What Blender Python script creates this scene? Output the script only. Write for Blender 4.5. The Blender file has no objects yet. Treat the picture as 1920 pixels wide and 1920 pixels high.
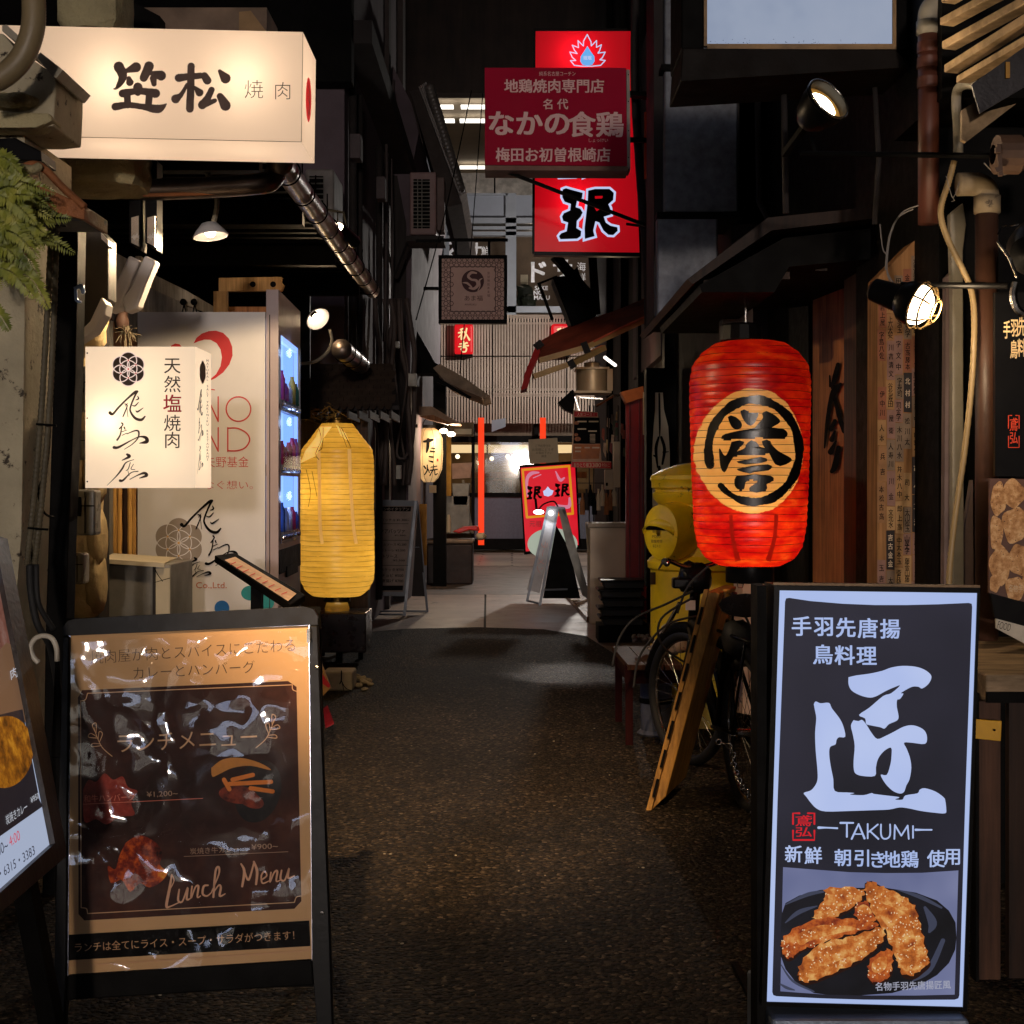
import bpy, bmesh, math, random
from mathutils import Vector, Matrix
from mathutils import noise as mnoise
from mathutils.geometry import tessellate_polygon
random.seed(7)
SC = bpy.context.scene
COL = SC.collection
# ------------------------------------------------------------------ camera, world, exposure
F, CX, HY, H = 2667.0, 960.0, 912.0, 1.4      # focal length and horizon in photo pixels (1920 px wide), eye height in metres
cam_d = bpy.data.cameras.new('camera'); cam_d.lens = 50.0; cam_d.sensor_width = 36.0
cam_d.shift_y = -(960.0 - HY) / 1920.0; cam_d.clip_start = 0.05; cam_d.clip_end = 600
cam = bpy.data.objects.new('camera', cam_d); COL.objects.link(cam)
cam.location = (0, 0, H); cam.rotation_euler = (math.radians(90), 0, 0)
SC.camera = cam
wd = bpy.data.worlds.new('World'); SC.world = wd; wd.use_nodes = True
nt = wd.node_tree
sky = nt.nodes.new('ShaderNodeTexSky'); sky.sky_type = 'NISHITA'; sky.sun_disc = False
sky.sun_elevation = math.radians(-4.0); sky.sun_rotation = math.radians(200)
nt.links.new(sky.outputs[0], nt.nodes['Background'].inputs[0])
nt.nodes['Background'].inputs[1].default_value = 0.05
SC.view_settings.view_transform = 'Standard'; SC.view_settings.look = 'None'
SC.view_settings.exposure = 0.0; SC.view_settings.gamma = 1.0
SC.render.engine = 'CYCLES'
SC.cycles.use_denoising = True
SC.cycles.max_bounces = 6; SC.cycles.transparent_max_bounces = 12
SC.cycles.sample_clamp_indirect = 2.0
SC.cycles.caustics_reflective = False; SC.cycles.caustics_refractive = False

# ------------------------------------------------------------------ helpers
def P(px, py, d):
    """point in the alley whose photo position is (px, py) at distance d"""
    return Vector(((px - CX) / F * d, d, H - (py - HY) / F * d))

def gd(py):            # distance of a point on the ground seen at row py
    return F * H / (py - HY)

def lin(c):
    c = c / 255.0
    return c / 12.92 if c <= 0.04045 else ((c + 0.055) / 1.055) ** 2.4
def S(r, g, b):
    return (lin(r), lin(g), lin(b), 1.0)

class Plane:
    def __init__(s, a, b, c):
        s.p = Vector(a); s.n = (Vector(b) - s.p).cross(Vector(c) - s.p).normalized()
        if s.n.dot(Vector((0, 0, H)) - s.p) < 0: s.n = -s.n
    def __call__(s, px, py, off=0.0):
        r = P(px, py, 1.0) - Vector((0, 0, H))
        q = s.p + s.n * off - Vector((0, 0, H))
        return Vector((0, 0, H)) + r * (q.dot(s.n) / r.dot(s.n))
def flat(d):
    return Plane(P(0, 0, d), P(100, 0, d), P(0, 100, d))

class Barrel:
    """front of a body of revolution around a vertical axis"""
    def __init__(s, cx, cy, prof): s.cx, s.cy, s.prof = cx, cy, prof
    def rad(s, z):
        pr = s.prof
        if z <= pr[0][1]: return pr[0][0]
        for (r0, z0), (r1, z1) in zip(pr, pr[1:]):
            if z0 <= z <= z1: return r0 + (r1 - r0) * (z - z0) / max(z1 - z0, 1e-6)
        return pr[-1][0]
    def __call__(s, px, py, off=0.0):
        q = P(px, py, 1.0) - Vector((0, 0, H)); t = s.cy
        r = s.rad(H + q.z * t)
        for _ in range(6):
            rr = r + off
            a = q.x * q.x + q.y * q.y; b = -2 * (q.x * s.cx + q.y * s.cy); c = s.cx ** 2 + s.cy ** 2 - rr * rr
            D = max(b * b - 4 * a * c, 0.0); t = (-b - math.sqrt(D)) / (2 * a)
            r = s.rad(H + q.z * t)
        return Vector((0, 0, H)) + q * t

def catmull(pts, n=6):
    if len(pts) < 3: n2 = 2
    else: n2 = n
    out = []
    for i in range(len(pts) - 1):
        p0 = pts[max(i - 1, 0)]; p1 = pts[i]; p2 = pts[i + 1]; p3 = pts[min(i + 2, len(pts) - 1)]
        for k in range(n2):
            t = k / n2
            out.append(tuple(0.5 * (2 * b + (c - a) * t + (2 * a - 5 * b + 4 * c - d) * t * t + (3 * b - a - 3 * c + d) * t ** 3)
                             for a, b, c, d in zip(p0, p1, p2, p3)))
    out.append(tuple(pts[-1]))
    return out

TEXTS = {}
def glyphs(s, bold):
    k = (s, bold)
    if k not in TEXTS:
        cu = bpy.data.curves.new('tmp', 'FONT'); cu.body = s; cu.offset = bold; cu.resolution_u = 3
        o = bpy.data.objects.new('tmp', cu); COL.objects.link(o)
        bpy.context.view_layer.update()
        me = bpy.data.meshes.new_from_object(o.evaluated_get(bpy.context.evaluated_depsgraph_get()))
        TEXTS[k] = ([(v.co.x, v.co.y) for v in me.vertices], [tuple(p.vertices) for p in me.polygons])
        bpy.data.objects.remove(o); bpy.data.meshes.remove(me); bpy.data.curves.remove(cu)
    return TEXTS[k]

class MB:
    def __init__(s): s.v = []; s.f = []; s.k = 0
    def add(s, vs, fs):
        n = len(s.v); s.v += [Vector(v) for v in vs]; s.f += [tuple(i + n for i in f) for f in fs]; return s
    def hexa(s, c):       # 8 corners: bottom 4 (ccw), top 4
        return s.add(c, [(3, 2, 1, 0), (4, 5, 6, 7), (0, 1, 5, 4), (1, 2, 6, 5), (2, 3, 7, 6), (3, 0, 4, 7)])
    def box(s, x0, x1, y0, y1, z0, z1):
        return s.hexa([(x0, y0, z0), (x1, y0, z0), (x1, y1, z0), (x0, y1, z0), (x0, y0, z1), (x1, y0, z1), (x1, y1, z1), (x0, y1, z1)])
    def pbox(s, px0, py0, px1, py1, d, t):
        a = P(px0, py0, d); b = P(px1, py1, d)
        return s.box(min(a.x, b.x), max(a.x, b.x), d, d + t, min(a.z, b.z), max(a.z, b.z))
    def prism(s, pts, vec):
        n = len(pts); vec = Vector(vec); pts = [Vector(p) for p in pts]
        tri = tessellate_polygon([pts])
        vs = pts + [p + vec for p in pts]
        fs = [tuple(t) for t in tri] + [tuple(i + n for i in reversed(t)) for t in tri]
        fs += [(i, (i + 1) % n, (i + 1) % n + n, i + n) for i in range(n)]
        return s.add(vs, fs)
    def pprism(s, px, d, t):
        return s.prism([P(x, y, d) for x, y in px], (0, t, 0))
    def bar(s, a, b, w, h, up=(0, 0, 1)):
        a = Vector(a); b = Vector(b); t = (b - a).normalized(); up = Vector(up)
        if abs(t.dot(up)) > 0.95: up = Vector((0, 1, 0))
        sx = t.cross(up).normalized() * w / 2; sy = sx.cross(t).normalized() * h / 2
        return s.hexa([a - sx - sy, a + sx - sy, a + sx + sy, a - sx + sy, b - sx - sy, b + sx - sy, b + sx + sy, b - sx + sy])
    def tube(s, pts, r, seg=10, closed=False, smooth=0, ripple=0.0, cap=True):
        pts = [Vector(p) for p in pts]
        if smooth: pts = [Vector(p) for p in catmull([tuple(p) for p in pts], smooth)]
        n = len(pts); base = len(s.v); last = None
        for i, p in enumerate(pts):
            if closed: t = pts[(i + 1) % n] - pts[i - 1]
            else: t = pts[min(i + 1, n - 1)] - pts[max(i - 1, 0)]
            t.normalize()
            if last is None:
                u = t.cross(Vector((0, 0, 1)) if abs(t.z) < 0.9 else Vector((0, 1, 0))).normalized()
            else:
                u = (last - t * last.dot(t)).normalized()
            last = u; w = t.cross(u)
            rr = (r[i] if isinstance(r, (list, tuple)) else r) * (1 + (ripple if i % 2 else 0))
            for k in range(seg):
                a = 2 * math.pi * k / seg
                s.v.append(p + (u * math.cos(a) + w * math.sin(a)) * rr)
        m = n if closed else n - 1
        for i in range(m):
            j = (i + 1) % n
            for k in range(seg):
                k2 = (k + 1) % seg
                s.f.append((base + i * seg + k, base + i * seg + k2, base + j * seg + k2, base + j * seg + k))
        if cap and not closed:
            s.f.append(tuple(base + k for k in reversed(range(seg))))
            s.f.append(tuple(base + (n - 1) * seg + k for k in range(seg)))
        return s
    def lathe(s, c, prof, seg=32, axis=None, a0=0.0, a1=2 * math.pi):
        """prof: (radius, height) pairs along axis (default z)"""
        c = Vector(c); ax = Vector(axis).normalized() if axis else Vector((0, 0, 1))
        u = ax.cross(Vector((0, 1, 0)) if abs(ax.y) < 0.9 else Vector((1, 0, 0))).normalized(); w = ax.cross(u)
        base = len(s.v); full = abs(a1 - a0 - 2 * math.pi) < 1e-6; m = seg if full else seg + 1
        for r, h in prof:
            for k in range(m):
                a = a0 + (a1 - a0) * k / seg
                s.v.append(c + ax * h + (u * math.cos(a) + w * math.sin(a)) * max(r, 1e-4))
        for i in range(len(prof) - 1):
            for k in range(seg):
                k2 = (k + 1) % m
                s.f.append((base + i * m + k, base + i * m + k2, base + (i + 1) * m + k2, base + (i + 1) * m + k))
        return s
    def ball(s, c, r, seg=12, sq=(1, 1, 1)):
        c = Vector(c); base = len(s.v); h = seg // 2
        for i in range(h + 1):
            th = math.pi * i / h
            for k in range(seg):
                a = 2 * math.pi * k / seg
                s.v.append(c + Vector((r * math.sin(th) * math.cos(a) * sq[0], r * math.sin(th) * math.sin(a) * sq[1], r * math.cos(th) * sq[2])))
        for i in range(h):
            for k in range(seg):
                k2 = (k + 1) % seg
                s.f.append((base + i * seg + k, base + (i + 1) * seg + k, base + (i + 1) * seg + k2, base + i * seg + k2))
        return s
    def rock(s, c, sz, n=10, amp=0.15, seed=0, sq=4.0):
        """rounded irregular block"""
        c = Vector(c); base = len(s.v); h = n
        for i in range(h + 1):
            th = math.pi * i / h
            for k in range(2 * n):
                a = math.pi * k / n
                d = Vector((math.sin(th) * math.cos(a), math.sin(th) * math.sin(a), math.cos(th)))
                m = (abs(d.x) ** sq + abs(d.y) ** sq + abs(d.z) ** sq) ** (-1 / sq)
                d = d * m * (1 + amp * mnoise.noise(d * 2.1 + Vector((seed * 3.7, seed, 0))))
                s.v.append(c + Vector((d.x * sz[0] / 2, d.y * sz[1] / 2, d.z * sz[2] / 2)))
        m2 = 2 * n
        for i in range(h):
            for k in range(m2):
                k2 = (k + 1) % m2
                s.f.append((base + i * m2 + k, base + (i + 1) * m2 + k, base + (i + 1) * m2 + k2, base + i * m2 + k2))
        return s
    # ---- flat things lying on a surface given by a projector
    def poly(s, pts, pj, off=0.002):
        vs = [Vector((x, -y, 0)) for x, y in pts]
        return s.add([pj(x, y, off) for x, y in pts], [tuple(t) for t in tessellate_polygon([vs])])
    def rect(s, x0, y0, x1, y1, pj, off=0.002, n=1, m=1):
        vs = []; fs = []
        for j in range(m + 1):
            for i in range(n + 1):
                vs.append(pj(x0 + (x1 - x0) * i / n, y0 + (y1 - y0) * j / m, off))
        for j in range(m):
            for i in range(n):
                a = j * (n + 1) + i; fs.append((a, a + 1, a + n + 2, a + n + 1))
        return s.add(vs, fs)
    def disc(s, cx, cy, rx, ry, pj, off=0.002, seg=32, rot=0):
        c, q = math.cos(rot), math.sin(rot)
        return s.poly([(cx + rx * math.cos(2 * math.pi * k / seg) * c - ry * math.sin(2 * math.pi * k / seg) * q,
                        cy + rx * math.cos(2 * math.pi * k / seg) * q + ry * math.sin(2 * math.pi * k / seg) * c) for k in range(seg)], pj, off)
    def ring(s, cx, cy, rx, ry, w, pj, off=0.002, seg=40):
        vs = []; fs = []
        for k in range(seg):
            a = 2 * math.pi * k / seg
            for e in (-w / 2, w / 2):
                vs.append(pj(cx + (rx + e) * math.cos(a), cy + (ry + e) * math.sin(a), off))
        for k in range(seg):
            j = (k + 1) % seg; fs.append((2 * k, 2 * k + 1, 2 * j + 1, 2 * j))
        return s.add(vs, fs)
    def brush(s, strokes, pj, off=0.002, n=6, rough=0.0, cap=True):
        for st in strokes:
            s.k += 1; o = off + 0.00025 * (s.k % 12)
            pts = catmull([(p[0], p[1], p[2]) for p in st], n)
            L = []; R = []
            m = len(pts)
            for i, (x, y, w) in enumerate(pts):
                a = pts[max(i - 1, 0)]; b = pts[min(i + 1, m - 1)]
                tx, ty = b[0] - a[0], b[1] - a[1]; l = math.hypot(tx, ty) or 1
                nx, ny = -ty / l, tx / l; w = max(w, 0.2) / 2
                j1 = 1 + rough * random.uniform(-1, 1); j2 = 1 + rough * random.uniform(-1, 1)
                L.append((x + nx * w * j1, y + ny * w * j1)); R.append((x - nx * w * j2, y - ny * w * j2))
            base = len(s.v)
            s.v += [pj(x, y, o) for x, y in L] + [pj(x, y, o) for x, y in R]
            s.f += [(base + i, base + i + 1, base + m + i + 1, base + m + i) for i in range(m - 1)]
            if cap:
                for e, sg in ((0, -1), (m - 1, 1)):
                    x, y, w = pts[e]; q = pts[1] if e == 0 else pts[m - 2]
                    a0 = math.atan2(y - q[1], x - q[0]); w = max(w, 0.2) / 2
                    if w < 0.5: continue
                    s.add([pj(x + w * math.cos(a0 + t), y + w * math.sin(a0 + t), o) for t in [(-0.5 + k / 6) * math.pi for k in range(7)]], [tuple(range(7))])
        return s
    def text(s, st, cx, cy, h, pj, off=0.002, bold=0.0, w=None, rot=0.0, shear=0.0, rough=0.0, align='c'):
        vs, fs = glyphs(st, min(bold, 0.0))
        if not vs: return s
        xs = [v[0] for v in vs]; ys = [v[1] for v in vs]
        x0, x1, y0, y1 = min(xs), max(xs), min(ys), max(ys)
        k = w / (x1 - x0) if w else h
        mx = (x0 + x1) / 2 if align == 'c' else x0
        my = (y0 + y1) / 2; c, q = math.cos(rot), math.sin(rot)
        e = max(bold, 0.0)     # heavier lettering is printed several times, slightly shifted, each pass a little prouder
        for j, (ex, ey) in enumerate([(0, 0)] if not e else [(-e, -e * .6), (e, -e * .6), (-e, e * .6), (e, e * .6), (0, 0)]):
            out = []
            for x, y in vs:
                X = (x - mx + ex) * k + shear * (y - my) * h; Y = -(y - my + ey) * h
                if rough: X += rough * h * mnoise.noise(Vector((x * 9, y * 9, 1))); Y += rough * h * mnoise.noise(Vector((x * 9, y * 9, 5)))
                out.append(pj(cx + X * c - Y * q, cy + X * q + Y * c, off + .00012 * j))
            s.add(out, fs)
        return s
    def vtext(s, st, cx, y0, step, h, pj, **kw):
        for i, ch in enumerate(st):
            if ch.strip(): s.text(ch, cx, y0 + i * step, h, pj, **kw)
        return s
    def islands(s):
        par = list(range(len(s.v)))
        def root(a):
            while par[a] != a: par[a] = par[par[a]]; a = par[a]
            return a
        for f in s.f:
            for i in f[1:]: par[root(f[0])] = root(i)
        out = {}
        for f in s.f: out.setdefault(root(f[0]), []).append(f)
        res = []
        for fs in out.values():
            m = MB(); ix = {}
            for f in fs:
                for i in f:
                    if i not in ix: ix[i] = len(m.v); m.v.append(s.v[i])
                m.f.append(tuple(ix[i] for i in f))
            res.append(m)
        return res
    def each(s, *a, **k):          # every loose piece becomes a part of its own
        return [m.build(*a, **k) for m in s.islands()]
    def build(s, name, mat, parent=None, smooth=False, bevel=0.0, label=None, seg=2):
        org = Vector((0, 0, 0)); p = parent
        while p is not None: org += p.location; p = p.parent
        me = bpy.data.meshes.new(name)
        o = bpy.data.objects.new(name, me); COL.objects.link(o)
        if parent is None:
            xs = [v.x for v in s.v]; ys = [v.y for v in s.v]; zs = [v.z for v in s.v]
            org = Vector(((min(xs) + max(xs)) / 2, (min(ys) + max(ys)) / 2, min(zs))); o.location = org
        else: o.parent = parent
        me.from_pydata([tuple(v - org) for v in s.v], [], s.f)
        me.validate(clean_customdata=False)
        bm = bmesh.new(); bm.from_mesh(me); bmesh.ops.recalc_face_normals(bm, faces=bm.faces)
        if smooth:
            for f in bm.faces: f.smooth = True
        bm.to_mesh(me); bm.free()
        if smooth == 'auto':
            try: me.set_sharp_from_angle(angle=math.radians(40))
            except Exception: pass
        me.materials.append(mat)
        if bevel:
            b = o.modifiers.new('Bevel', 'BEVEL'); b.width = bevel; b.segments = seg; b.limit_method = 'ANGLE'; b.angle_limit = math.radians(40)
        if label: o['label'] = label
        return o

def tag(o, label, cat, group=None):
    o['label'] = label; o['category'] = cat
    if group: o['group'] = group
    return o
def thing(name, label, cat, loc, group=None):
    o = bpy.data.objects.new(name, None); COL.objects.link(o); o.location = Vector(loc); o.empty_display_size = 0.1
    return tag(o, label, cat, group)
def struct(o, kind='structure'):
    o['kind'] = kind; return o
def dup(root, loc, label=None, rotz=None):
    def cp(o, par):
        c = o.copy(); COL.objects.link(c)
        if par: c.parent = par
        for ch in list(o.children): cp(ch, c)
        return c
    r = cp(root, None); r.location = Vector(loc)
    if rotz is not None: r.rotation_euler = (0, 0, rotz)
    if label: r['label'] = label
    return r
def lamp(kind, loc, power, color, parent=None, target=None, size=0.03, angle=90, blend=0.5, name='lamp_light'):
    ld = bpy.data.lights.new(name, kind); ld.energy = power; ld.color = color[:3]
    ld.shadow_soft_size = size
    o = bpy.data.objects.new(name, ld); COL.objects.link(o); o.location = Vector(loc)
    if kind == 'SPOT':
        ld.spot_size = math.radians(angle); ld.spot_blend = blend
        o.rotation_euler = (Vector(target) - Vector(loc)).to_track_quat('-Z', 'Y').to_euler()
    if parent:
        org = Vector((0, 0, 0)); p = parent
        while p is not None: org += p.location; p = p.parent
        o.parent = parent; o.location = Vector(loc) - org
    return o

# ------------------------------------------------------------------ materials
def nodes(name):
    m = bpy.data.materials.new(name); m.use_nodes = True
    return m, m.node_tree, m.node_tree.nodes['Principled BSDF']
def N(t, kind, **kw):
    n = t.nodes.new(kind)
    for k, v in kw.items(): setattr(n, k, v)
    return n
def coords(t, scale=(1, 1, 1)):
    tc = N(t, 'ShaderNodeTexCoord'); mp = N(t, 'ShaderNodeMapping'); mp.inputs['Scale'].default_value = scale
    t.links.new(tc.outputs['Object'], mp.inputs['Vector']); return mp.outputs[0]
def noise(t, vec, scale, detail=6, rough=0.6):
    n = N(t, 'ShaderNodeTexNoise'); n.inputs['Scale'].default_value = scale; n.inputs['Detail'].default_value = detail
    n.inputs['Roughness'].default_value = rough; t.links.new(vec, n.inputs['Vector']); return n.outputs['Fac']
def ramp(t, fac, stops):
    r = N(t, 'ShaderNodeValToRGB'); e = r.color_ramp.elements
    while len(e) < len(stops): e.new(0.5)
    for k, (p, c) in enumerate(stops):
        e[k].position = p; e[k].color = c if len(c) == 4 else (*c, 1)
    t.links.new(fac, r.inputs[0]); return r.outputs[0]
def bumpn(t, fac, strength, dist=0.01):
    b = N(t, 'ShaderNodeBump'); b.inputs['Strength'].default_value = strength; b.inputs['Distance'].default_value = dist
    t.links.new(fac, b.inputs['Height']); return b.outputs[0]
def sc(c, k): return (min(c[0] * k, 1), min(c[1] * k, 1), min(c[2] * k, 1), 1)
def M(name, c, rough=0.6, metal=0.0, var=0.35, scale=5.0, bump=0.25, bscale=70.0, dist=0.004, spec=0.5, spots=None, stretch=(1, 1, 1), rvar=0.2, coat=0.0):
    m, t, p = nodes(name); v = coords(t, stretch)
    f = noise(t, v, scale)
    col = ramp(t, f, [(0.3, sc(c, 1 - var)), (0.7, sc(c, 1 + var))])
    if spots:
        f2 = noise(t, v, spots[1], 8, 0.7)
        mx = N(t, 'ShaderNodeMix', data_type='RGBA'); mk = ramp(t, f2, [(spots[2], (0, 0, 0, 1)), (spots[2] + 0.05, (1, 1, 1, 1))])
        t.links.new(mk, mx.inputs[0]); t.links.new(col, mx.inputs[6]); mx.inputs[7].default_value = spots[0]; col = mx.outputs[2]
    t.links.new(col, p.inputs['Base Color'])
    r = N(t, 'ShaderNodeMapRange'); r.inputs[3].default_value = max(rough - rvar, 0.03); r.inputs[4].default_value = min(rough + rvar, 1)
    t.links.new(noise(t, v, scale * 2.3), r.inputs[0]); t.links.new(r.outputs[0], p.inputs['Roughness'])
    p.inputs['Metallic'].default_value = metal; p.inputs['Specular IOR Level'].default_value = spec
    p.inputs['Coat Weight'].default_value = coat; p.inputs['Coat Roughness'].default_value = 0.12
    if bump: t.links.new(bumpn(t, noise(t, v, bscale, 5), bump, dist), p.inputs['Normal'])
    return m
def Wood(name, c1, c2, rough=0.55, stretch=(40, 40, 2), bump=0.3):
    m, t, p = nodes(name); v = coords(t, stretch)
    f = noise(t, v, 1.0, 8, 0.65)
    v2 = coords(t); f2 = noise(t, v2, 2.5, 5)
    mul = N(t, 'ShaderNodeMath', operation='ADD'); t.links.new(f, mul.inputs[0])
    ml = N(t, 'ShaderNodeMath', operation='MULTIPLY_ADD'); ml.inputs[1].default_value = 0.6; ml.inputs[2].default_value = -0.3
    t.links.new(f2, ml.inputs[0]); t.links.new(ml.outputs[0], mul.inputs[1])
    t.links.new(ramp(t, mul.outputs[0], [(0.3, c1), (0.52, c2), (0.72, sc(c2, 1.5))]), p.inputs['Base Color'])
    p.inputs['Roughness'].default_value = rough; p.inputs['Specular IOR Level'].default_value = .2
    t.links.new(bumpn(t, f, bump, 0.004), p.inputs['Normal'])
    return m
def Em(name, c, k=1.0):
    m, t, p = nodes(name)
    p.inputs['Base Color'].default_value = (0.0, 0.0, 0.0, 1); p.inputs['Specular IOR Level'].default_value = 0.2
    p.inputs['Emission Color'].default_value = c; p.inputs['Emission Strength'].default_value = k
    p.inputs['Roughness'].default_value = 0.35
    return m
def Acryl(name, c, em=0.6, tr=0.6, trc=None):
    """backlit translucent plastic: even glow of the tubes plus the light of the bulbs that hang inside"""
    m, t, p = nodes(name); t.nodes.remove(p)
    out = t.nodes['Material Output']
    e = N(t, 'ShaderNodeEmission'); e.inputs[0].default_value = c; e.inputs[1].default_value = em
    b = N(t, 'ShaderNodeBsdfTranslucent'); tc = trc or c; b.inputs[0].default_value = sc(tc, tr)
    g = N(t, 'ShaderNodeBsdfGlossy'); g.inputs['Roughness'].default_value = 0.25
    mx = N(t, 'ShaderNodeMixShader'); mx.inputs[0].default_value = 0.03
    a = N(t, 'ShaderNodeAddShader'); t.links.new(e.outputs[0], a.inputs[0]); t.links.new(b.outputs[0], a.inputs[1])
    t.links.new(a.outputs[0], mx.inputs[1]); t.links.new(g.outputs[0], mx.inputs[2]); t.links.new(mx.outputs[0], out.inputs[0])
    return m
def Glass(name, c=(1, 1, 1, 1), rough=0.05, ior=1.45):
    m, t, p = nodes(name); t.nodes.remove(p); out = t.nodes['Material Output']
    tr = N(t, 'ShaderNodeBsdfTransparent'); tr.inputs[0].default_value = c
    g = N(t, 'ShaderNodeBsdfGlossy'); g.inputs['Roughness'].default_value = rough
    mx = N(t, 'ShaderNodeMixShader'); mx.inputs[0].default_value = .04
    t.links.new(tr.outputs[0], mx.inputs[1]); t.links.new(g.outputs[0], mx.inputs[2]); t.links.new(mx.outputs[0], out.inputs[0])
    return m

WARM = (1.0, 0.72, 0.42); WARM2 = (1.0, 0.62, 0.30); COOL = (0.75, 0.86, 1.0)
m_black = M('black_paint', S(14, 13, 12), 0.6, 0, 0.4, 8, 0.15, spec=.05)
m_blackgloss = M('black_gloss', S(12, 11, 11), 0.35, 0, 0.3, 8, 0.08, rvar=0.1, spec=.1)
m_rubber = M('rubber', S(24, 23, 23), 0.7)
m_dark = M('dark_wall', S(36, 30, 29), 0.85, 0, 0.4, 3, 0.4, 40)
m_mauve = M('mauve_render', S(92, 79, 86), 0.9, 0, 0.22, 2.2, 0.35, 50)
m_stucco = M('stucco', S(172, 160, 122), 0.95, 0, 0.3, 4, 1.0, 28, 0.02, spots=(S(70, 62, 48), 9, 0.62))
m_peel = M('peeling_paint', S(176, 165, 138), 0.9, 0, 0.25, 4, 0.8, 30, 0.01, spots=(S(60, 50, 40), 14, 0.6))
m_stone = M('cream_stone', S(196, 172, 128), 0.85, 0, 0.3, 6, 0.8, 25, 0.01)
m_steel = M('galvanised_steel', S(100, 103, 110), 0.5, 0.4, 0.35, 14, 0.1, 90)
m_duct = M('spiral_duct_steel', S(112, 100, 92), 0.38, 0.9, 0.3, 10, 0.1, 60)
m_rust = M('rusty_steel', S(150, 92, 52), 0.7, 0.1, 0.45, 6, 0.6, 50, 0.01, spots=(S(60, 35, 24), 9, 0.58))
m_white = M('white_enamel', S(228, 223, 221), 0.4, 0, 0.06, 3, 0.03, 60, rvar=0.08)
m_whitew = M('worn_white_paint', S(142, 134, 118), 0.6, 0, 0.25, 6, 0.3, 50, spots=(S(80, 70, 60), 16, 0.64))
m_grey = M('grey_sheet_metal', S(128, 124, 116), 0.5, 0.3, 0.3, 5, 0.15)
m_plast = M('clear_grey_plastic', S(150, 148, 145), 0.3, 0, 0.15, 5, 0.05, coat=0.4)
m_wood_d = Wood('dark_wood', S(26, 16, 11), S(44, 28, 19))
m_wood_p = Wood('brown_wood_panel', S(104, 66, 40), S(160, 106, 64))
m_wood_l = Wood('weathered_wood', S(120, 108, 94), S(178, 164, 144), 0.8)
m_wood_y = Wood('yellow_wood', S(104, 72, 28), S(156, 114, 52), 0.55)
m_bamboo = Wood('bamboo', S(140, 100, 52), S(196, 150, 82), 0.4)
m_yellow = M('yellow_enamel', S(236, 198, 28), 0.42, 0, 0.18, 5, 0.25, 45, 0.004, spots=(S(104, 80, 22), 9, 0.60))
m_ink = M('black_ink', S(15, 13, 12), 0.8, 0, 0.1, 5, 0, spec=.08)
m_brownink = M('brown_ink', S(66, 48, 34), 0.7, 0, 0.15, 5, 0)
m_redink = M('red_ink', S(200, 22, 30), 0.6, 0, 0.1, 5, 0)
m_paper = M('paper', S(206, 184, 150), 0.8, 0, 0.06, 4, 0.05)
m_cream = M('cream_plastic', S(200, 186, 158), 0.6, 0, 0.1, 4, 0.1)
m_chrome = M('bright_steel', S(190, 185, 178), 0.22, 1.0, 0.1, 10, 0.05)
m_copper = M('brown_pipe_paint', S(92, 50, 36), 0.5, 0, 0.25, 4, 0.3, 40, spots=(S(178, 150, 112), 10, 0.7))
m_redp = M('red_paint', S(150, 22, 20), 0.45, 0, 0.25, 5, 0.2)
m_cable = M('grey_cable', S(120, 112, 104), 0.6)
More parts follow.
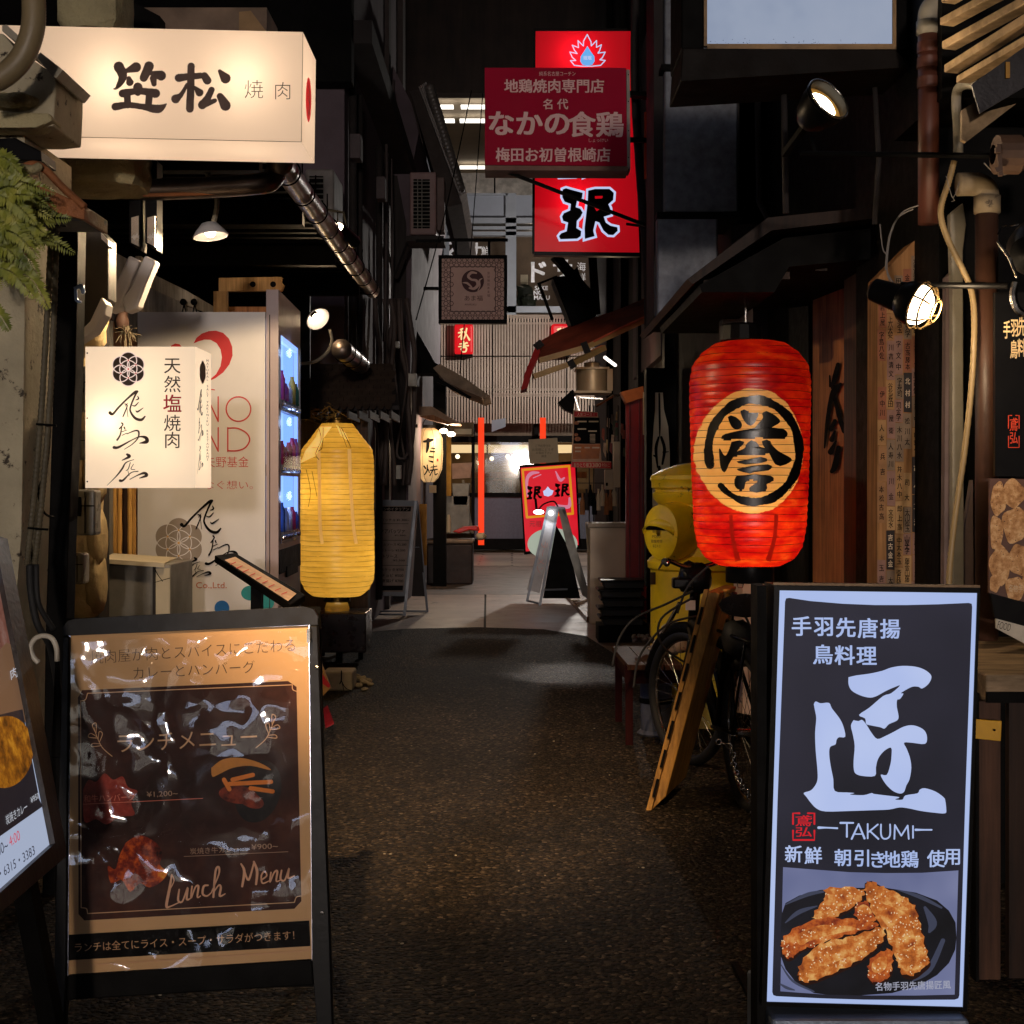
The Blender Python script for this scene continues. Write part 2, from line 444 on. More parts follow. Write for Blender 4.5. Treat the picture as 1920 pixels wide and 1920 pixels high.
# ------------------------------------------------------------------ ground
def asphalt():
    m, t, p = nodes('asphalt'); v = coords(t)
    vo = N(t, 'ShaderNodeTexVoronoi'); vo.inputs['Scale'].default_value = 70; t.links.new(v, vo.inputs['Vector'])
    big = noise(t, v, 0.9, 6); fine = noise(t, v, 45, 4)
    p.inputs['Specular IOR Level'].default_value = .14
    vo2 = N(t, 'ShaderNodeTexVoronoi'); vo2.inputs['Scale'].default_value = 42; t.links.new(v, vo2.inputs['Vector'])
    c1 = ramp(t, vo.outputs['Color'], [(0.1, (0.008, 0.0066, 0.0055, 1)), (0.5, (0.036, 0.027, 0.018, 1)), (0.8, (0.092, 0.066, 0.043, 1)), (0.95, (0.25, 0.19, 0.13, 1))])
    c2 = ramp(t, big, [(0.3, (0.42, 0.42, 0.42, 1)), (0.7, (1.15, 1.1, 1.05, 1))])
    mx = N(t, 'ShaderNodeMix', data_type='RGBA', blend_type='MULTIPLY'); mx.inputs[0].default_value = 1
    t.links.new(c1, mx.inputs[6]); t.links.new(c2, mx.inputs[7]); t.links.new(mx.outputs[2], p.inputs['Base Color'])
    # damp patches on the right side
    geo = N(t, 'ShaderNodeNewGeometry'); sub = N(t, 'ShaderNodeVectorMath', operation='SUBTRACT'); sub.inputs[1].default_value = (0.42, 10.6, 0)
    t.links.new(geo.outputs['Position'], sub.inputs[0]); mul = N(t, 'ShaderNodeVectorMath', operation='MULTIPLY'); mul.inputs[1].default_value = (2.0, 1.3, 1)
    t.links.new(sub.outputs[0], mul.inputs[0]); ln = N(t, 'ShaderNodeVectorMath', operation='LENGTH'); t.links.new(mul.outputs[0], ln.inputs[0])
    a = N(t, 'ShaderNodeMath', operation='MULTIPLY_ADD'); t.links.new(noise(t, v, 2.6, 6), a.inputs[0]); a.inputs[1].default_value = -1.2
    t.links.new(ln.outputs['Value'], a.inputs[2])
    rr = ramp(t, a.outputs[0], [(0.0, (0.5, 0.5, 0.5, 1)), (0.5, (0.75, 0.75, 0.75, 1))])
    t.links.new(rr, p.inputs['Roughness'])
    hsum = N(t, 'ShaderNodeMath', operation='MULTIPLY_ADD'); t.links.new(vo.outputs['Distance'], hsum.inputs[0]); hsum.inputs[1].default_value = -0.8
    h2 = N(t, 'ShaderNodeMath', operation='MULTIPLY_ADD'); t.links.new(vo2.outputs['Distance'], h2.inputs[0]); h2.inputs[1].default_value = -0.6
    t.links.new(fine, h2.inputs[2]); t.links.new(h2.outputs[0], hsum.inputs[2])
    t.links.new(bumpn(t, hsum.outputs[0], 1.0, 0.03), p.inputs['Normal'])
    return m
m_asph = asphalt()
m_conc = M('concrete_paving', S(150, 128, 116), 0.5, 0, 0.3, 1.3, 0.35, 60, 0.004, spots=(S(70, 58, 52), 3.5, 0.6), rvar=0.25)
m_kerb = M('kerb_concrete', S(150, 138, 118), 0.85, 0, 0.3, 5, 0.6, 50)
def tiles():
    m, t, p = nodes('paving_tiles'); v = coords(t)
    b = N(t, 'ShaderNodeTexBrick'); b.inputs['Scale'].default_value = 1.0; b.inputs['Brick Width'].default_value = 1.2; b.inputs['Row Height'].default_value = 0.45
    b.inputs['Mortar Size'].default_value = 0.02; b.inputs['Color1'].default_value = S(140, 124, 112); b.inputs['Color2'].default_value = S(104, 92, 86); b.inputs['Mortar'].default_value = S(46, 40, 38)
    t.links.new(v, b.inputs['Vector']); t.links.new(b.outputs[0], p.inputs['Base Color']); p.inputs['Roughness'].default_value = 0.4
    return m
m_tile = tiles()
struct(MB().add([(-300, -60, -0.02), (300, -60, -0.02), (300, 400, -0.02), (-300, 400, -0.02)], [(0, 1, 2, 3)]).build('ground', M('far_ground', S(60, 56, 54), 0.9)))
pv = MB()
# two bays of concrete with an open joint between them
jx0, jx1 = P(918, 1185, gd(1185)), P(910, 1115, gd(1115))
pv.add([(-2.6, 11.0, 0), (jx0.x - .012, 11.0, 0), (jx1.x - .012, 18.4, 0), (-2.6, 18.4, 0)], [(0, 1, 2, 3)])
pv.add([(jx0.x + .012, 11.0, 0), (3.2, 11.0, 0), (3.2, 18.4, 0), (jx1.x + .012, 18.4, 0)], [(0, 1, 2, 3)])
struct(pv.build('pavement', m_conc))
struct(MB().add([(-2.6, 18.43, 0), (3.2, 18.43, 0), (3.2, 25.0, 0), (-2.6, 25.0, 0)], [(0, 1, 2, 3)]).build('pavement', M('dark_paving', S(84, 72, 66), 0.5, 0, 0.4, 1.5, 0.3, spots=(S(40, 34, 32), 3, 0.55))))
struct(MB().add([(-30, 25.03, 0.004), (30, 25.03, 0.004), (30, 31, 0.004), (-30, 31, 0.004)], [(0, 1, 2, 3)]).build('tiled_pavement', m_tile))
edge = [(560, 1232), (612, 1240), (668, 1218), (690, 1186), (760, 1180), (900, 1177), (1020, 1181), (1100, 1194), (1150, 1226), (1230, 1300), (1420, 1330)]
ev = [P(x, y, gd(y)) for x, y in edge]
rv = [(-6, -12, 0.006)] + [(-6, ev[0].y - .3, 0.006)] + [(p.x, p.y, 0.006) for p in ev] + [(6, ev[-1].y, 0.006), (6, -12, 0.006)]
rd = MB(); rd.add(rv, [tuple(t) for t in tessellate_polygon([[Vector(v) for v in rv]])])
struct(rd.build('road', m_asph))
kb = [P(x, y, gd(y)) for x, y in [(560, 1246), (606, 1243), (664, 1221), (684, 1188), (560, 1188)]]
struct(MB().prism([(p.x, p.y, 0.0) for p in kb], (0, 0, 0.035)).build('kerb', m_kerb, bevel=0.01))

# ------------------------------------------------------------------ left side buildings
bl = thing('dark_building', 'dark mauve rendered building along the left side of the alley behind the vending machine', 'building', (-3.2, 14, 0))
MB().box(-5.5, -1.45, 12.3, 18.6, 0, 9).build('wall', m_mauve, bl)
w = MB(); w.box(-1.45, -1.38, 18.0, 18.4, 0, 8.5); w.box(-1.45, -1.40, 16.2, 16.45, 0, 8.5); w.each('pilaster', M('dark_brown_trim', S(48, 36, 34), 0.7), bl)
MB().box(-5.5, -1.2, 12.2, 18.7, 5.2, 5.4).build('roof', m_dark, bl)
MB().box(-5.6, -1.36, 12.05, 12.25, P(0, 156, 12.1).z, 9).build('black_cover', m_black, bl)  # black box added over the top of the wall front to keep it dark
w = MB()
for k, (y, z0, z1) in enumerate([(12.6, 1.0, 5.0), (13.1, .3, 5), (15.1, .2, 5)]):
    w.tube([(-1.41, y, z0), (-1.41, y, z1)], 0.035, 8)
w.each('drain_pipe', m_dark, bl, smooth=True)

b2 = thing('gabled_house', 'dark house with steep tiled verge and air conditioner on the left of the alley', 'house', (-2.3, 20, 0))
MB().prism([P(x, y, 17.3) for x, y in [(560, 1160), (762, 1160), (775, 300), (785, 250), (772, 195), (735, 120), (560, 120)]], (0, 7, 0)).build('wall', m_mauve, b2)
MB().prism([P(x, y, 17.29) for x, y in [(716, 1130), (762, 1130), (762, 420), (745, 330), (700, 330), (700, 1130)]], (0, -0.02, 0)).build('cladding', M('black_boards', S(34, 27, 26), .8, 0, .4, 3, .5, 20, stretch=(8, 1, .4)), b2)
w = MB()
w.prism([P(x, y, 16.6) for x, y in [(768, 170), (786, 168), (866, 382), (838, 388), (822, 352)]], (0, 5, 0))
w.build('roof', M('roof_underside', S(44, 34, 30), .8), b2)
w = MB()
for k in range(5):
    o = 3.0 * k
    w.prism([P(x, y, 16.58 + .05 * k) for x, y in [(786 + o - 1, 162 - k * 2), (788.4 + o - 1, 162 - k * 2), (864 + o * .9, 366 - k * 1.5), (861.6 + o * .9, 367 - k * 1.5)]], (0, 5, 0))
w.build('tile_edge', M('roof_tile', S(120, 112, 108), .5), b2)
w = MB()
for k in range(26):
    t_ = k / 26; x = 806 + 58 * t_; y = 168 + 192 * t_
    w.ball(P(x, y, 16.7), 0.07, 8, (1, 1.6, 1))
w.build('ridge_tile', M('dark_roof_tile', S(84, 78, 74), .45), b2, smooth=True)
# air conditioner with rack
ac = thing('air_conditioner', 'dusty air conditioner unit on a bracket under the tiled verge', 'air conditioner', P(800, 440, 16.2))
MB().pbox(768, 322, 818, 440, 16.2, .35).build('casing', M('dusty_casing', S(128, 102, 100), .6, 0, .2, 5, .15), ac, bevel=0.02)
MB().pbox(775, 336, 806, 428, 16.195, .004).build('grille_opening', m_black, ac)
w = MB()
for k in range(13): y = 340 + k * 7; w.tube([P(775, y, 16.18), P(806, y, 16.18)], .006, 5)
for x in (783, 791): w.tube([P(x, 336, 16.17), P(x, 428, 16.17)], .006, 5)
w.build('grille', m_grey, ac)
MB().pbox(819, 332, 833, 432, 16.3, .3).build('side_panel', M('dusty_side', S(96, 78, 74), .7), ac, bevel=.01)
w = MB(); w.pbox(762, 442, 832, 452, 16.1, .5); w.bar(P(770, 448, 16.5), P(742, 520, 16.8), .05, .05); w.each('bracket', m_dark, ac)
ac2 = thing('air_conditioner', 'grey air conditioner half hidden behind the end of the large lit sign', 'air conditioner', P(600, 420, 11.2))
MB().pbox(572, 316, 626, 425, 11.2, .6).build('casing', M('grey_ac_casing', S(112, 106, 102), .6), ac2, bevel=.02)
MB().pbox(580, 330, 606, 418, 11.19, .006).build('grille_opening', m_black, ac2)
w = MB()
for k in range(9): w.tube([P(580, 334 + k * 10, 11.18), P(606, 334 + k * 10, 11.18)], .006, 5)
w.build('grille', m_grey, ac2)

# the low roof that runs over the shops on the left (underside is nearly black)
cn = thing('shop_canopy', 'black corrugated canopy over the left shops above the vending machine', 'canopy', (-2.2, 9, 2.9))
w = MB()
for k in range(60):
    y = 6.3 + k * .085
    w.box(-4.0, -1.12, y, y + .06, 2.92 + .02 * (k % 2), 2.96 + .02 * (k % 2))
w.build('roof_sheet', m_black, cn)
w = MB()
for y in (6.3, 7.6, 9.0, 10.4): w.box(-4.0, -1.12, y, y + .08, 2.80, 2.92)

w.each('rafter', m_black, cn)
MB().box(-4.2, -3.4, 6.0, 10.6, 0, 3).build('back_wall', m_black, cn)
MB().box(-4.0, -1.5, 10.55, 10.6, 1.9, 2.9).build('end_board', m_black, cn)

# ducts that follow the eave
def duct(name, a, b, r, lab, bands=9, d0=.5):
    t = thing(name, lab, 'duct', (a + b) / 2)
    MB().tube([a + (b - a) * k / 60 for k in range(61)], r, 20, ripple=0).build('pipe', m_duct, t, smooth=True)
    w = MB(); dr = (b - a).normalized(); u = dr.cross(Vector((0, 0, 1))).normalized(); v = u.cross(dr)
    for k in range(bands):
        c = a + (b - a) * (k + .5) / bands
        w.tube([c + (u * math.cos(q) + v * math.sin(q)) * (r + .006) for q in [2 * math.pi * i / 20 for i in range(20)]], .004, 5, closed=True)
        w.tube([c + v * (r + .006), c + v * (r + .13)], .004, 5)
    w.each('strap', m_black, t)
    return t
duct('spiral_duct', P(522, 300, 5.9), P(698, 545, 10.1), 0.052, 'shiny spiral duct held by wire straps running down from the large lit sign', 9)
duct('spiral_duct', P(640, 655, 9.7), P(676, 684, 11.0), 0.07, 'short steel duct behind the yellow lantern awning', 3)
wc_ = thing('wall_cables', 'dusty cables and meter boxes high on the dark mauve wall above the awning', 'cables', P(690, 400, 13))
w = MB()
for k, (x0, x1) in enumerate(((640, 650), (662, 660), (676, 690), (700, 694), (720, 724), (738, 735))): w.tube([P(x0, 150, 13 + k * .7) , P(x0 + 5 * (-1) ** k, 300, 13 + k * .7), P(x1, 470, 13 + k * .7), P(x1 - 4, 640, 13 + k * .7)], .012 + .004 * (k % 3), 6, smooth=5)
w.each('cable', M('grey_dust_cable', S(70, 60, 60), .8), wc_, smooth=True)
w = MB(); w.pbox(655, 250, 676, 296, 12.4, .2); w.pbox(705, 330, 722, 372, 14, .2); w.each('box', M('dusty_box', S(78, 68, 70), .8), wc_, bevel=.01)
pt = thing('steel_pipe', 'thick horizontal pipe with a short elbow just below the large lit sign', 'pipe', P(400, 345, 5.9))
MB().tube([P(265, 356, 5.9), P(380, 352, 5.9), P(480, 345, 5.9), P(508, 338, 5.95), P(520, 315, 6.05), P(520, 290, 6.2)], .045, 16, smooth=5).build('pipe', m_duct, pt, smooth=True)
MB().tube([P(268, 366, 5.85), P(500, 360, 5.9)], .008, 6).build('rail', m_rust, pt)

# ------------------------------------------------------------------ right side buildings
br = thing('dark_building', 'nearly black building on the right side of the alley behind the red awning', 'building', (3, 16, 0))
MB().box(1.42, 6, 9.2, 24.5, 0, 11).build('wall', m_dark, br)
MB().box(1.36, 1.42, 13.0, 16.0, 2.6, 6).build('panel', m_mauve, br)
w = MB()
for y in (12.4, 15.0, 17.4, 20.0): w.box(1.33, 1.42, y, y + .2, 0, 10)
w.each('pilaster', m_black, br)

hd = thing('steel_duct', 'galvanised kitchen exhaust duct in two bolted lengths on the right wall', 'duct', P(1300, 590, 9))
w = MB(); w.pbox(1246, -90, 1384, 398, 9.0, .5); w.pbox(1232, 407, 1346, 594, 9.0, .5); w.each('duct_section', m_steel, hd, bevel=.012)
w = MB(); w.pbox(1232, 397, 1392, 408, 8.95, .6); w.pbox(1240, 120, 1300, 130, 8.95, .6); w.pbox(1226, 593, 1352, 604, 8.95, .6)
w.each('flange', m_black, hd)
MB().pbox(1226, -80, 1244, 594, 9.1, .5).build('side_face', m_dark, hd)
MB().pbox(1386, 155, 1470, 420, 9.2, .4).build('dark_panel', M('brown_sheet', S(40, 32, 29), .7), hd)
w = MB(); w.tube([P(1192, -30, 10.6), P(1190, 150, 10.6), P(1200, 330, 10.6), P(1212, 480, 10.6), P(1216, 620, 10.6)], .03, 10, smooth=8, ripple=.05)
dp = thing('drain_pipe', 'dark vertical cable pipe with clamps beside the tall red lit sign', 'pipe', P(1205, 620, 10.6)); w.build('pipe', m_dark, dp, smooth=True)
w = MB()
for y in (180, 262, 420): w.bar(P(1176, y, 10.55), P(1232, y + 8, 10.2), .02, .02)
w.each('clamp', m_black, dp)
sb = MB(); sb.pbox(1214, 10, 1228, 410, 9.8, .06); sb.build('x', m_mauve, dp).name = 'wall_strip'
sp = thing('banner_strip', 'narrow orange and white plastic banner beside the steel exhaust duct', 'banner', P(1222, 420, 9.75))
MB().pbox(1208, 210, 1219, 335, 9.85, .01).build('orange_cloth', M('orange_cloth', S(200, 70, 30), .7), sp)
MB().pbox(1221, 150, 1231, 400, 9.75, .012).build('white_cloth', M('white_plastic', S(190, 175, 190), .5), sp)

# wooden eatery on the right
ws = thing('wooden_eatery', 'dark timber eatery with a tiled eave and brown plank door panel on the right', 'building', (2.4, 7, 0))
MB().box(1.62, 4.5, 5.3, 9.0, 0, 4.0).build('wall', m_black, ws)
w = MB()
w.prism([P(x, y, 5.9) for x, y in [(1288, 524), (1440, 408), (1790, 372), (1790, 392), (1446, 432), (1300, 532)]], (0, 2.2, 0))
w.build('eave', m_wood_d, ws)
w = MB(); w.prism([P(x, y, 5.95) for x, y in [(1312, 534), (1470, 446), (1800, 410), (1800, 470), (1480, 500), (1452, 548), (1316, 548)]], (0, 1.6, 0)); w.build('eave_soffit', m_black, ws)
w = MB()
for k in range(7): w.bar(P(1330 + k * 70, 540 - k * 16, 6.1), P(1330 + k * 66, 520 - k * 14, 7.9), .05, .07)
w.each('rafter', m_wood_d, ws)
MB().pbox(1355, 548, 1412, 640, 6.9, .12).build('post', m_wood_d, ws)
MB().pbox(1516, 540, 1530, 1110, 7.6, .1).build('post', m_black, ws)
MB().prism([P(1524, 548, 7.3), P(1612, 528, 6.7), P(1612, 1230, 6.7), P(1524, 1180, 7.3)], (.05, .05, 0)).build('plank_panel', m_wood_p, ws)
MB().pbox(1612, 420, 1642, 1240, 6.3, .3).build('post', Wood('mid_wood', S(52, 33, 21), S(84, 55, 35)), ws)
pjw = Plane(P(1524, 548, 7.3), P(1612, 528, 6.7), P(1612, 1230, 6.7))
Q3 = lambda pts: [(1180 + x / 2.595, 400 + y / 2.594) if len(p) == 2 else (1180 + p[0] / 2.595, 400 + p[1] / 2.594, p[2] / 2.6) for p in pts for x, y in [p[:2]]]
lt = MB(); lt.brush([Q3([(1015, 735, 20), (1000, 800, 26), (985, 850, 10)]), Q3([(975, 790, 8), (978, 840, 14)]), Q3([(1028, 830, 14), (1000, 860, 34), (975, 930, 20), (962, 990, 8)]),
      Q3([(985, 890, 14), (965, 1000, 20), (950, 1140, 8)]), Q3([(995, 880, 14), (1020, 980, 24), (1045, 1060, 22)]), Q3([(1000, 1010, 20), (980, 1050, 22)]), Q3([(1000, 1060, 10), (985, 1100, 26)]),
      Q3([(1005, 1110, 10), (980, 1160, 30)]), Q3([(1018, 1140, 22), (1000, 1230, 30), (985, 1255, 20)])], pjw, .012)
lt.build('carved_lettering', m_ink, ws)
MB().pbox(1725, 440, 1765, 1250, 5.4, .2).build('post', m_black, ws)
w = MB()
for k in range(9): w.box(1.66 + k * .15, 1.66 + k * .15 + .14, 5.27 + .004 * (k % 2), 5.3, .2, 3.9)
w.each('plank', m_wood_d, ws)
w = MB(); w.tube([P(1420, 160, 8.9), P(1424, 380, 8.9), P(1440, 410, 8.7)], .02, 8); w.tube([P(1470, 170, 5.25), P(1474, 400, 5.25)], .012, 8); w.tube([P(1640, 160, 5.22), P(1648, 300, 5.22), P(1640, 420, 5.22)], .01, 8); w.each('conduit', m_dark, ws, smooth=True)
# ------------------------------------------------------------------ far building across the cross street
D = 30.0
fb = thing('restaurant_building', 'grey restaurant building closing the far end of the alley with lit upper office', 'building', (0, 34, 0))
m_fwall = Wood('dark_cladding', S(18, 13, 11), S(28, 20, 17), .8, (6, 6, .5))
w = MB(); w.pbox(380, -900, 1600, 174, D, .4); w.pbox(380, 174, 800, 1036, D, .4); w.pbox(1240, 174, 1600, 1036, D, .4); w.build('wall', m_fwall, fb)
m_room = M('office_plaster', S(190, 172, 148), .9, 0, .04, 3, 0)
w = MB()
zc = P(0, 150, D).z; zf = P(0, 372, D).z; xl, xr = P(760, 0, D).x, P(1300, 0, D).x
w.add([(xl, D + .3, zc), (xr, D + .3, zc), (xr, D + 9, zc), (xl, D + 9, zc)], [(0, 1, 2, 3)])
w.add([(xl, D + .3, zf), (xl, D + 9, zf), (xl, D + 9, zc), (xl, D + .3, zc)], [(0, 1, 2, 3)])
w.add([(xr, D + .3, zf), (xr, D + 9, zf), (xr, D + 9, zc), (xr, D + .3, zc)], [(3, 2, 1, 0)])
w.build('ceiling', m_room, fb)
w = MB()
for x0, x1 in ((700, 926), (929, 1000), (1003, 1230)):
    a = P(x0, 323, D + 8.9); b = P(x1, 430, D + 8.9); w.box(a.x, b.x, D + 8.9, D + 8.95, b.z, a.z)
w.build('back_panel', M('white_cabinet', S(215, 210, 208), .6), fb)
w = MB(); w.box(xl, xr, D + .3, D + 9, zf - .05, zf); w.build('floor', m_grey, fb)
m_tube = Em('fluorescent_tube', (1, .93, .82, 1), 2.2)
zt = zc - .12
for d, segs in ((31.6, ((822, 850), (864, 950), (962, 1060))), (32.8, ((824, 852), (862, 950), (960, 1060))), (37.6, ((800, 850), (862, 952), (962, 1060)))):
    for x0, x1 in segs:
        a = P(x0, 200, d); b = P(x1, 200, d)
        w = MB(); w.tube([(a.x, d, zt), (b.x, d, zt)], .03, 8); w.tube([(a.x, d + .16, zt), (b.x, d + .16, zt)], .03, 8)
        w.each('fluorescent_light', m_tube, fb)
m_alu = M('grey_aluminium', S(120, 124, 132), .45, .3, .1, 3, .05)
m_alud = M('blue_grey_panel', S(108, 112, 122), .55, 0, .12, 1.5, .05)
w = MB()
for a in ((838, 362, 952, 366), (838, 408, 1240, 418), (838, 424, 1240, 430), (838, 434, 1240, 441), (838, 574, 1240, 586), (948, 362, 968, 590), (832, 362, 842, 590), (1130, 440, 1140, 590), (800, 172, 812, 366), (1120, 172, 1126, 366)):
    w.pbox(*a, D - .08, .16)
w.build('window_frame', m_alu, fb)
w = MB(); w.pbox(842, 366, 948, 408, D, .1); w.pbox(968, 366, 1240, 408, D, .1); w.pbox(800, 362, 832, 600, D, .1); w.build('panel', m_alud, fb)
# restaurant window on the first floor with white lettering on the glass
w = MB(); w.pbox(842, 441, 948, 575, D + .05, .02); w.pbox(968, 441, 1130, 575, D + .05, .02); w.build('window_glass', Glass('window_glass', (.9, .9, .9, 1), ior=1.12), fb)
w = MB(); w.pbox(830, 430, 1240, 590, D + 2.6, .1); w.build('room_wall', M('dim_room', S(98, 84, 72), .9, 0, .4, .8), fb)
MB().pbox(976, 515, 990, 545, D + 1.5, .1).build('poster', m_cream, fb)
w = MB(); w.rock(P(984, 556, D + 1.2), (.34, .2, .5), 7, .4, 3); w.rock(P(992, 566, D + 1.0), (.3, .2, .3), 7, .4, 5); w.build('plant', M('dark_leaf', S(40, 46, 32), .6), fb)
pf = flat(D + .04); m_wlet = M('white_letter', S(205, 205, 210), .6)
w = MB(); w.text('マ', 843, 470, 44, pf, bold=.02); w.text('サ', 887, 470, 36, pf, bold=.02); w.text('鮮', 911, 470, 18, pf)
w.text('ド', 1010, 510, 46, pf, bold=.025); w.text('サ', 1055, 504, 40, pf, bold=.02); w.vtext('海鮮', 1090, 500, 20, 18, pf)
w.text('SAKE', 1015, 540, 11, pf, bold=.02); w.text('NO', 1009, 549, 11, pf, bold=.02); w.text('MARU', 1016, 558, 11, pf, bold=.02)
w.build('window_lettering', m_wlet, fb)
lamp('POINT', P(1010, 460, D + 1.6), 14, (1, .8, .6), fb, size=.2)
# slatted screen
m_slat = M('beige_slat', S(160, 142, 128), .7, 0, .2, 1.0, .1)
w = MB()
for k in range(64):
    x = 800 + k * 5.4
    w.pbox(x, 590, x + 3.2, 794, D - .16, .05)
for y0, y1 in ((590, 597), (604, 608), (728, 733), (736, 744)):
    w.pbox(798, y0, 1160, y1, D - .1, .03)
w.build('slat_screen', m_slat, fb)
w = MB(); w.pbox(798, 606, 1160, 730, D - .09, .03); w.build('screen_backing', M('screen_backing', S(110, 92, 78), .8), fb)
w = MB()
for x in (924, 1062): w.pbox(x - .8, 600, x + .8, 745, D - .19, .04)
w.pbox(798, 667, 1160, 668.4, D - .19, .02)
w.build('screen_joint', m_black, fb)
# ground floor shopfront
w = MB(); w.pbox(780, 787, 1300, 817, D + .1, .3); w.build('fascia', M('fascia_board', S(86, 72, 58), .8), fb)
w = MB(); w.pbox(700, 817, 1300, 829, D - .05, .3); w.pbox(830, 924, 1300, 932, D - .02, .12); w.pbox(800, 1010, 1300, 1030, D - .02, .12); w.pbox(884, 784, 890, 1030, D - .05, .1); w.pbox(1002, 784, 1010, 1030, D - .05, .1); w.build('shopfront_frame', m_black, fb)
m_warmband = Em('warm_light_box', S(255, 218, 160), .9)
for x0, x1 in ((844, 912), (915, 990), (993, 1110)):
    MB().pbox(x0, 834, x1, 849, D + 1.2, .1).build('light_box', m_warmband, fb)
w = MB(); w.pbox(700, 817, 1300, 1030, D + 3, .1); w.build('interior_wall', M('warm_interior', S(120, 96, 66), .9, 0, .4, .7), fb)
w = MB()
for k, x in enumerate((858, 922, 952, 985)): w.ball(P(x, 856 + (k % 2) * 4, D + 1.5), .05, 8)
w.each('interior_bulb', Em('interior_bulb', (1, .8, .5, 1), 3), fb)
w = MB(); w.pbox(850, 885, 1100, 896, D + 1.6, .6); w.pbox(900, 900, 960, 924, D + 1.5, .4); w.rock(P(935, 912, D + 1.4), (.4, .3, .3), 7, .3, 2); w.each('counter', m_wood_p, fb)
lamp('POINT', P(930, 872, D + 2.0), 14, WARM, fb, size=.2); lamp('POINT', P(1050, 872, D + 2.0), 12, WARM, fb, size=.2)
w = MB(); w.pbox(890, 829, 1002, 924, D + .02, .01); w.build('shop_glass', Glass('shop_glass', (.85, .85, .82, 1), ior=1.1), fb)
MB().pbox(884, 932, 1300, 1012, D, .05).build('stall_riser', M('speckled_blue_panel', S(82, 84, 96), .6, 0, .15, 20, .1), fb)
MB().prism([P(x, y, D - .4) for x, y in [(922, 788), (948, 784), (948, 800), (922, 810)]], (0, .05, 0)).build('white_sheet', m_alud, fb)
m_pole = Em('orange_light_pole', S(255, 62, 20), 1.0)
pl0 = thing('light_pole', 'glowing orange pole at the left of the far shopfront', 'light pole', P(902, 1022, D - .6), 'orange poles of the far shopfront')
MB().pbox(896.5, 783, 907.5, 1022, D - .6, .12).build('glowing_tube', m_pole, pl0)
MB().pbox(895, 1022, 909, 1027, D - .62, .16).build('foot', m_black, pl0)
dup(pl0, P(1018, 1022, D - .6), 'glowing orange pole rising behind the handwritten notice')
# small red wall lanterns
m_redbox = Em('red_lantern_glow', S(232, 26, 34), .85)
def wall_light(x0, lab):
    t = thing('wall_lantern', lab, 'lantern', P(x0 + 17, 668, D - .4), 'red box lanterns on the slatted screen')
    MB().pbox(x0, 607, x0 + 35, 664, D - .4, .2).build('shade', m_redbox, t, bevel=.05, seg=3)
    MB().pbox(x0 + 1, 664, x0 + 34, 668, D - .38, .18).build('base', m_black, t)
    MB().pbox(x0 + 8, 620, x0 + 27, 650, D - .2, .1).build('bracket', m_black, t)
    q = flat(D - .4); b = MB(); c = x0 + 17
    b.brush([[(c - 6, 618, 2), (c, 616, 3)], [(c - 9, 624, 3), (c + 1, 622, 3)], [(c - 4, 617, 3), (c - 4, 636, 3)], [(c - 4, 627, 2), (c - 9, 632, 2)], [(c + 2, 622, 2), (c + 4, 627, 2)], [(c + 6, 616, 3), (c + 3, 630, 3), (c - 1, 637, 2)], [(c + 5, 626, 2), (c + 11, 637, 4)],
             [(c - 7, 645, 2), (c + 7, 643, 3)], [(c, 640, 3), (c, 648, 3)], [(c - 9, 650, 2), (c + 9, 648, 3)], [(c + 6, 642, 2), (c - 5, 655, 2)], [(c - 3, 652, 2), (c + 5, 652, 3), (c + 4, 659, 3), (c - 3, 659, 2), (c - 3, 653, 2)]], q, .02)
    b.build('lettering', Em('cream_letter', S(255, 226, 160), 1.0), t)
    return t
wall_light(852, 'red box lantern directly under the framed hexagon-pattern sign')
wall_light(1034, 'red box lantern partly hidden behind the slope of the red awning')
# street lamp of the cross street (stands out of sight beside the alley mouth)
sl = thing('street_lamp', 'street lamp lighting the far cross street', 'street lamp', (1.9, 27.2, 0))
MB().tube([(1.9, 27.2, 0), (1.9, 27.2, 4.6), (1.5, 27.2, 5.0)], .05, 10).build('post', m_grey, sl)
MB().ball((1.5, 27.2, 4.9), .14, 12).build('globe', Em('lamp_globe', (1, .85, .65, 1), 3), sl)
lamp('POINT', (1.5, 26.9, 4.9), 760, (1, .92, .84), sl, size=.15)
# ------------------------------------------------------------------ near left: stucco building and its fittings
st = thing('stucco_building', 'cream stucco building with rough corner blocks at the left edge', 'building', P(0, 1300, 4.9))
w = MB(); w.prism([P(x, y, 4.7) for x, y in [(-200, 250), (46, 250), (46, 600), (40, 1000), (22, 1215), (14, 1420), (-200, 1420)]], (0, .5, 0)); w.build('wall', m_peel, st)
w = MB(); c = P(178, 318, 5.75); w.rock(c, (.40 * 1.0, .35, .185), 14, .06, 2, 9); w.build('beam', m_stucco, st, smooth='auto')
w = MB(); c = P(180, 12, 5.75); w.rock(c, (.26, .3, .26), 12, .08, 5, 7); w.build('pier', m_stucco, st, smooth='auto')
w = MB(); w.prism([P(x, y, 4.6) for x, y in [(-160, 60), (5, 62), (30, 92), (104, 140), (103, 178), (100, 236), (64, 240), (-160, 238)]], (0, .3, 0)); w.build('corner_block', m_peel, st, bevel=.006)
w = MB(); w.prism([P(x, y, 4.57) for x, y in [(-160, 205), (92, 212), (98, 226), (66, 239), (-160, 240)]], (0, .1, 0)); w.rock(P(20, 190, 4.58), (.16, .1, .05), 8, .3, 9, 3); w.build('ledge', m_stucco, st, bevel=.01)
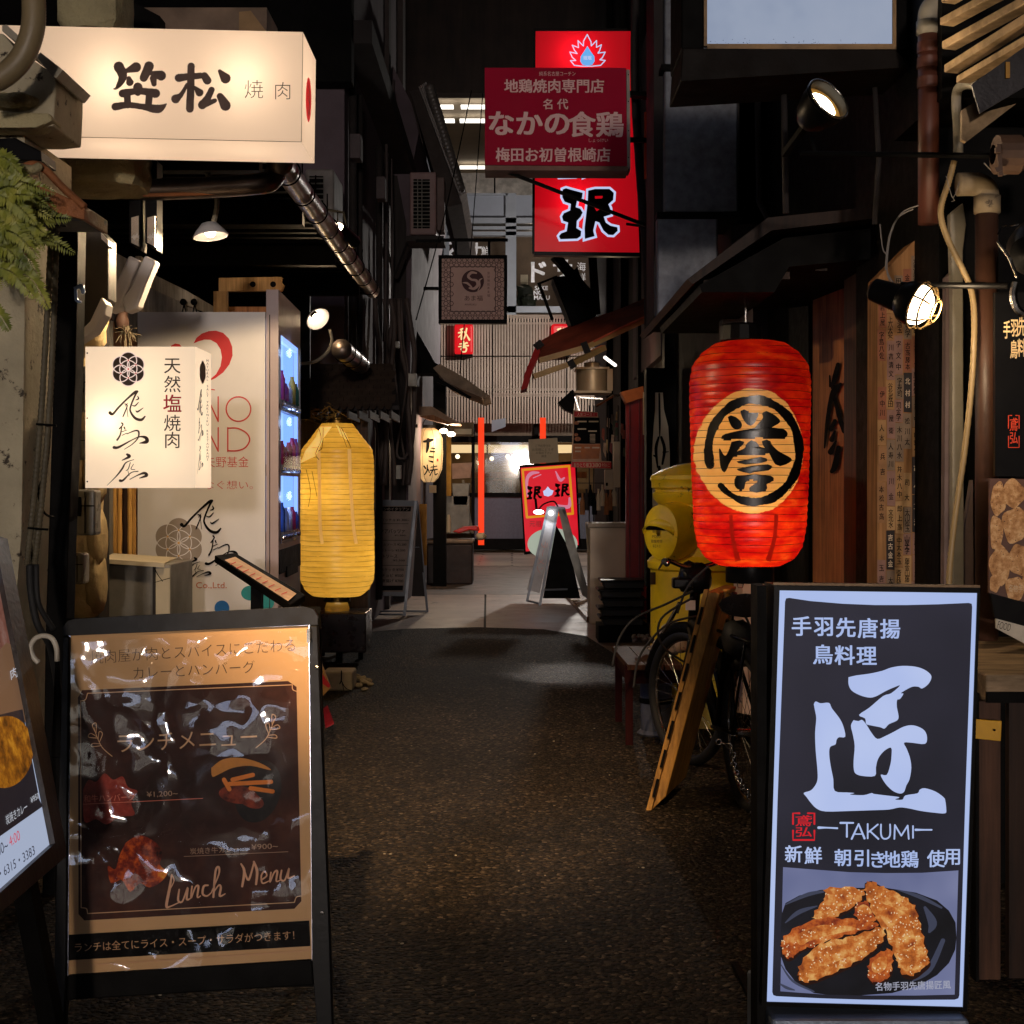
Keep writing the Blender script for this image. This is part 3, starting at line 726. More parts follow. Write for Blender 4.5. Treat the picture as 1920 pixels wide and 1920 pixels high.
w = MB(); w.prism([P(x, y, 4.54) for x, y in [(4, 48), (12, 46), (40, 72), (38, 84), (4, 58)]], (0, .3, 0)); w.prism([P(x, y, 4.54) for x, y in [(68, 106), (76, 98), (118, 131), (106, 146), (100, 145)]], (0, .3, 0)); w.each('flashing', m_whitew, st)
MB().pbox(225, 14, 500, 70, 6.6, .3).build('pale_wall', M('pale_wall', S(120, 100, 84), .9), st)
MB().prism([P(x, y, 6.5) for x, y in [(448, 22), (470, 20), (500, 60), (448, 60)]], (0, .2, 0)).build('pale_bracket', M('pale_bracket', S(150, 120, 84), .9), st)
MB().prism([P(x, y, 6.4) for x, y in [(205, -20), (300, 30), (300, 60), (225, 60)]], (0, .1, 0)).build('dark_fascia', m_black, st)

hs = thing('exhaust_hose', 'thick ribbed olive hose curving past the corner block', 'hose', P(30, 60, 4.35))
MB().tube([P(x, y, 4.3) for x, y in catmull([(56, -60), (63, 0), (60, 60), (38, 112), (0, 146), (-40, 158)], 22)], .035, 16, ripple=.03).build('hose', M('olive_hose', S(128, 112, 82), .5, 0, .2), hs, smooth=True)
jb = MB(); jb.prism([P(x, y, 4.5) for x, y in [(-60, 262), (28, 258), (76, 283), (78, 302), (28, 300), (-60, 276)]], (0, .15, 0)); tag(jb.build('junction_box', m_blackgloss, bevel=.004), 'black junction box wedged just below the left end of the large lit sign', 'junction box')
gu = thing('rusty_gutter', 'rusty orange metal gutter sloping above the fern', 'gutter', P(80, 360, 4.3))
w = MB(); w.prism([P(x, y, 4.3) for x, y in [(-60, 290), (2, 312), (60, 340), (158, 385), (158, 412), (110, 400), (50, 366), (-60, 322)]], (0, .25, 0)); w.build('front', m_rust, gu, bevel=.003)
w = MB(); w.prism([P(x, y, 4.33) for x, y in [(-60, 324), (50, 368), (110, 402), (156, 414), (60, 412), (-60, 370)]], (0, .2, 0)); w.build('underside', m_dark, gu)
w = MB(); w.tube([P(40, 315, 4.32), P(62, 308, 4.32), P(85, 318, 4.32), P(118, 352, 4.32), P(158, 388, 4.3)], .012, 8, smooth=4); w.build('drain_bar', m_rust, gu, smooth=True)
w = MB(); w.tube([P(-30, 290, 4.28), P(30, 312, 4.28), P(60, 318, 4.28), P(74, 312, 4.3)], .014, 8, smooth=4); w.build('twisted_pipe', m_stucco, gu, smooth=True)

# fern
m_leaf, t_, p_ = nodes('fern_leaf'); v_ = coords(t_)
t_.links.new(ramp(t_, noise(t_, v_, 14, 4), [(.3, (.09, .12, .02, 1)), (.55, (.27, .29, .04, 1)), (.75, (.48, .44, .09, 1))]), p_.inputs['Base Color']); p_.inputs['Roughness'].default_value = .5
fe = thing('hanging_fern', 'yellow green fern hanging in front of the peeling wall under the rusty gutter', 'plant', P(-30, 430, 4.2))
random.seed(3)
def frond(w, a, b, sag, n, ll):
    mid = (a + b) / 2 + Vector((0, 0, sag)); pts = [Vector(q) for q in catmull([tuple(a), tuple(mid), tuple(b)], n // 2)]
    for i in range(1, len(pts)):
        tdir = (pts[i] - pts[i - 1]).normalized(); k = i / len(pts); L = ll * math.sin(math.pi * min(k * .9 + .12, 1)) ** .7
        for sd in (-1, 1):
            side = tdir.cross(Vector((random.uniform(-.3, .3), 1, random.uniform(-.3, .3)))).normalized() * sd
            tip = pts[i] + (side + tdir * .55).normalized() * L * random.uniform(.8, 1.15) + Vector((0, random.uniform(-.3, .3) * L, -.15 * L))
            ax = tip - pts[i]; wv = ax.cross(Vector((0, 1, .3))).normalized() * L * .17
            s0 = pts[i]; w.add([s0, s0 + ax * .42 + wv, tip, s0 + ax * .42 - wv], [(0, 1, 2, 3)])
for k in range(44):
    w = MB(); a = P(-50 + random.uniform(-30, 40), 330 + random.uniform(-40, 120), 4.2 + random.uniform(-.1, .1))
    ang = random.uniform(-.2, 1.35); L = random.uniform(.14, .24)
    b = a + Vector((math.cos(ang) * L, random.uniform(-.08, .08), -math.sin(ang) * L))
    frond(w, a, b, random.uniform(.01, .05), 30, random.uniform(.024, .036))
    w.build('frond', m_leaf, fe)
for (x0, y0, x1, y1) in ((-20, 330, 60, 400), (-30, 380, 84, 470), (0, 440, 74, 520), (-20, 500, 66, 560), (30, 510, 92, 580), (-30, 590, 18, 620), (-20, 300, 40, 330), (-10, 420, 88, 440), (-40, 460, 55, 505)):
    w = MB(); frond(w, P(x0, y0, 4.18), P(x1, y1, 4.15), .03, 40, .034); w.build('frond', m_leaf, fe)
w = MB(); w.lathe(P(-70, 420, 4.3), [(.06, -.1), (.09, .08), (.095, .08)], 16); w.build('pot', m_dark, fe)

cd = thing('ribbed_conduit', 'pair of dark ribbed conduits tied together and running down the left wall', 'conduit', P(75, 1060, 4.45))
for dx in (0, 15):
    w = MB(); w.tube([P(x, y, 4.45 + dx * .001) for x, y in catmull([(98 + dx * .6, 400), (90 + dx * .8, 560), (78 + dx, 760), (64 + dx, 930), (50 + dx, 1060)], 34)], .0105, 10, ripple=-.16); w.build('conduit', M('conduit_grey', S(92, 84, 66), .45), cd, smooth=False)
w = MB()
for y, x in ((420, 100), (795, 82), (990, 66)): w.tube([P(x - 14, y, 4.42), P(x + 24, y + 3, 4.42)], .004, 6)
w.each('cable_tie', m_black, cd)
w = MB(); w.tube([P(56, 1058, 4.45), P(58, 1110, 4.45), P(70, 1170, 4.45), P(95, 1215, 4.5), P(110, 1300, 4.6)], .012, 8, smooth=6); w.tube([P(68, 1058, 4.45), P(72, 1130, 4.45), P(100, 1180, 4.5)], .009, 8, smooth=6); w.each('black_cable', m_rubber, cd, smooth=True)
w = MB(); w.tube([P(98, 700, 4.6), P(90, 860, 4.5), P(72, 920, 4.5), P(82, 960, 4.5), P(100, 970, 4.6)], .004, 6, smooth=6); w.tube([P(58, 980, 4.5), P(62, 1080, 4.5), P(76, 1150, 4.5)], .003, 6, smooth=6); w.each('thin_cable', m_black, cd)

po = thing('steel_post', 'near-black steel post standing left of the hanging white sign', 'post', P(125, 1900, 4.85))
w = MB(); w.prism([P(x, y, 4.85) for x, y in [(102, 405), (146, 405), (141, 700), (128, 1000), (120, 1300), (112, 1900), (76, 1900), (84, 1200), (98, 760)]], (0, .1, 0)); w.build('shaft', m_black, po, bevel=.006)
w = MB(); w.brush([[(141, 540, 5), (152, 537, 9), (156, 548, 7)], [(141, 540, 5), (143, 562, 6), (152, 566, 4)]], flat(4.82), 0); hk = w.build('hook', M('blue_steel', S(120, 136, 160), .35, .6), po); hk.modifiers.new('Solid', 'SOLIDIFY').thickness = .006

acd = thing('pipe_cover', 'wide dark pipe cover with a pale curved foot beside the steel post', 'pipe cover', P(172, 600, 5.5))
w = MB(); w.prism([P(x, y, 5.5) for x, y in [(146, 420), (180, 424), (203, 446), (203, 560), (186, 596), (144, 618)]], (0, .12, 0)); w.build('cover', M('olive_cover', S(52, 46, 36), .5), acd, bevel=.012)
w = MB(); w.prism([P(x, y, 5.46) for x, y in [(190, 555), (199, 570), (196, 590), (175, 622), (142, 643), (142, 628), (168, 602)]], (0, .10, 0)); w.build('bend', m_white, acd, bevel=.008)
w = MB(); w.prism([P(x, y, 5.47) for x, y in [(189, 436), (203, 452), (203, 460), (190, 448)]], (0, .1, 0)); w.build('joint', m_white, acd)
def cover(x, lab, dx=0):
    t = thing('pipe_cover', lab, 'pipe cover', P(x, 560, 5.9), 'narrow pipe covers behind the hanging white sign')
    w = MB(); w.prism([P(x + a, y, 5.9) for a, y in [(0, 300), (22, 300), (22, 470), (0, 456)]], (0, .1, 0)); w.build('cover', m_blackgloss, t, bevel=.004)
    w = MB(); w.prism([P(x + a, y, 5.88) for a, y in [(-1, 478), (20, 488), (6, 520), (-16, 578), (-38, 586), (-44, 560), (-32, 545)]], (0, .09, 0)); w.build('bend', m_white, t, bevel=.01)
    w = MB(); w.prism([P(x + a, y, 5.87) for a, y in [(4, 408), (18, 404), (18, 462), (4, 455)]], (0, .02, 0)); w.build('bright_side', m_chrome, t)
    return t
cover(242, 'narrow black pipe cover ending in a pale bend just right of the wide dark one'); cover(272, 'narrow black pipe cover with pale bend, farther right, above the vending machine corner')

# stones, meters
sp = thing('stone_pillar', 'pillar faced with rounded cream stones behind the meter boxes', 'pillar', P(165, 1300, 6.0))
MB().pbox(128, 560, 180, 1350, 6.08, .2).build('core', m_dark, sp)
for k, (x, y, ww, hh) in enumerate([(172, 610, 52, 100), (150, 640, 34, 70), (152, 700, 40, 96), (160, 790, 60, 110), (148, 885, 34, 80), (178, 890, 36, 110), (170, 965, 40, 90), (160, 1035, 62, 92), (182, 1010, 28, 110), (156, 1120, 50, 110), (180, 1090, 30, 120), (160, 1220, 60, 120)]):
    w = MB(); w.rock(P(x, y, 6.05), (ww * 6.05 / F, .16, hh * 6.05 / F), 9, .22, k, 3.2); w.build('stone', m_stone, sp, smooth=True)
def meter(x0, y0, x1, y1, lab):
    t = thing('electric_meter', lab, 'electric meter', P((x0 + x1) / 2, y1, 5.6), 'electric meters on the stone pillar')
    MB().pbox(x0, y0, x1, y1, 5.6, .09).build('case', m_plast, t, bevel=.012, seg=3)
    q = flat(5.6); h = y1 - y0
    w = MB(); w.pbox(x0 - 6, y0 + h * .16, x0 + (x1 - x0) * .45, y0 + h * .58, 5.588, .01); w.build('dial_window', m_blackgloss, t, bevel=.002)
    w = MB(); w.pbox(x0 + 2, y0 + h * .34, x1 - 2, y0 + h * .37, 5.592, .006); w.pbox(x0 + (x1 - x0) * .6, y0 + 4, x0 + (x1 - x0) * .63, y1 - 4, 5.592, .006); w.build('seam', m_dark, t)
meter(138, 686, 180, 772, 'uppermost clear plastic electric meter beside the hanging white sign')
meter(128, 918, 178, 1004, 'large electric meter just below the hanging white sign')
meter(124, 1038, 156, 1096, 'lowest electric meter, smallest of the stack on the stone pillar')
meter(134, 806, 160, 862, 'small rounded electric meter at the left edge of the hanging white sign')

# bamboo screen, plank wall behind
bw = thing('plank_wall', 'weathered pale plank wall of the shop behind the vending machine', 'wall', P(300, 640, 8.2))
w = MB(); w.prism([P(x, y, 8.3) for x, y in [(210, 470), (262, 498), (262, 640), (210, 600)]], (0, .05, 0)); w.prism([P(x, y, 8.2) for x, y in [(266, 525), (345, 566), (382, 590), (440, 612), (440, 700), (266, 700)]], (0, .05, 0)); w.each('board', m_wood_l, bw)
w = MB(); w.prism([P(x, y, 8.15) for x, y in [(262, 502), (350, 545), (420, 586), (420, 600), (345, 570), (262, 530)]], (0, .06, 0)); w.prism([P(x, y, 8.14) for x, y in [(254, 480), (264, 480), (264, 640), (254, 640)]], (0, .06, 0)); w.each('batten', m_wood_l, bw)
w = MB(); w.pbox(204, 560, 262, 1200, 8.5, .06); w.build('back_boards', m_wood_p, bw)
w = MB()
for x in (345, 365): w.lathe(P(x, 567, 8.1), [(.001, 0), (.018, .004), (.02, .02), (.001, .034)], 10, (0, -1, 0)); w.tube([P(x, 570, 8.08), P(x - 5, 595, 8.08)], .004, 5); w.tube([P(x, 570, 8.08), P(x + 6, 595, 8.08)], .004, 5)
w.each('hook', m_black, bw)
bs = thing('bamboo_screen', 'bamboo poles leaning beside the stone pillar', 'bamboo screen', P(225, 1100, 7.2))
for k, (x, y0, r) in enumerate([(214, 880, .014), (224, 905, .013), (234, 885, .013), (243, 900, .012), (251, 890, .011), (207, 600, .014)]):
    w = MB(); pts = []; rr = []
    for i in range(15): pts.append(P(x, y0 + i * 24, 7.2 + .03 * k)); rr.append(r * (1.15 if i % 4 == 0 else 1))
    w.tube(pts, rr, 10); w.build('bamboo_pole', m_bamboo if k % 3 != 2 else m_wood_d, bs, smooth=True)
MB().pbox(196, 600, 207, 1200, 7.1, .05).build('grey_post', m_grey, bs)
dr = thing('dried_plant', 'withered grey plant with a clay pot hung above the hanging white sign', 'plant', P(235, 640, 6.6))
w = MB()
for k in range(40):
    a = random.uniform(0, 6.28); L = random.uniform(.03, .07); c = P(236, 628, 6.6)
    w.tube([c, c + Vector((math.cos(a) * L * .5, random.uniform(-.02, .02), abs(math.sin(a)) * L * .7)), c + Vector((math.cos(a) * L, random.uniform(-.03, .03), math.sin(a) * L - .01))], .0016, 4, smooth=3)
w.build('leaves', M('dry_leaf', S(120, 108, 88), .8), dr)
w = MB(); w.lathe(P(228, 622, 6.62), [(.01, 0), (.03, .01), (.035, .05), (.025, .08), (.03, .09)], 12); w.build('pot', M('clay_pot', S(70, 46, 36), .7), dr, smooth=True)

# ------------------------------------------------------------------ big lit sign
ls = thing('lit_sign', 'large cream lit box sign with brush lettering on the stucco building', 'sign', P(340, 160, 5.15))
d0 = 5.0; fr = [P(-40, 46, d0), P(568, 60, d0), P(565, 266, d0), P(-40, 253, d0)]; bk = [p + Vector((0, .33, 0)) for p in fr]
m_sign1 = Acryl('cream_acrylic', S(240, 210, 180), .46, .5, S(255, 226, 196))
MB().add(fr, [(0, 1, 2, 3)]).build('front_panel', m_sign1, ls)
MB().add([fr[3], fr[2], bk[2], bk[3]], [(0, 1, 2, 3)]).build('bottom_panel', m_sign1, ls)
MB().add([fr[1], bk[1], bk[2], fr[2]], [(0, 1, 2, 3)]).build('side_panel', m_sign1, ls)
MB().add(bk + [fr[0], fr[1]], [(0, 1, 2, 3), (4, 5, 1, 0)]).build('back_panel', m_white, ls)
m_seam = M('seam', S(170, 140, 108), .6)
w = MB(); w.bar(fr[3], fr[2], .002, .002); w.bar(fr[1], fr[2], .002, .002); w.build('edge_joint', m_seam, ls)
pj1 = Plane(fr[0], fr[1], fr[2])
R = lambda pts: [(x / 3, y / 3, ww / 3) for x, y, ww in pts]
m_br = M('grey_brown_ink', S(104, 82, 72), .7, 0, .35, 9, 0)
w = MB()
w.brush([R(s) for s in [
    [(668, 375, 60), (690, 430, 50), (660, 490, 22), (640, 500, 8)], [(705, 400, 22), (765, 378, 58)], [(725, 440, 26), (730, 462, 44)],
    [(838, 372, 56), (808, 438, 46)], [(850, 412, 24), (905, 425, 58)], [(862, 440, 40), (866, 472, 30)],
    [(690, 525, 46), (780, 512, 36), (875, 525, 52)], [(775, 490, 54), (775, 520, 40)], [(715, 540, 38), (718, 590, 40)], [(840, 530, 40), (834, 592, 38)],
    [(648, 600, 44), (720, 590, 36), (800, 600, 34), (890, 612, 48), (935, 585, 8)],
    [(1005, 438, 46), (1070, 430, 38), (1130, 425, 34)], [(1075, 372, 42), (1072, 500, 42), (1068, 612, 44)], [(1052, 475, 20), (1020, 530, 26), (988, 556, 52)], [(1095, 490, 16), (1122, 520, 46)],
    [(1150, 425, 40), (1166, 452, 48)], [(1236, 400, 22), (1268, 440, 60)], [(1190, 505, 36), (1165, 555, 40), (1138, 590, 50)], [(1140, 592, 40), (1210, 565, 24)], [(1238, 542, 40), (1268, 594, 60)]]], pj1, .003, 6, .05)
w.build('brush_lettering', m_br, ls)
w = MB(); w.text('焼', 476, 167, 38, pj1, bold=-.012); w.text('肉', 530, 170, 36, pj1, bold=-.012); w.build('small_lettering', m_brownink, ls)
pjs = Plane(fr[1], bk[1], bk[2]); w = MB(); w.disc(578.5, 187, 5.2, 42, pjs, .003); w.build('red_seal', Em('red_seal', S(214, 40, 36), .8), ls)
w = MB(); w.brush([[(577, 158, 1.2), (580, 172, 1.2), (577, 180, 1.2)], [(576, 182, 1), (581, 195, 1.2)], [(577, 200, 1), (579, 216, 1.2)], [(581, 176, 1), (580, 214, 1)]], pjs, .005); w.build('seal_lettering', m_cream, ls)
for x, y in ((225, 170), (470, 165)): lamp('POINT', P(x, y, d0 + .13), 1.45, (1, .88, .74), ls, size=.02)

# ------------------------------------------------------------------ hanging white sign
hsn = thing('lit_sign', 'square white lit box sign with a dark petal emblem and cursive lettering', 'sign', P(280, 915, 5.4))
d0 = 5.3; fr = [P(160, 650, d0), P(366, 650, d0), P(366, 915, d0), P(160, 915, d0)]; bk = [p + Vector((0, .28, 0)) for p in fr]
m_sign2 = Acryl('white_acrylic', S(255, 232, 206), .50, .5, S(255, 232, 200))
MB().add(fr, [(0, 1, 2, 3)]).build('front_panel', m_sign2, hsn)
MB().add([fr[1], bk[1], bk[2], fr[2]], [(0, 1, 2, 3)]).build('side_panel', m_sign2, hsn)
MB().add(bk + [fr[0], fr[1], fr[2], fr[3]], [(0, 1, 2, 3), (4, 5, 1, 0), (7, 6, 2, 3), (0, 3, 7, 4)]).build('casing', m_white, hsn)
lamp('POINT', P(212, 790, d0 + .08), .8, (1, .88, .7), hsn, size=.02); lamp('POINT', P(290, 720, d0 + .14), .5, (1, .86, .66), hsn, size=.02); lamp('POINT', P(320, 850, d0 + .14), .5, (1, .86, .66), hsn, size=.02)
pj2 = Plane(*fr[:3]); pj2s = Plane(fr[1], bk[1], bk[2])
def petals(cx, cy, r, pj, mb_d, mb_l, mb_r, off=.002, kx=1.0, lw=.10):
    for k in range(6):
        a = math.pi / 6 + k * math.pi / 3 + math.pi / 6 * 0
        a = math.pi / 2 + k * math.pi / 3
        mb_d.disc(cx + kx * r * math.cos(a), cy + r * math.sin(a), r * kx, r, pj, off + .0001 * k)
        mb_l.ring(cx + kx * r * math.cos(a), cy + r * math.sin(a), r * kx * .97, r * .97, r * lw, pj, off + .0012 + .0001 * k)
    mb_l.ring(cx, cy, r * kx, r, r * lw, pj, off + .0019)
    if mb_r:
        mb_r.disc(cx, cy, r * .1 * kx, r * .1, pj, off + .0024)
        for k in range(6):
            a = math.pi / 2 + k * math.pi / 3; mb_r.disc(cx + kx * r * math.cos(a), cy + r * math.sin(a), r * .08 * kx, r * .08, pj, off + .0024)
a, b, c = MB(), MB(), MB(); petals(240.5, 692, 16.2, pj2, a, b, c, lw=.11)
a.build('emblem_petals', m_brownink, hsn); b.build('emblem_lines', Em('pale_line', S(255, 222, 205), .9), hsn); c.build('emblem_dots', Em('red_dot', S(225, 50, 50), .8), hsn)
ASUKA = [[(180, 920, 34), (215, 935, 24), (290, 850, 20), (400, 740, 18), (500, 655, 26), (532, 642, 14)], [(530, 645, 24), (500, 700, 18), (447, 830, 16), (442, 900, 18), (500, 985, 26), (580, 1010, 28), (630, 965, 14)], [(535, 705, 8), (546, 738, 16), (510, 755, 6)],
         [(545, 785, 8), (500, 830, 14), (460, 820, 6)], [(608, 855, 6), (535, 905, 18), (512, 892, 8)], [(370, 805, 10), (400, 830, 12), (350, 960, 12), (345, 972, 4)], [(405, 795, 6), (375, 835, 6)], [(395, 830, 6), (410, 975, 5)],
         [(330, 1050, 16), (345, 1072, 14), (300, 1125, 14)], [(330, 1095, 12), (312, 1200, 16), (272, 1268, 20)], [(362, 1105, 16), (372, 1130, 12)], [(330, 1165, 8), (392, 1142, 7)], [(335, 1208, 8), (398, 1180, 7)], [(398, 1190, 8), (500, 1150, 14), (548, 1162, 18), (540, 1240, 14), (470, 1320, 10), (365, 1388, 6)],
         [(232, 1365, 32), (290, 1362, 24), (450, 1275, 12), (560, 1228, 14), (640, 1240, 32), (650, 1290, 38), (560, 1310, 8)],
         [(400, 1455, 24), (428, 1482, 30), (335, 1530, 8)], [(490, 1520, 5), (385, 1560, 12), (335, 1640, 18), (260, 1735, 12), (140, 1855, 3)], [(440, 1560, 8), (415, 1640, 10), (385, 1665, 6)], [(482, 1580, 6), (450, 1640, 8), (500, 1650, 6)], [(410, 1665, 6), (425, 1730, 6)],
         [(310, 1792, 28), (350, 1785, 20), (450, 1690, 10), (540, 1672, 10)], [(435, 1775, 8), (540, 1720, 12), (620, 1695, 26), (650, 1725, 30), (560, 1760, 8)]]
def asuka(mb, pj, f, off=.002):
    mb.brush([[(*f(x, y), ww * 1.3 * f(None, None)) for x, y, ww in st_] for st_ in ASUKA], pj, off, 6)
w = MB(); asuka(w, pj2, lambda x, y: (1 / 6.86) if x is None else (180 + x / 6.86, 640 + y / 6.86)); w.build('cursive_lettering', m_brownink, hsn)
w = MB()
for ch, y in (('天', 686), ('然', 720), ('焼', 793), ('肉', 825)): w.text(ch, 323, y, 33, pj2, bold=.004, rough=.004)
w.build('column_lettering', m_brownink, hsn)
MB().text('塩', 323, 756, 36, pj2, bold=.012).build('red_lettering', m_redink, hsn)
a, b = MB(), MB(); petals(380, 698, 10.5, pj2s, a, b, None, kx=.24, lw=.2); a.build('side_emblem', m_brownink, hsn); b.build('side_emblem_lines', m_cream, hsn)
w = MB(); asuka(w, pj2s, lambda x, y: .05 if x is None else (375 + (x - 400) / 50, 730 + (y - 640) / 7.8 * 1.02), .002)
w.vtext('NATURAL SALT YAKINIKU RESTAURANT', 389, 676, 6.0, 6, pj2s, w=None, bold=.01); w.build('side_lettering', m_brownink, hsn)
w = MB()
for y in (662, 784, 903): w.disc(163.5, y, 1.6, 1.6, pj2, .001, 10)
w.each('screw', m_ink, hsn)

# ------------------------------------------------------------------ vending machine
vm = thing('vending_machine', 'white vending machine with red heart graphic and glowing blue product window', 'vending machine', P(400, 1700, 7.9))
a = P(258, 585, 7.55); b = P(518, 1500, 7.55); xf = b.x; zb = .25
MB().box(a.x, xf - .26, 7.55, 8.45, zb, a.z).build('cabinet', m_white, vm)
c0 = P(522, 543, 7.55); c1 = P(563, 583, 8.5); ztop = c0.z
da = Vector((c0.x, 7.55, 0)); db = Vector((c1.x, 8.5, 0))
w = MB(); w.box(xf - .26, da.x - .07, 7.55, 7.57, zb, a.z); w.box(xf - .26, db.x - .02, 8.45, 8.48, zb, a.z); w.box(xf - .26, da.x - .07, 7.57, 8.45, a.z - .03, a.z); w.box(xf - .26, da.x - .07, 7.57, 8.45, zb, zb + .4); w.build('side_wall', m_white, vm)
w = MB(); w.box(a.x + .05, xf - .05, 7.62, 8.4, 0.03, zb); w.build('plinth', m_black, vm)
def vq(t0, t1, z0, z1, o=0.0):
    p, q = da.lerp(db, t0), da.lerp(db, t1); n = (db - da).cross(Vector((0, 0, 1))).normalized() * o
    return [p + n + Vector((0, 0, z0)), q + n + Vector((0, 0, z0)), q + n + Vector((0, 0, z1)), p + n + Vector((0, 0, z1))]
zw1, zw0 = P(0, 622, 7.5).z, P(0, 1022, 7.5).z
fr_ = M('machine_front', S(170, 150, 150), .4, 0, .1, 3)
w = MB()
for q in (vq(0, 1, zw1, ztop), vq(0, 1, .3, zw0), vq(0, .1, zw0, zw1), vq(.9, 1, zw0, zw1)): w.prism(q, (-.065, 0, 0))
w.build('front_door', fr_, vm)
MB().prism(vq(.08, .93, zw0, zw1, -.03), (-.02, 0, 0)).build('display_back', Acryl('blue_back', S(130, 168, 238), 1.5, .3), vm)
w = MB()
for (t0, t1, z0, z1) in ((.1, .13, zw0, zw1), (.87, .9, zw0, zw1), (.13, .87, zw1 - .03, zw1)): w.prism(vq(t0, t1, z0, z1, -.004), (-.02, 0, 0))
w.build('led_strip', Em('blue_led', S(140, 178, 255), 1.6), vm)
cols = [S(190, 40, 80), S(60, 90, 160), S(190, 150, 60), S(150, 40, 60), S(210, 200, 210), S(60, 120, 80), S(180, 70, 140)]
mats = [M('drink_label', c, .3) for c in cols]
m_price = M('button_row', S(40, 40, 70), .3)
for si, py in enumerate((745, 870, 1000)):
    z = P(0, py, 7.5).z - .03
    MB().prism(vq(.1, .9, z - .03, z + .03, .004), (-.12, 0, 0)).build('shelf', m_price, vm)
    sh_ = vm.children[-1]
    w = MB()
    for k in range(14):
        p = da.lerp(db, .12 + .76 * k / 13); w.lathe(p + Vector((0.004, 0, z)), [(.001, 0), (.012, .0), (.012, .012), (.001, .014)], 8, (1, 0, 0))
    w.each('button', m_chrome, sh_)
    if si > 0 or True:
        for k in range(5):
            p = da.lerp(db, .18 + .64 * k / 4) + Vector((-.008, 0, z + .03)); w = MB()
            hh = random.choice((.10, .13, .16)); w.lathe(p, [(.001, 0), (.022, 0), (.022, hh * .72), (.011, hh * .9), (.011, hh), (.001, hh)], 10); w.build('bottle', random.choice(mats), sh_, smooth=True)
MB().prism(vq(.1, .9, zw0, zw1, .016), (-.003, 0, 0)).build('window_glass', Glass('machine_glass', (.9, .94, 1, 1), ior=1.015), vm)
w = MB(); w.prism(vq(.3, .8, .9, .96, .01), (-.02, 0, 0)); w.prism(vq(.25, .8, .45, .7, .006), (-.02, 0, 0)); w.build('delivery_hatch', m_black, vm)
MB().prism(vq(.02, .98, zw0 - .16, zw0 - .03, .005), (-.01, 0, 0)).build('button_panel', m_black, vm)
for py_ in (660, 790, 930): lamp('POINT', da.lerp(db, .45) + Vector((.012, 0, P(0, py_, 7.9).z)), .7, (.5, .66, 1), vm, size=.03)
pj3 = flat(7.55)
w = MB(); K = lambda x, y: (x / 3, 440 + y / 3)
w.poly([K(*q) for q in [(1088, 612), (1105, 580), (1135, 556), (1175, 542), (1215, 540), (1255, 552), (1288, 585), (1306, 630), (1308, 680), (1290, 730), (1255, 775), (1210, 808), (1180, 822), (1180, 815), (1215, 785), (1240, 740), (1248, 690), (1240, 645), (1218, 610), (1185, 592), (1150, 590), (1115, 600)]], pj3)
w.poly([K(*q) for q in [(960, 625), (985, 612), (1010, 616), (1030, 640), (1060, 760), (1180, 815), (1180, 822), (1100, 790), (1020, 720)]], pj3)
w.build('heart_graphic', m_redink, vm)
w = MB(); lw = 2.6
def strokes(mb, *ps): mb.brush([[(x, y, lw) for x, y in p] for p in ps], pj3, .002, 2)
strokes(w, [(286, 790), (303, 766)], [(269, 766), (286, 790)], [(286, 790), (286, 791)], [(286, 766 + 24), (286, 790)])
strokes(w, [(388, 790), (388, 744)], [(388, 744), (409, 790)], [(409, 790), (409, 744)], [(330, 790), (348, 744)], [(348, 744), (366, 790)], [(337, 775), (359, 775)])
w.ring(447, 767, 23, 23, lw, pj3); strokes(w, [(286, 768), (286, 790)])
strokes(w, [(388, 846), (388, 802)], [(388, 802), (409, 846)], [(409, 846), (409, 802)], [(427, 846), (427, 802)]); w.brush([[(427, 803, lw), (445, 803, lw), (462, 812, lw), (468, 825, lw), (460, 839, lw), (445, 845, lw), (427, 845, lw)]], pj3)
strokes(w, [(280, 846), (280, 802)], [(280, 803), (300, 803)], [(280, 823), (297, 823)], [(318, 802), (318, 832)], [(318, 832), (338, 846)], [(338, 846), (356, 832)], [(356, 832), (356, 802)])
w.text('矢野基金', 425, 866, 22, pj3, bold=-.008, w=82); w.text('つなぐ想い。', 418, 909, 18, pj3, bold=-.012, w=112)
w.brush([[(396, 730, 2), (402, 731, 2)]], pj3)
w.build('red_lettering', M('soft_red_ink', S(206, 62, 60), .5, 0, .05, 3, 0), vm)
a, b, c = MB(), MB(), MB(); petals(335, 1018, 24, pj3, a, b, c, lw=.06); a.build('grey_emblem', M('grey_ink', S(150, 136, 122), .5, 0, .05, 3, 0), vm); b.build('emblem_lines', m_white, vm); c.build('emblem_dots', M('ochre_dot', S(206, 160, 90), .5), vm)
w = MB(); K3 = lambda x, y: .22 if x is None else ((1010 + (x - 165) * .335 * 1.42 + 0) / 3, 880 + (175 + (y - 640) * .5) / 3)
for lo, hi, sx, sy, x0, y0, k_ in ((0, 8, 0, 0, 0, 0, 0),): pass
def part_(sts, f, k):
    w.brush([[(*f(x, y), ww * k * 1.3) for x, y, ww in s_] for s_ in sts], pj3, .004, 6)
part_(ASUKA[:8], lambda x, y: (338 + (x - 165) * .163, 938 + (y - 640) * .163), .15)
part_(ASUKA[8:15], lambda x, y: (384 + (x - 215) * .135, 1004 + (y - 1045) * .165), .13)
part_(ASUKA[15:], lambda x, y: (334 + (x - 140) * .118, 1045 + (y - 1445) * .11), .11)
w.build('cursive_lettering', m_ink, vm)
MB().text('AsukaZa Co.,Ltd.', 361, 1098, 16, pj3, w=128).build('company_lettering', M('orange_ink', S(196, 100, 50), .5, 0, .05, 3, 0), vm)
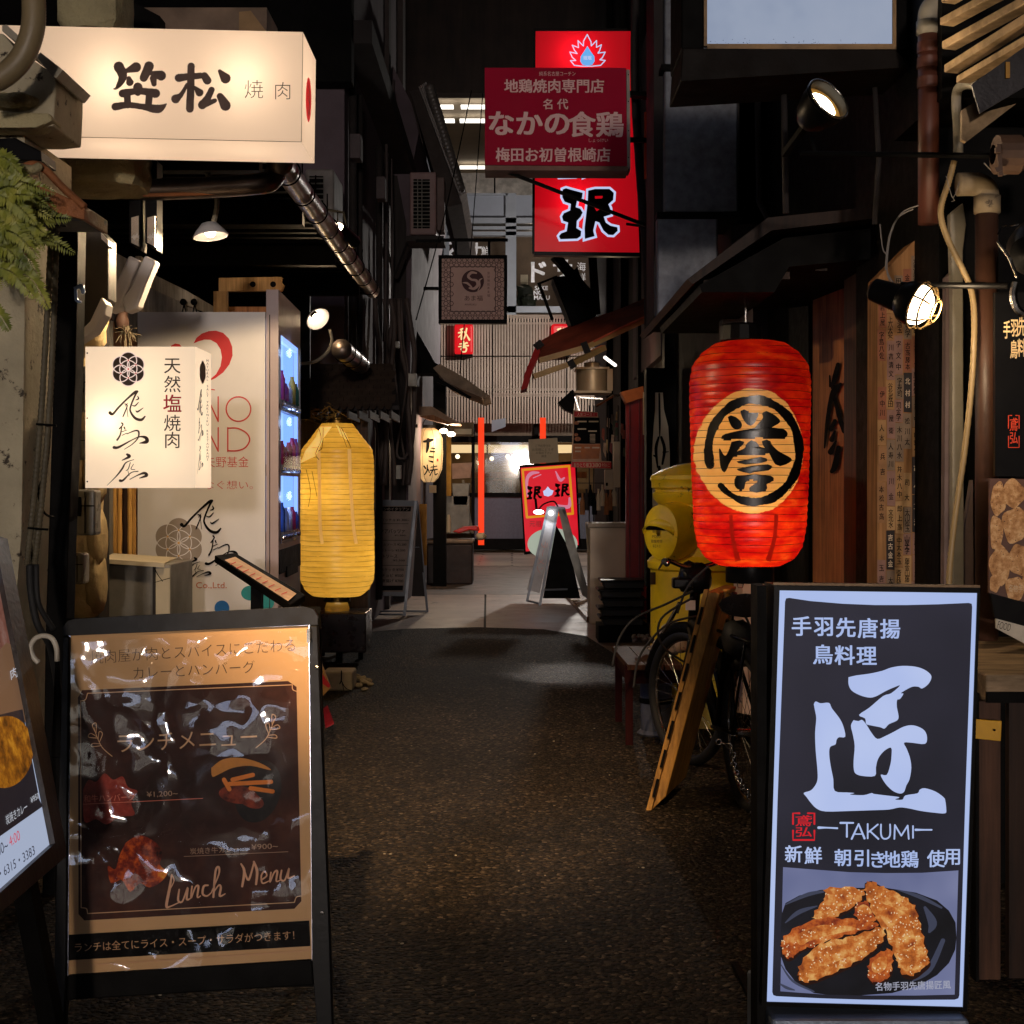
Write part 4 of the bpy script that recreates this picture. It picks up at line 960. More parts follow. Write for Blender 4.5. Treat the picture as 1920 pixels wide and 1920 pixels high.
w = MB(); w.disc(470, 1112, 18, 14, pj3); w.disc(492, 1130, 22, 16, pj3, .0024); w.build('teal_dot', M('teal_ink', S(20, 140, 140), .5), vm)
MB().disc(416, 1140, 14, 14, pj3).build('blue_dot', M('blue_ink', S(20, 100, 170), .5), vm)
MB().box(P(505, 0, 7.55).x, P(506.5, 0, 7.55).x, 7.546, 7.56, zb, P(0, 590, 7.55).z).build('door_seam', m_dark, vm)
# wooden frame on top of the machine
wf = thing('plywood_stand', 'plywood frame with two round holes standing on the vending machine', 'frame', P(470, 585, 7.9))
MB().pprism([(410, 521), (528, 519), (527, 528), (532, 535), (528, 545), (410, 546)], 7.9, .04).build('top_board', Wood('plywood', S(150, 108, 62), S(190, 146, 92), .7), wf)
MB().pbox(400, 546, 426, 590, 7.9, .04).build('side_board', Wood('plywood_side', S(130, 94, 56), S(168, 128, 80), .7), wf)
q = flat(7.9); w = MB(); w.disc(474, 533, 5.5, 5.5, q); w.disc(512, 533, 5.5, 5.5, q); w.each('hole', m_black, wf)
w = MB(); w.pbox(428, 575, 520, 586, 8.3, .03); w.build('lower_rail', m_wood_p, wf)
# metal cabinet in front
mc = thing('metal_cabinet', 'grey sheet metal cabinet with a pale top in front of the vending machine', 'cabinet', P(245, 1500, 6.7))
d_ = 6.6; A = P(192, 1052, d_); B = P(288, 1400, d_)
zt = P(0, 1058, d_).z
MB().box(A.x, B.x + .08, d_, d_ + .45, .1, zt).build('body', m_grey, mc, bevel=.006)
MB().prism([P(192, 1048, d_ - .02), P(308, 1056, d_ - .02), P(330, 1045, d_ + .45), P(212, 1037, d_ + .45)], (0, 0, -.02)).build('top', m_cream, mc)
MB().pbox(292, 1066, 318, 1300, d_ - .01, .02).build('pale_side', m_cream, mc)
w = MB(); q = flat(d_ - .01); w.brush([[(290, 1066, 1.5), (296, 1078, 1.5), (305, 1090, 1.2)], [(290, 1092, 1), (318, 1084, 1.4)]], q, .004); w.build('scratch', m_ink, mc)
MB().pbox(286, 1062, 291, 1300, d_ - .012, .02).build('seam', m_dark, mc)
# menu lectern
ml = thing('menu_stand', 'small tilted menu stand in a black frame above the lunch board', 'menu stand', P(480, 1500, 5.8))
tl, tr_, brr, bll = P(402, 1041, 5.95), P(440, 1036, 6.1), P(572, 1115, 5.75), P(544, 1134, 5.55)
w = MB(); w.prism([tl, tr_, brr, bll], (0, 0, -.03)); w.build('tray', m_black, ml, bevel=.004)
pjm = Plane(tl, tr_, brr)
w = MB(); w.poly([(421, 1050), (441, 1044), (556, 1113), (540, 1127)], pjm, .004); w.build('menu_sheet', M('menu_sheet', S(205, 170, 140), .6, 0, .2, 20, .05), ml)
w = MB()
for k in range(9): x = 438 + k * 12; y = 1056 + k * 7.0; w.brush([[(x - 6, y + 2.2, 1.6), (x + 4, y - 2, 1.6)]], pjm, .006)
w.build('menu_lettering', m_redink, ml)
w = MB(); w.pbox(470, 1100, 490, 1500, 5.85, .05); w.pbox(440, 1480, 520, 1500, 5.8, .2); w.each('post', m_black, ml)
# umbrella
um = thing('umbrella', 'white curved umbrella handle hooked beside the lunch board', 'umbrella', P(80, 1240, 4.2))
w = MB(); w.tube([P(x, y, 4.2) for x, y in [(72, 1243), (60, 1228), (58, 1210), (68, 1196), (84, 1192), (98, 1198), (106, 1216), (107, 1240)]], .0075, 10, smooth=5); w.build('handle', M('white_plastic_handle', S(206, 196, 178), .4), um, smooth=True)
w = MB(); w.tube([P(107, 1240, 4.2), P(108, 1420, 4.15)], [.006, .02], 8); w.tube([P(108, 1420, 4.15), P(112, 1800, 4.1)], [.02, .008], 8); w.build('canopy', m_black, um)
# ------------------------------------------------------------------ paper lanterns
def Paper(name, build_col, em, tr, transl=1.0):
    m, t, p = nodes(name); t.nodes.remove(p); out = t.nodes['Material Output']
    col = build_col(t)
    b = N(t, 'ShaderNodeBsdfTranslucent'); df = N(t, 'ShaderNodeBsdfDiffuse'); gl = N(t, 'ShaderNodeBsdfGlossy'); gl.inputs['Roughness'].default_value = .35
    for n_ in (b, df): t.links.new(col, n_.inputs[0])
    m1 = N(t, 'ShaderNodeMixShader'); m1.inputs[0].default_value = .3; t.links.new(b.outputs[0], m1.inputs[1]); t.links.new(df.outputs[0], m1.inputs[2])
    m2 = N(t, 'ShaderNodeMixShader'); m2.inputs[0].default_value = .04; t.links.new(m1.outputs[0], m2.inputs[1]); t.links.new(gl.outputs[0], m2.inputs[2])
    e = N(t, 'ShaderNodeEmission'); e.inputs[1].default_value = em; t.links.new(col, e.inputs[0])
    a = N(t, 'ShaderNodeAddShader'); t.links.new(m2.outputs[0], a.inputs[0]); t.links.new(e.outputs[0], a.inputs[1]); t.links.new(a.outputs[0], out.inputs[0])
    return m
def ribbed(prof, n, depth):
    """profile (r, z) sampled into n paper bays between bamboo hoops"""
    z0, z1 = prof[0][1], prof[-1][1]; bar = Barrel(0, 0, prof); out = []
    for i in range(n * 4 + 1):
        z = z0 + (z1 - z0) * i / (n * 4); r = bar.rad(z)
        ph = (i % 4) / 4
        out.append((r - depth * (0.0 if ph == .5 else .45 if ph in (.25, .75) else 1.0), z))
    return out
def body(name, c, prof, n, depth, mat, par, seg=56, wob=.0, amp=0.0):
    w = MB(); w.lathe((c.x, c.y, 0), ribbed(prof, n, depth), seg)
    if amp:
        for v in w.v:
            d_ = Vector((v.x - c.x, v.y - c.y, 0)); k = 1 + amp * mnoise.noise(Vector((v.x * 5, v.y * 5, v.z * 9))) + amp * .6 * mnoise.noise(Vector((v.x * 14, v.y * 14, v.z * 22 + 7)))
            v.x = c.x + d_.x * k; v.y = c.y + d_.y * k; v.z += amp * .25 * mnoise.noise(Vector((v.x * 9, v.y * 9, v.z * 3 + 3)))
    return w.build(name, mat, par, smooth=True)
def hoops(c, prof, n, par, mat, r=.0016, grow=-.001):
    w = MB(); bar = Barrel(0, 0, prof); z0, z1 = prof[0][1], prof[-1][1]
    for i in range(1, n):
        z = z0 + (z1 - z0) * i / n; rr = bar.rad(z) + grow
        w.tube([(c.x + rr * math.cos(a), c.y + rr * math.sin(a), z + .002 * math.sin(3 * a + i)) for a in [2 * math.pi * k / 40 for k in range(40)]], r, 4, closed=True)
    return w.build('hoop', mat, par)

# yellow lantern
dy = 11.0; yc = P(632, 0, dy + .29); yl = thing('paper_lantern', 'tall torn yellow paper lantern standing by the vending machine', 'lantern', P(632, 1145, dy + .29))
Y = lambda y: P(0, y, dy + .29).z
k_ = (dy + .29) / F
yprof = [(46 * k_, Y(1117)), (60 * k_, Y(1106)), (69 * k_, Y(1088)), (71 * k_, Y(1060)), (69.5 * k_, Y(980)), (69 * k_, Y(862)), (66 * k_, Y(842)), (50 * k_, Y(822)), (31 * k_, Y(797)), (28 * k_, Y(793))]
def ycol(t):
    v = coords(t); f = noise(t, v, 3.5, 5); f2 = noise(t, coords(t, (1, 1, 6)), 6, 5)
    c = ramp(t, f, [(.3, S(222, 176, 66)), (.7, S(236, 196, 96))])
    mx = N(t, 'ShaderNodeMix', data_type='RGBA', blend_type='MULTIPLY'); mx.inputs[0].default_value = .55; t.links.new(c, mx.inputs[6])
    t.links.new(ramp(t, f2, [(.35, (.72, .68, .6, 1)), (.55, (1, 1, 1, 1))]), mx.inputs[7]); return mx.outputs[2]
m_ylan = Paper('yellow_lantern_paper', ycol, .05, .6)
body('paper_body', yc, yprof, 34, .0035, m_ylan, yl, 64, amp=.012)
hoops(yc, yprof, 34, yl, M('lantern_hoop', S(156, 116, 48), .7, 0, .2, 5, 0), .0014, -.0015)
pjy = Barrel(yc.x, yc.y, yprof)
m_tape = Paper('paper_tape', lambda t: ramp(t, noise(t, coords(t), 8), [(.3, S(206, 172, 104)), (.7, S(222, 190, 120))]), .42, .5)  # own emission stands in for lantern light shining through the tape
for x0, x1, x2 in ((597, 600, 604), (655, 662, 668)):
    w = MB(); w.brush([[(x0, 842, 7), (x0 + 2, 900, 6), (x1, 980, 6), (x2, 1020, 6)]], pjy, .006, 8, .05, False); w.each('tape_strip', m_tape, yl)
m_flap = Paper('torn_flap', lambda t: ramp(t, noise(t, coords(t), 12), [(.3, S(240, 200, 96)), (.7, S(255, 232, 150))]), .5, .7)  # emission again replaces the lantern light that the body paper blocks
for pts in ([(600, 800), (622, 800), (606, 822), (596, 848), (590, 856), (564, 868), (572, 846), (592, 820)], [(630, 796), (648, 812), (654, 826), (648, 824), (638, 816)]):
    w = MB(); w.poly(pts, pjy, .016); w.build('torn_flap', m_flap, yl)
w = MB(); w.brush([[(598, 804, 1.2), (602, 825, 1.0), (592, 850, 1.2), (598, 862, 1)], [(606, 802, 1), (604, 838, 1.4), (596, 846, 1)], [(574, 880, 1), (582, 920, 1), (578, 950, 1)], [(585, 884, 1), (594, 930, 1)], [(640, 802, 1.2), (652, 826, 1.6), (658, 840, 1)], [(636, 800, 1), (650, 838, 1)]], pjy, .02, 8, .4); w.build('crack', M('crack_line', S(110, 74, 20), .8), yl)
w = MB(); w.lathe((yc.x, yc.y, 0), [(25 * k_, Y(1128)), (25 * k_, Y(1116)), (46 * k_, Y(1116))], 32); w.lathe((yc.x, yc.y, 0), [(26 * k_, Y(795)), (28 * k_, Y(795)), (28 * k_, Y(774)), (24 * k_, Y(774)), (24 * k_, Y(780))], 32); w.each('metal_collar', M('brass_collar', S(120, 92, 40), .3, .85), yl, smooth='auto')
w = MB(); w.lathe((yc.x, yc.y, 0), [(22 * k_, Y(1146)), (23 * k_, Y(1140)), (20 * k_, Y(1130)), (8 * k_, Y(1128))], 28); w.each('light_ring', m_ylan, yl, smooth=True)
lamp('POINT', (yc.x - .07, yc.y - .06, Y(925)), 3.4, (1, .80, .50), yl, size=.1)
lamp('POINT', (yc.x + .06, yc.y, Y(1050)), 3.4, (1, .84, .58), yl, size=.08); lamp('POINT', (yc.x, yc.y, Y(845)), 1.1, (1, .8, .45), yl, size=.05)
ys = thing('lantern_stand', 'dark brown box stand below the yellow paper lantern', 'stand', P(640, 1245, dy + .3))
MB().pbox(592, 1150, 686, 1224, dy + .05, .5).build('box', M('dark_brown_lacquer', S(44, 22, 18), .3), ys, bevel=.01)
w = MB(); w.pbox(630, 1224, 641, 1243, dy + .1, .05); w.pbox(600, 1224, 608, 1240, dy + .45, .05); w.pbox(672, 1224, 680, 1238, dy + .45, .05); w.each('leg', m_black, ys)
MB().lathe((yc.x, yc.y, Y(1150)), [(24 * k_, 0), (24 * k_, .02), (8 * k_, .03)], 24).build('socket', m_black, ys)

# red lantern
drr = 6.2; rcen = P(1406, 0, drr + .26); rl = thing('paper_lantern', 'big glossy red lantern with a cream disc and black brush character', 'lantern', P(1406, 1090, drr + .26))
k_ = (drr + .26) / F; Y = lambda y: P(0, y, drr + .26).z
rprof = [(58 * k_, Y(1060)), (82 * k_, Y(1048)), (98 * k_, Y(1024)), (105 * k_, Y(985)), (109 * k_, Y(900)), (113 * k_, Y(760)), (113 * k_, Y(715)), (108 * k_, Y(685)), (90 * k_, Y(661)), (64 * k_, Y(643)), (50 * k_, Y(641))]
def rcol(t):
    v = coords(t); f = noise(t, coords(t, (3, 3, 8)), 2.4, 4, .6); f3 = noise(t, v, 3, 4)
    add = N(t, 'ShaderNodeMath', operation='MULTIPLY_ADD'); t.links.new(f3, add.inputs[0]); add.inputs[1].default_value = .5; t.links.new(f, add.inputs[2])
    red = ramp(t, add.outputs[0], [(.45, S(120, 2, 8)), (.66, S(190, 16, 14)), (.84, S(222, 52, 16)), (1.0, S(236, 104, 34))])
    # cream disc painted on the front of the paper, with a brushed edge
    ctr = P(1260 + 578 / 3.84, 600 + 945 / 3.84, drr + .02) - P(1406, 1090, drr + .26)
    tc = N(t, 'ShaderNodeTexCoord'); sx = N(t, 'ShaderNodeSeparateXYZ'); t.links.new(tc.outputs['Object'], sx.inputs[0])
    def ma(op, a_, b_):
        n_ = N(t, 'ShaderNodeMath', operation=op)
        for i, x_ in enumerate((a_, b_)):
            if isinstance(x_, (int, float)): n_.inputs[i].default_value = x_
            else: t.links.new(x_, n_.inputs[i])
        return n_.outputs[0]
    dx = ma('DIVIDE', ma('SUBTRACT', sx.outputs[0], ctr.x), 386 / 3.84 * (drr + .03) / F); dz = ma('DIVIDE', ma('SUBTRACT', sx.outputs[2], ctr.z), 450 / 3.84 * (drr + .03) / F)
    r2 = ma('ADD', ma('SQRT', ma('ADD', ma('MULTIPLY', dx, dx), ma('MULTIPLY', dz, dz)), 0), ma('MULTIPLY', ma('SUBTRACT', noise(t, coords(t, (10, 10, 16)), 1.6, 4), .5), .10))
    inn = ma('MULTIPLY', ramp(t, r2, [(.985, (1, 1, 1, 1)), (1.0, (0, 0, 0, 1))]), ma('LESS_THAN', sx.outputs[1], 0))
    mx = N(t, 'ShaderNodeMix', data_type='RGBA'); t.links.new(inn, mx.inputs[0]); t.links.new(red, mx.inputs[6]); t.links.new(ramp(t, noise(t, v, 6), [(.3, S(238, 186, 100)), (.7, S(248, 206, 124))]), mx.inputs[7])
    return mx.outputs[2]
m_rlan = Paper('red_lantern_paper', rcol, .05, .6)
body('paper_body', rcen, rprof, 30, .0028, m_rlan, rl, 96)
hoops(rcen, rprof, 30, rl, M('red_hoop', S(60, 6, 6), .4, 0, .2, 5, 0), .0011, -.0018)
pjr = Barrel(rcen.x, rcen.y, rprof)
U = lambda x, y: (1260 + x / 3.84, 600 + y / 3.84)
def conform(mb, pts, pj, off, step=3.2):
    """polygon draped on the curved paper: sliced into thin horizontal strips"""
    ys = sorted(p[1] for p in pts); y = ys[0]; n = len(pts)
    def spans(yy):
        xs = []
        for (x0, y0), (x1, y1) in zip(pts, pts[1:] + pts[:1]):
            if (y0 <= yy < y1) or (y1 <= yy < y0): xs.append(x0 + (x1 - x0) * (yy - y0) / (y1 - y0))
        xs.sort(); return list(zip(xs[::2], xs[1::2]))
    rows = int((ys[-1] - ys[0]) / step) + 1
    for r in range(rows):
        ya, yb = ys[0] + (ys[-1] - ys[0]) * r / rows, ys[0] + (ys[-1] - ys[0]) * (r + 1) / rows
        sa, sb = spans(ya + 1e-4), spans(yb - 1e-4)
        if len(sa) != len(sb):
            mid = spans((ya + yb) / 2); sa = sb = mid
        for (a0, a1), (b0, b1) in zip(sa, sb):
            q = max(int((max(a1, b1) - min(a0, b0)) / 6), 1)
            vs = [pj(a0 + (a1 - a0) * i / q, ya, off) for i in range(q + 1)] + [pj(b0 + (b1 - b0) * i / q, yb, off) for i in range(q + 1)]
            mb.add(vs, [(i, i + 1, q + i + 2, q + i + 1) for i in range(q)])
    return mb
CH = [[(400, 690), (440, 688), (488, 722), (505, 760), (482, 790), (440, 780), (415, 740)], [(492, 655), (520, 643), (560, 665), (600, 670), (626, 663), (610, 712), (590, 746), (565, 762), (535, 746), (505, 700)],
      [(645, 672), (680, 655), (742, 685), (778, 722), (770, 745), (720, 774), (790, 780), (825, 800), (832, 830), (800, 858), (740, 856), (650, 850), (540, 852), (450, 858), (390, 868), (355, 850), (372, 825), (430, 808), (520, 790), (590, 780), (612, 755), (655, 706)],
      [(430, 870), (512, 866), (516, 890), (480, 930), (440, 990), (410, 1040), (390, 1085), (370, 1097), (350, 1060), (342, 1000), (340, 920), (370, 968), (388, 975), (412, 930)],
      [(645, 866), (700, 862), (722, 900), (770, 945), (862, 998), (840, 1030), (780, 1052), (745, 1040), (720, 1000), (700, 960), (660, 910)],
      [(530, 900), (570, 866), (615, 885), (632, 915), (690, 925), (702, 958), (620, 974), (500, 972), (450, 985), (440, 960), (520, 925)],
      [(465, 1018), (560, 1000), (640, 985), (685, 1000), (676, 1022), (600, 1034), (500, 1040)], [(455, 1075), (540, 1056), (640, 1042), (706, 1040), (720, 1060), (690, 1085), (600, 1094), (560, 1106), (500, 1092)],
      [(470, 1116), (600, 1110), (700, 1118), (735, 1140), (720, 1165), (682, 1180), (686, 1215), (650, 1240), (590, 1242), (555, 1222), (570, 1196), (622, 1162), (560, 1152), (530, 1170), (520, 1215), (490, 1228), (455, 1200), (450, 1150)]]
m_lack = M('black_lacquer', S(14, 12, 10), .3, 0, .2, 5, .1, rvar=.1)
w = MB()
for i, c in enumerate(CH): conform(w, [U(*q) for q in catmull([(x, y) for x, y in c + c[:1]], 3)[:-1]], pjr, .0040 + .0003 * i)
w.build('brush_character', m_lack, rl)
w = MB()
rg = []
for k in range(46):
    a = math.radians(164 + k * 7.4); q = 62 + 8 * math.sin(k * 1.3) - (30 if k > 38 else 0) * ((k - 38) / 8)
    rg.append((*U(590 + 328 * math.cos(a), 942 + 368 * math.sin(a)), max(q, 6) / 3.84))
w.brush([rg], pjr, .0040, 3, .09)
for k in range(26):
    a = random.uniform(0.2, 1.4); rr_ = 1 + random.uniform(-.1, .1); w.brush([[(*U(590 + 328 * rr_ * math.cos(a), 942 + 368 * rr_ * math.sin(a)), 1.6), (*U(590 + 328 * rr_ * math.cos(a + .14), 942 + 368 * rr_ * math.sin(a + .14)), .8)]], pjr, .0042, 3, .4)
w.build('brush_ring', m_lack, rl)
m_rstr = Paper('dark_red_strip', lambda t: ramp(t, noise(t, coords(t), 9), [(.3, S(120, 16, 8)), (.7, S(160, 30, 12))]), .55, .3)  # strips emit by themselves, imitating lantern light seen through them
w = MB()
for x0, x1, x2 in ((1370, 1374, 1384), (1456, 1452, 1440)): w.brush([[(x0, 965, 7), (x1, 1010, 7), (x2, 1052, 10)]], pjr, .003, 8, .1, False)
w.each('tape_strip', m_rstr, rl)
w = MB(); w.lathe((rcen.x, rcen.y, 0), [(44 * k_, Y(1092)), (45 * k_, Y(1090)), (45 * k_, Y(1062)), (58 * k_, Y(1061))], 40); w.build('bottom_collar', m_blackgloss, rl, smooth='auto')
w = MB(); w.lathe((rcen.x - .04, rcen.y, 0), [(36 * k_, Y(643)), (40 * k_, Y(638)), (38 * k_, Y(612)), (34 * k_, Y(608)), (10 * k_, Y(606))], 14); w.build('top_cap', m_blackgloss, rl)
w = MB(); w.tube([P(1398, 606, drr + .26), P(1398, 560, drr + .26)], .004, 6); w.tube([P(x, y, drr + .2) for x, y in [(1410, 488), (1403, 482), (1400, 500), (1402, 535), (1408, 550), (1414, 546), (1415, 535)]], .004, 6, smooth=4); w.tube([P(1382, 1092, drr), P(1384, 1102, drr), P(1392, 1102, drr), P(1394, 1094, drr)], .002, 5); w.each('hook', m_chrome, rl)
lamp('POINT', (rcen.x, rcen.y - .05, Y(985)), 2.6, (1, .74, .46), rl, size=.05)
lamp('POINT', (rcen.x - .03, rcen.y - .04, Y(800)), 1.1, (1, .75, .45), rl, size=.05)
w = MB()

# small takoyaki lantern
dt = 19.5; tc = P(804, 0, dt + .19); tl_ = thing('paper_lantern', 'small cream paper lantern with three hiragana and a character near two bare bulbs', 'lantern', P(804, 905, dt + .19)); k_ = (dt + .19) / F; Y = lambda y: P(0, y, dt + .19).z
tprof = [(10 * k_, Y(904)), (18 * k_, Y(896)), (25 * k_, Y(880)), (27 * k_, Y(850)), (26 * k_, Y(822)), (20 * k_, Y(808)), (12 * k_, Y(803))]
m_tlan = Paper('cream_small_paper', lambda t: ramp(t, noise(t, coords(t), 4), [(.3, S(236, 204, 152)), (.7, S(246, 218, 172))]), .14, .6)
body('paper_body', tc, tprof, 20, .002, m_tlan, tl_, 36)
w = MB()
for k in range(8): a = 2 * math.pi * (k + .5) / 8; w.tube([(tc.x + r * 1.005 * math.cos(a), tc.y + r * 1.005 * math.sin(a), z) for r, z in tprof], .003, 4)
w.build('seam', M('lantern_seam', S(120, 90, 50), .8), tl_)
pjt = Barrel(tc.x, tc.y, tprof)
w = MB(); w.brush([[(795, 828, 4), (806, 826, 6), (812, 824, 4)], [(803, 824, 6), (802, 838, 6), (800, 848, 3)], [(810, 840, 3), (815, 841, 2.5)], [(807, 846, 3), (815, 847, 2.5)], [(805, 856, 3), (812, 857, 3.5)], [(804, 864, 2), (811, 866, 4)],
         [(795, 874, 3), (798, 878, 3)], [(801, 872, 2.5), (801, 882, 2.5), (796, 890, 2)], [(803, 880, 2), (805, 886, 2)], [(808, 876, 2), (819, 874, 2)], [(813, 872, 2), (812, 882, 2)], [(807, 882, 2.5), (820, 880, 2)], [(811, 882, 2), (806, 892, 2)], [(815, 882, 2), (816, 890, 2), (820, 888, 2)]], pjt, .012); w.build('brush_lettering', m_ink, tl_)
w = MB(); w.rect(819, 860, 822, 865, pjt, .012); w.build('red_seal', m_redink, tl_)
w = MB(); w.lathe((tc.x, tc.y, 0), [(11 * k_, Y(803)), (12 * k_, Y(798)), (11 * k_, Y(797)), (9 * k_, Y(800))], 20); w.tube([(tc.x + 11 * k_ * math.cos(a), tc.y, Y(798) + 14 * k_ * math.sin(a)) for a in [math.pi * i / 12 for i in range(13)]], .006, 5); w.build('handle', m_black, tl_)
lamp('POINT', (tc.x - .08, tc.y - .06, Y(852)), 1.1, (1, .82, .55), tl_, size=.03); lamp('POINT', (tc.x + .02, tc.y, Y(860)), .9, (1, .82, .55), tl_, size=.05)

# ------------------------------------------------------------------ lamps on the left
m_bulb = Em('bulb', (1, .78, .52, 1), 14)
def hood(loc, aim, r, lab, power, arm=None, target=None, lab_mat=None):
    t = thing('gooseneck_lamp', lab, 'lamp', loc); ax = (aim - loc).normalized()
    w = MB(); w.lathe(loc, [(r * .3, -r * .75), (r * .45, -r * .7), (r * .8, -r * .3), (r, 0), (r * .96, .004), (r * .78, -r * .28), (r * .4, -r * .62)], 32, ax); w.build('shade', lab_mat or m_white, t, smooth='auto')
    MB().ball(loc - ax * r * .22, r * .32, 12).build('bulb', m_bulb, t, smooth=True)
    if arm: w = MB(); w.tube(arm, .012, 8, smooth=5); w.each('arm', m_whitew, t, smooth=True)
    lamp('SPOT', loc + ax * .02, power, WARM, t, target=loc + ax, size=.04, angle=177, blend=.12)
    return t
L1 = P(395, 442, 6.2); hood(L1, L1 + Vector((.15, -.08, -1)), .077, 'white hooded lamp glowing above the vending machine', 72, [L1 + Vector((0, .05, .06)), L1 + Vector((0, .12, .2)), L1 + Vector((-.1, .2, .4))])
L2 = P(596, 598, 9.6); hood(L2, L2 + Vector((.75, -.8, -.8)), .085, 'tilted white lamp on a curved arm above the yellow lantern', 7, [P(618, 618, 9.7), P(622, 640, 9.75), P(612, 662, 9.8), P(590, 678, 9.85), P(560, 682, 9.9)])
t = thing('spot_lamp', 'small black cylinder spot lamp beside the spiral duct', 'lamp', P(650, 440, 8.0)); a = P(634, 426, 7.85); ax = Vector((-.45, -.75, .35)).normalized()
w = MB(); w.lathe(a, [(.035, 0), (.037, -.16), (.03, -.175), (.001, -.176)], 20, ax); w.build('housing', m_blackgloss, t, smooth='auto'); MB().ball(a - ax * .005, .028, 10).build('bulb', m_bulb, t, smooth=True)
w = MB(); w.tube([a - ax * .1, a + Vector((.02, .1, .1)), a + Vector((-.1, .1, .12))], .008, 6); w.each('bracket', m_black, t)
lamp('POINT', a + ax * .06, 5, WARM, t, size=.03)
# shingled awning above the lantern
aw = thing('shingle_awning', 'small awning of dark scalloped shingles above the yellow lantern', 'awning', P(650, 765, 11.4))
w = MB(); w.add([P(556, 684, 11.9), P(735, 684, 11.9), P(748, 760, 11.0), P(556, 766, 11.0)], [(0, 1, 2, 3)]); w.add([P(556, 766, 11.0), P(748, 760, 11.0), P(748, 768, 11.0), P(556, 774, 11.0)], [(0, 1, 2, 3)]); w.build('deck', m_dark, aw)
m_sh = M('shingle', S(78, 62, 50), .7, 0, .4, 9, .3)
w = MB(); pja = Plane(P(556, 684, 11.9), P(735, 684, 11.9), P(748, 760, 11.0))
for r in range(7):
    for k in range(14):
        x = 560 + k * 14 + (7 if r % 2 else 0); y = 690 + r * 11.5
        if x > 735: continue
        w.poly([(x - 6.6, y - 8), (x + 6.6, y - 8), (x + 6.6, y + 2), (x + 4, y + 7), (x, y + 9), (x - 4, y + 7), (x - 6.6, y + 2)], pja, .035 - .004 * (r % 2) + .001 * (k % 2))
w.build('shingle', m_sh, aw)
w = MB()
for k in range(9): w.box(P(570 + k * 20, 0, 11.0).x, P(574 + k * 20, 0, 11.0).x, 11.0, 11.8, P(0, 784, 11).z, P(0, 770, 11).z)
w.each('rafter', m_wood_d, aw)
w = MB(); w.pbox(540, 784, 690, 1160, 12.0, .2); w.build('boards', M('grey_boards', S(60, 50, 48), .8, 0, .5, 4, .4, 30, stretch=(14, 1, .4)), aw)
dv = thing('dried_vine', 'dried yellow vine along the awning edge above the yellow lantern', 'plant', P(600, 775, 10.95)); w = MB()
for k in range(18):
    x = random.uniform(562, 626); c = P(x, 764 + random.uniform(-5, 8), 10.9 + random.uniform(-.1, .1)); w.tube([c, c + Vector((random.uniform(-.1, .1), random.uniform(-.05, .05), random.uniform(-.08, .03))), c + Vector((random.uniform(-.14, .14), 0, random.uniform(-.1, -.02)))], .0035, 4, smooth=3)
w.each('stem', M('dry_vine', S(150, 112, 50), .8), dv)

# ------------------------------------------------------------------ left middle: cables, menu board, takoyaki stall
ct = thing('cable_bundle', 'tangled cables and trunk running down the wall behind the menu board', 'cables', P(720, 930, 14.8))
w = MB()
for k in range(9):
    x = 700 + k * 8; pts = [P(x + random.uniform(-4, 4) + 12 * math.sin(y / 120 + k), y, 14.6 + .04 * k) for y in range(560, 960, 50)]
    w.tube(pts, random.choice((.012, .02, .028, .035)), 7, smooth=4)
w.tube([P(752, 560, 14.3), P(756, 640, 14.3), P(764, 700, 14.3), P(752, 790, 14.3), P(744, 850, 14.3), P(756, 860, 14.3), P(764, 850, 14.3)], .012, 6, smooth=6)
w.build('cable', M('dusty_cable', S(74, 62, 58), .7), ct, smooth=True)
w = MB(); w.pbox(741, 640, 748, 652, 14.2, .05); w.pbox(765, 700, 781, 724, 14.2, .1); w.pbox(742, 872, 752, 898, 14.2, .06); w.build('junction_box', m_grey, ct, bevel=.004)
bb = thing('menu_board', 'grey folding menu board with handwritten dishes standing right of the yellow lantern', 'menu board', P(750, 1155, 15.6))
d_ = 15.5
f0 = [P(690, 938, d_ + .12), P(782, 942, d_ + .02), P(762, 1117, d_ - .08), P(684, 1117, d_ + .04)]
pjb = Plane(*f0[:3])
w = MB(); w.prism([pjb(x, y, 0) for x, y in [(684, 936), (783, 939), (763, 1118), (680, 1117)]], (0, .05, 0)); w.build('frame', m_alu, bb)
MB().poly([(684, 948), (775, 949), (756, 1110), (682, 1110)], pjb, .004).build('panel', M('menu_panel', S(128, 112, 104), .7), bb)
w = MB(); w.poly([(690, 950), (771, 950), (770, 959), (690, 958)], pjb, .008); w.poly([(690, 1098), (756, 1098), (755, 1107), (690, 1107)], pjb, .008); w.each('dark_band', m_ink, bb)
w = MB()
for s_, x, y, h in (('とワインのイタリアン', 732, 954, 7.5),): pass
for s_, x, y, ww in (('カルパッチョ ¥1,300~', 734, 975, 66), ('アクアパッツァ', 732, 996, 54), ('¥2,980-', 751, 1004, 22), ('クリームソース ¥2,280', 731, 1021, 62), ('ペスカトーレ ¥3,500', 730, 1032, 60), ('トマトソース', 724, 1043, 42), ('¥2,500', 748, 1051, 22), ('ブルスケッタ ¥700', 729, 1068, 56), ('アンチョビ ¥500', 728, 1079, 56), ('鮮魚唐揚げ ¥700', 728, 1089, 56)):
    w.text(s_, x, y, ww / max(len(s_) * .8, 1), pjb, .008, bold=.01, w=ww)
for y in (982, 1013, 1060): w.brush([[(694, y, .8), (766, y, .8)]], pjb, .008, 2)
w.build('handwriting', m_ink, bb)
MB().text('とワインのイタリアン', 733, 954.5, 7, pjb, .012, w=68).build('title_lettering', M('grey_letter', S(150, 134, 124), .7), bb)
w = MB()
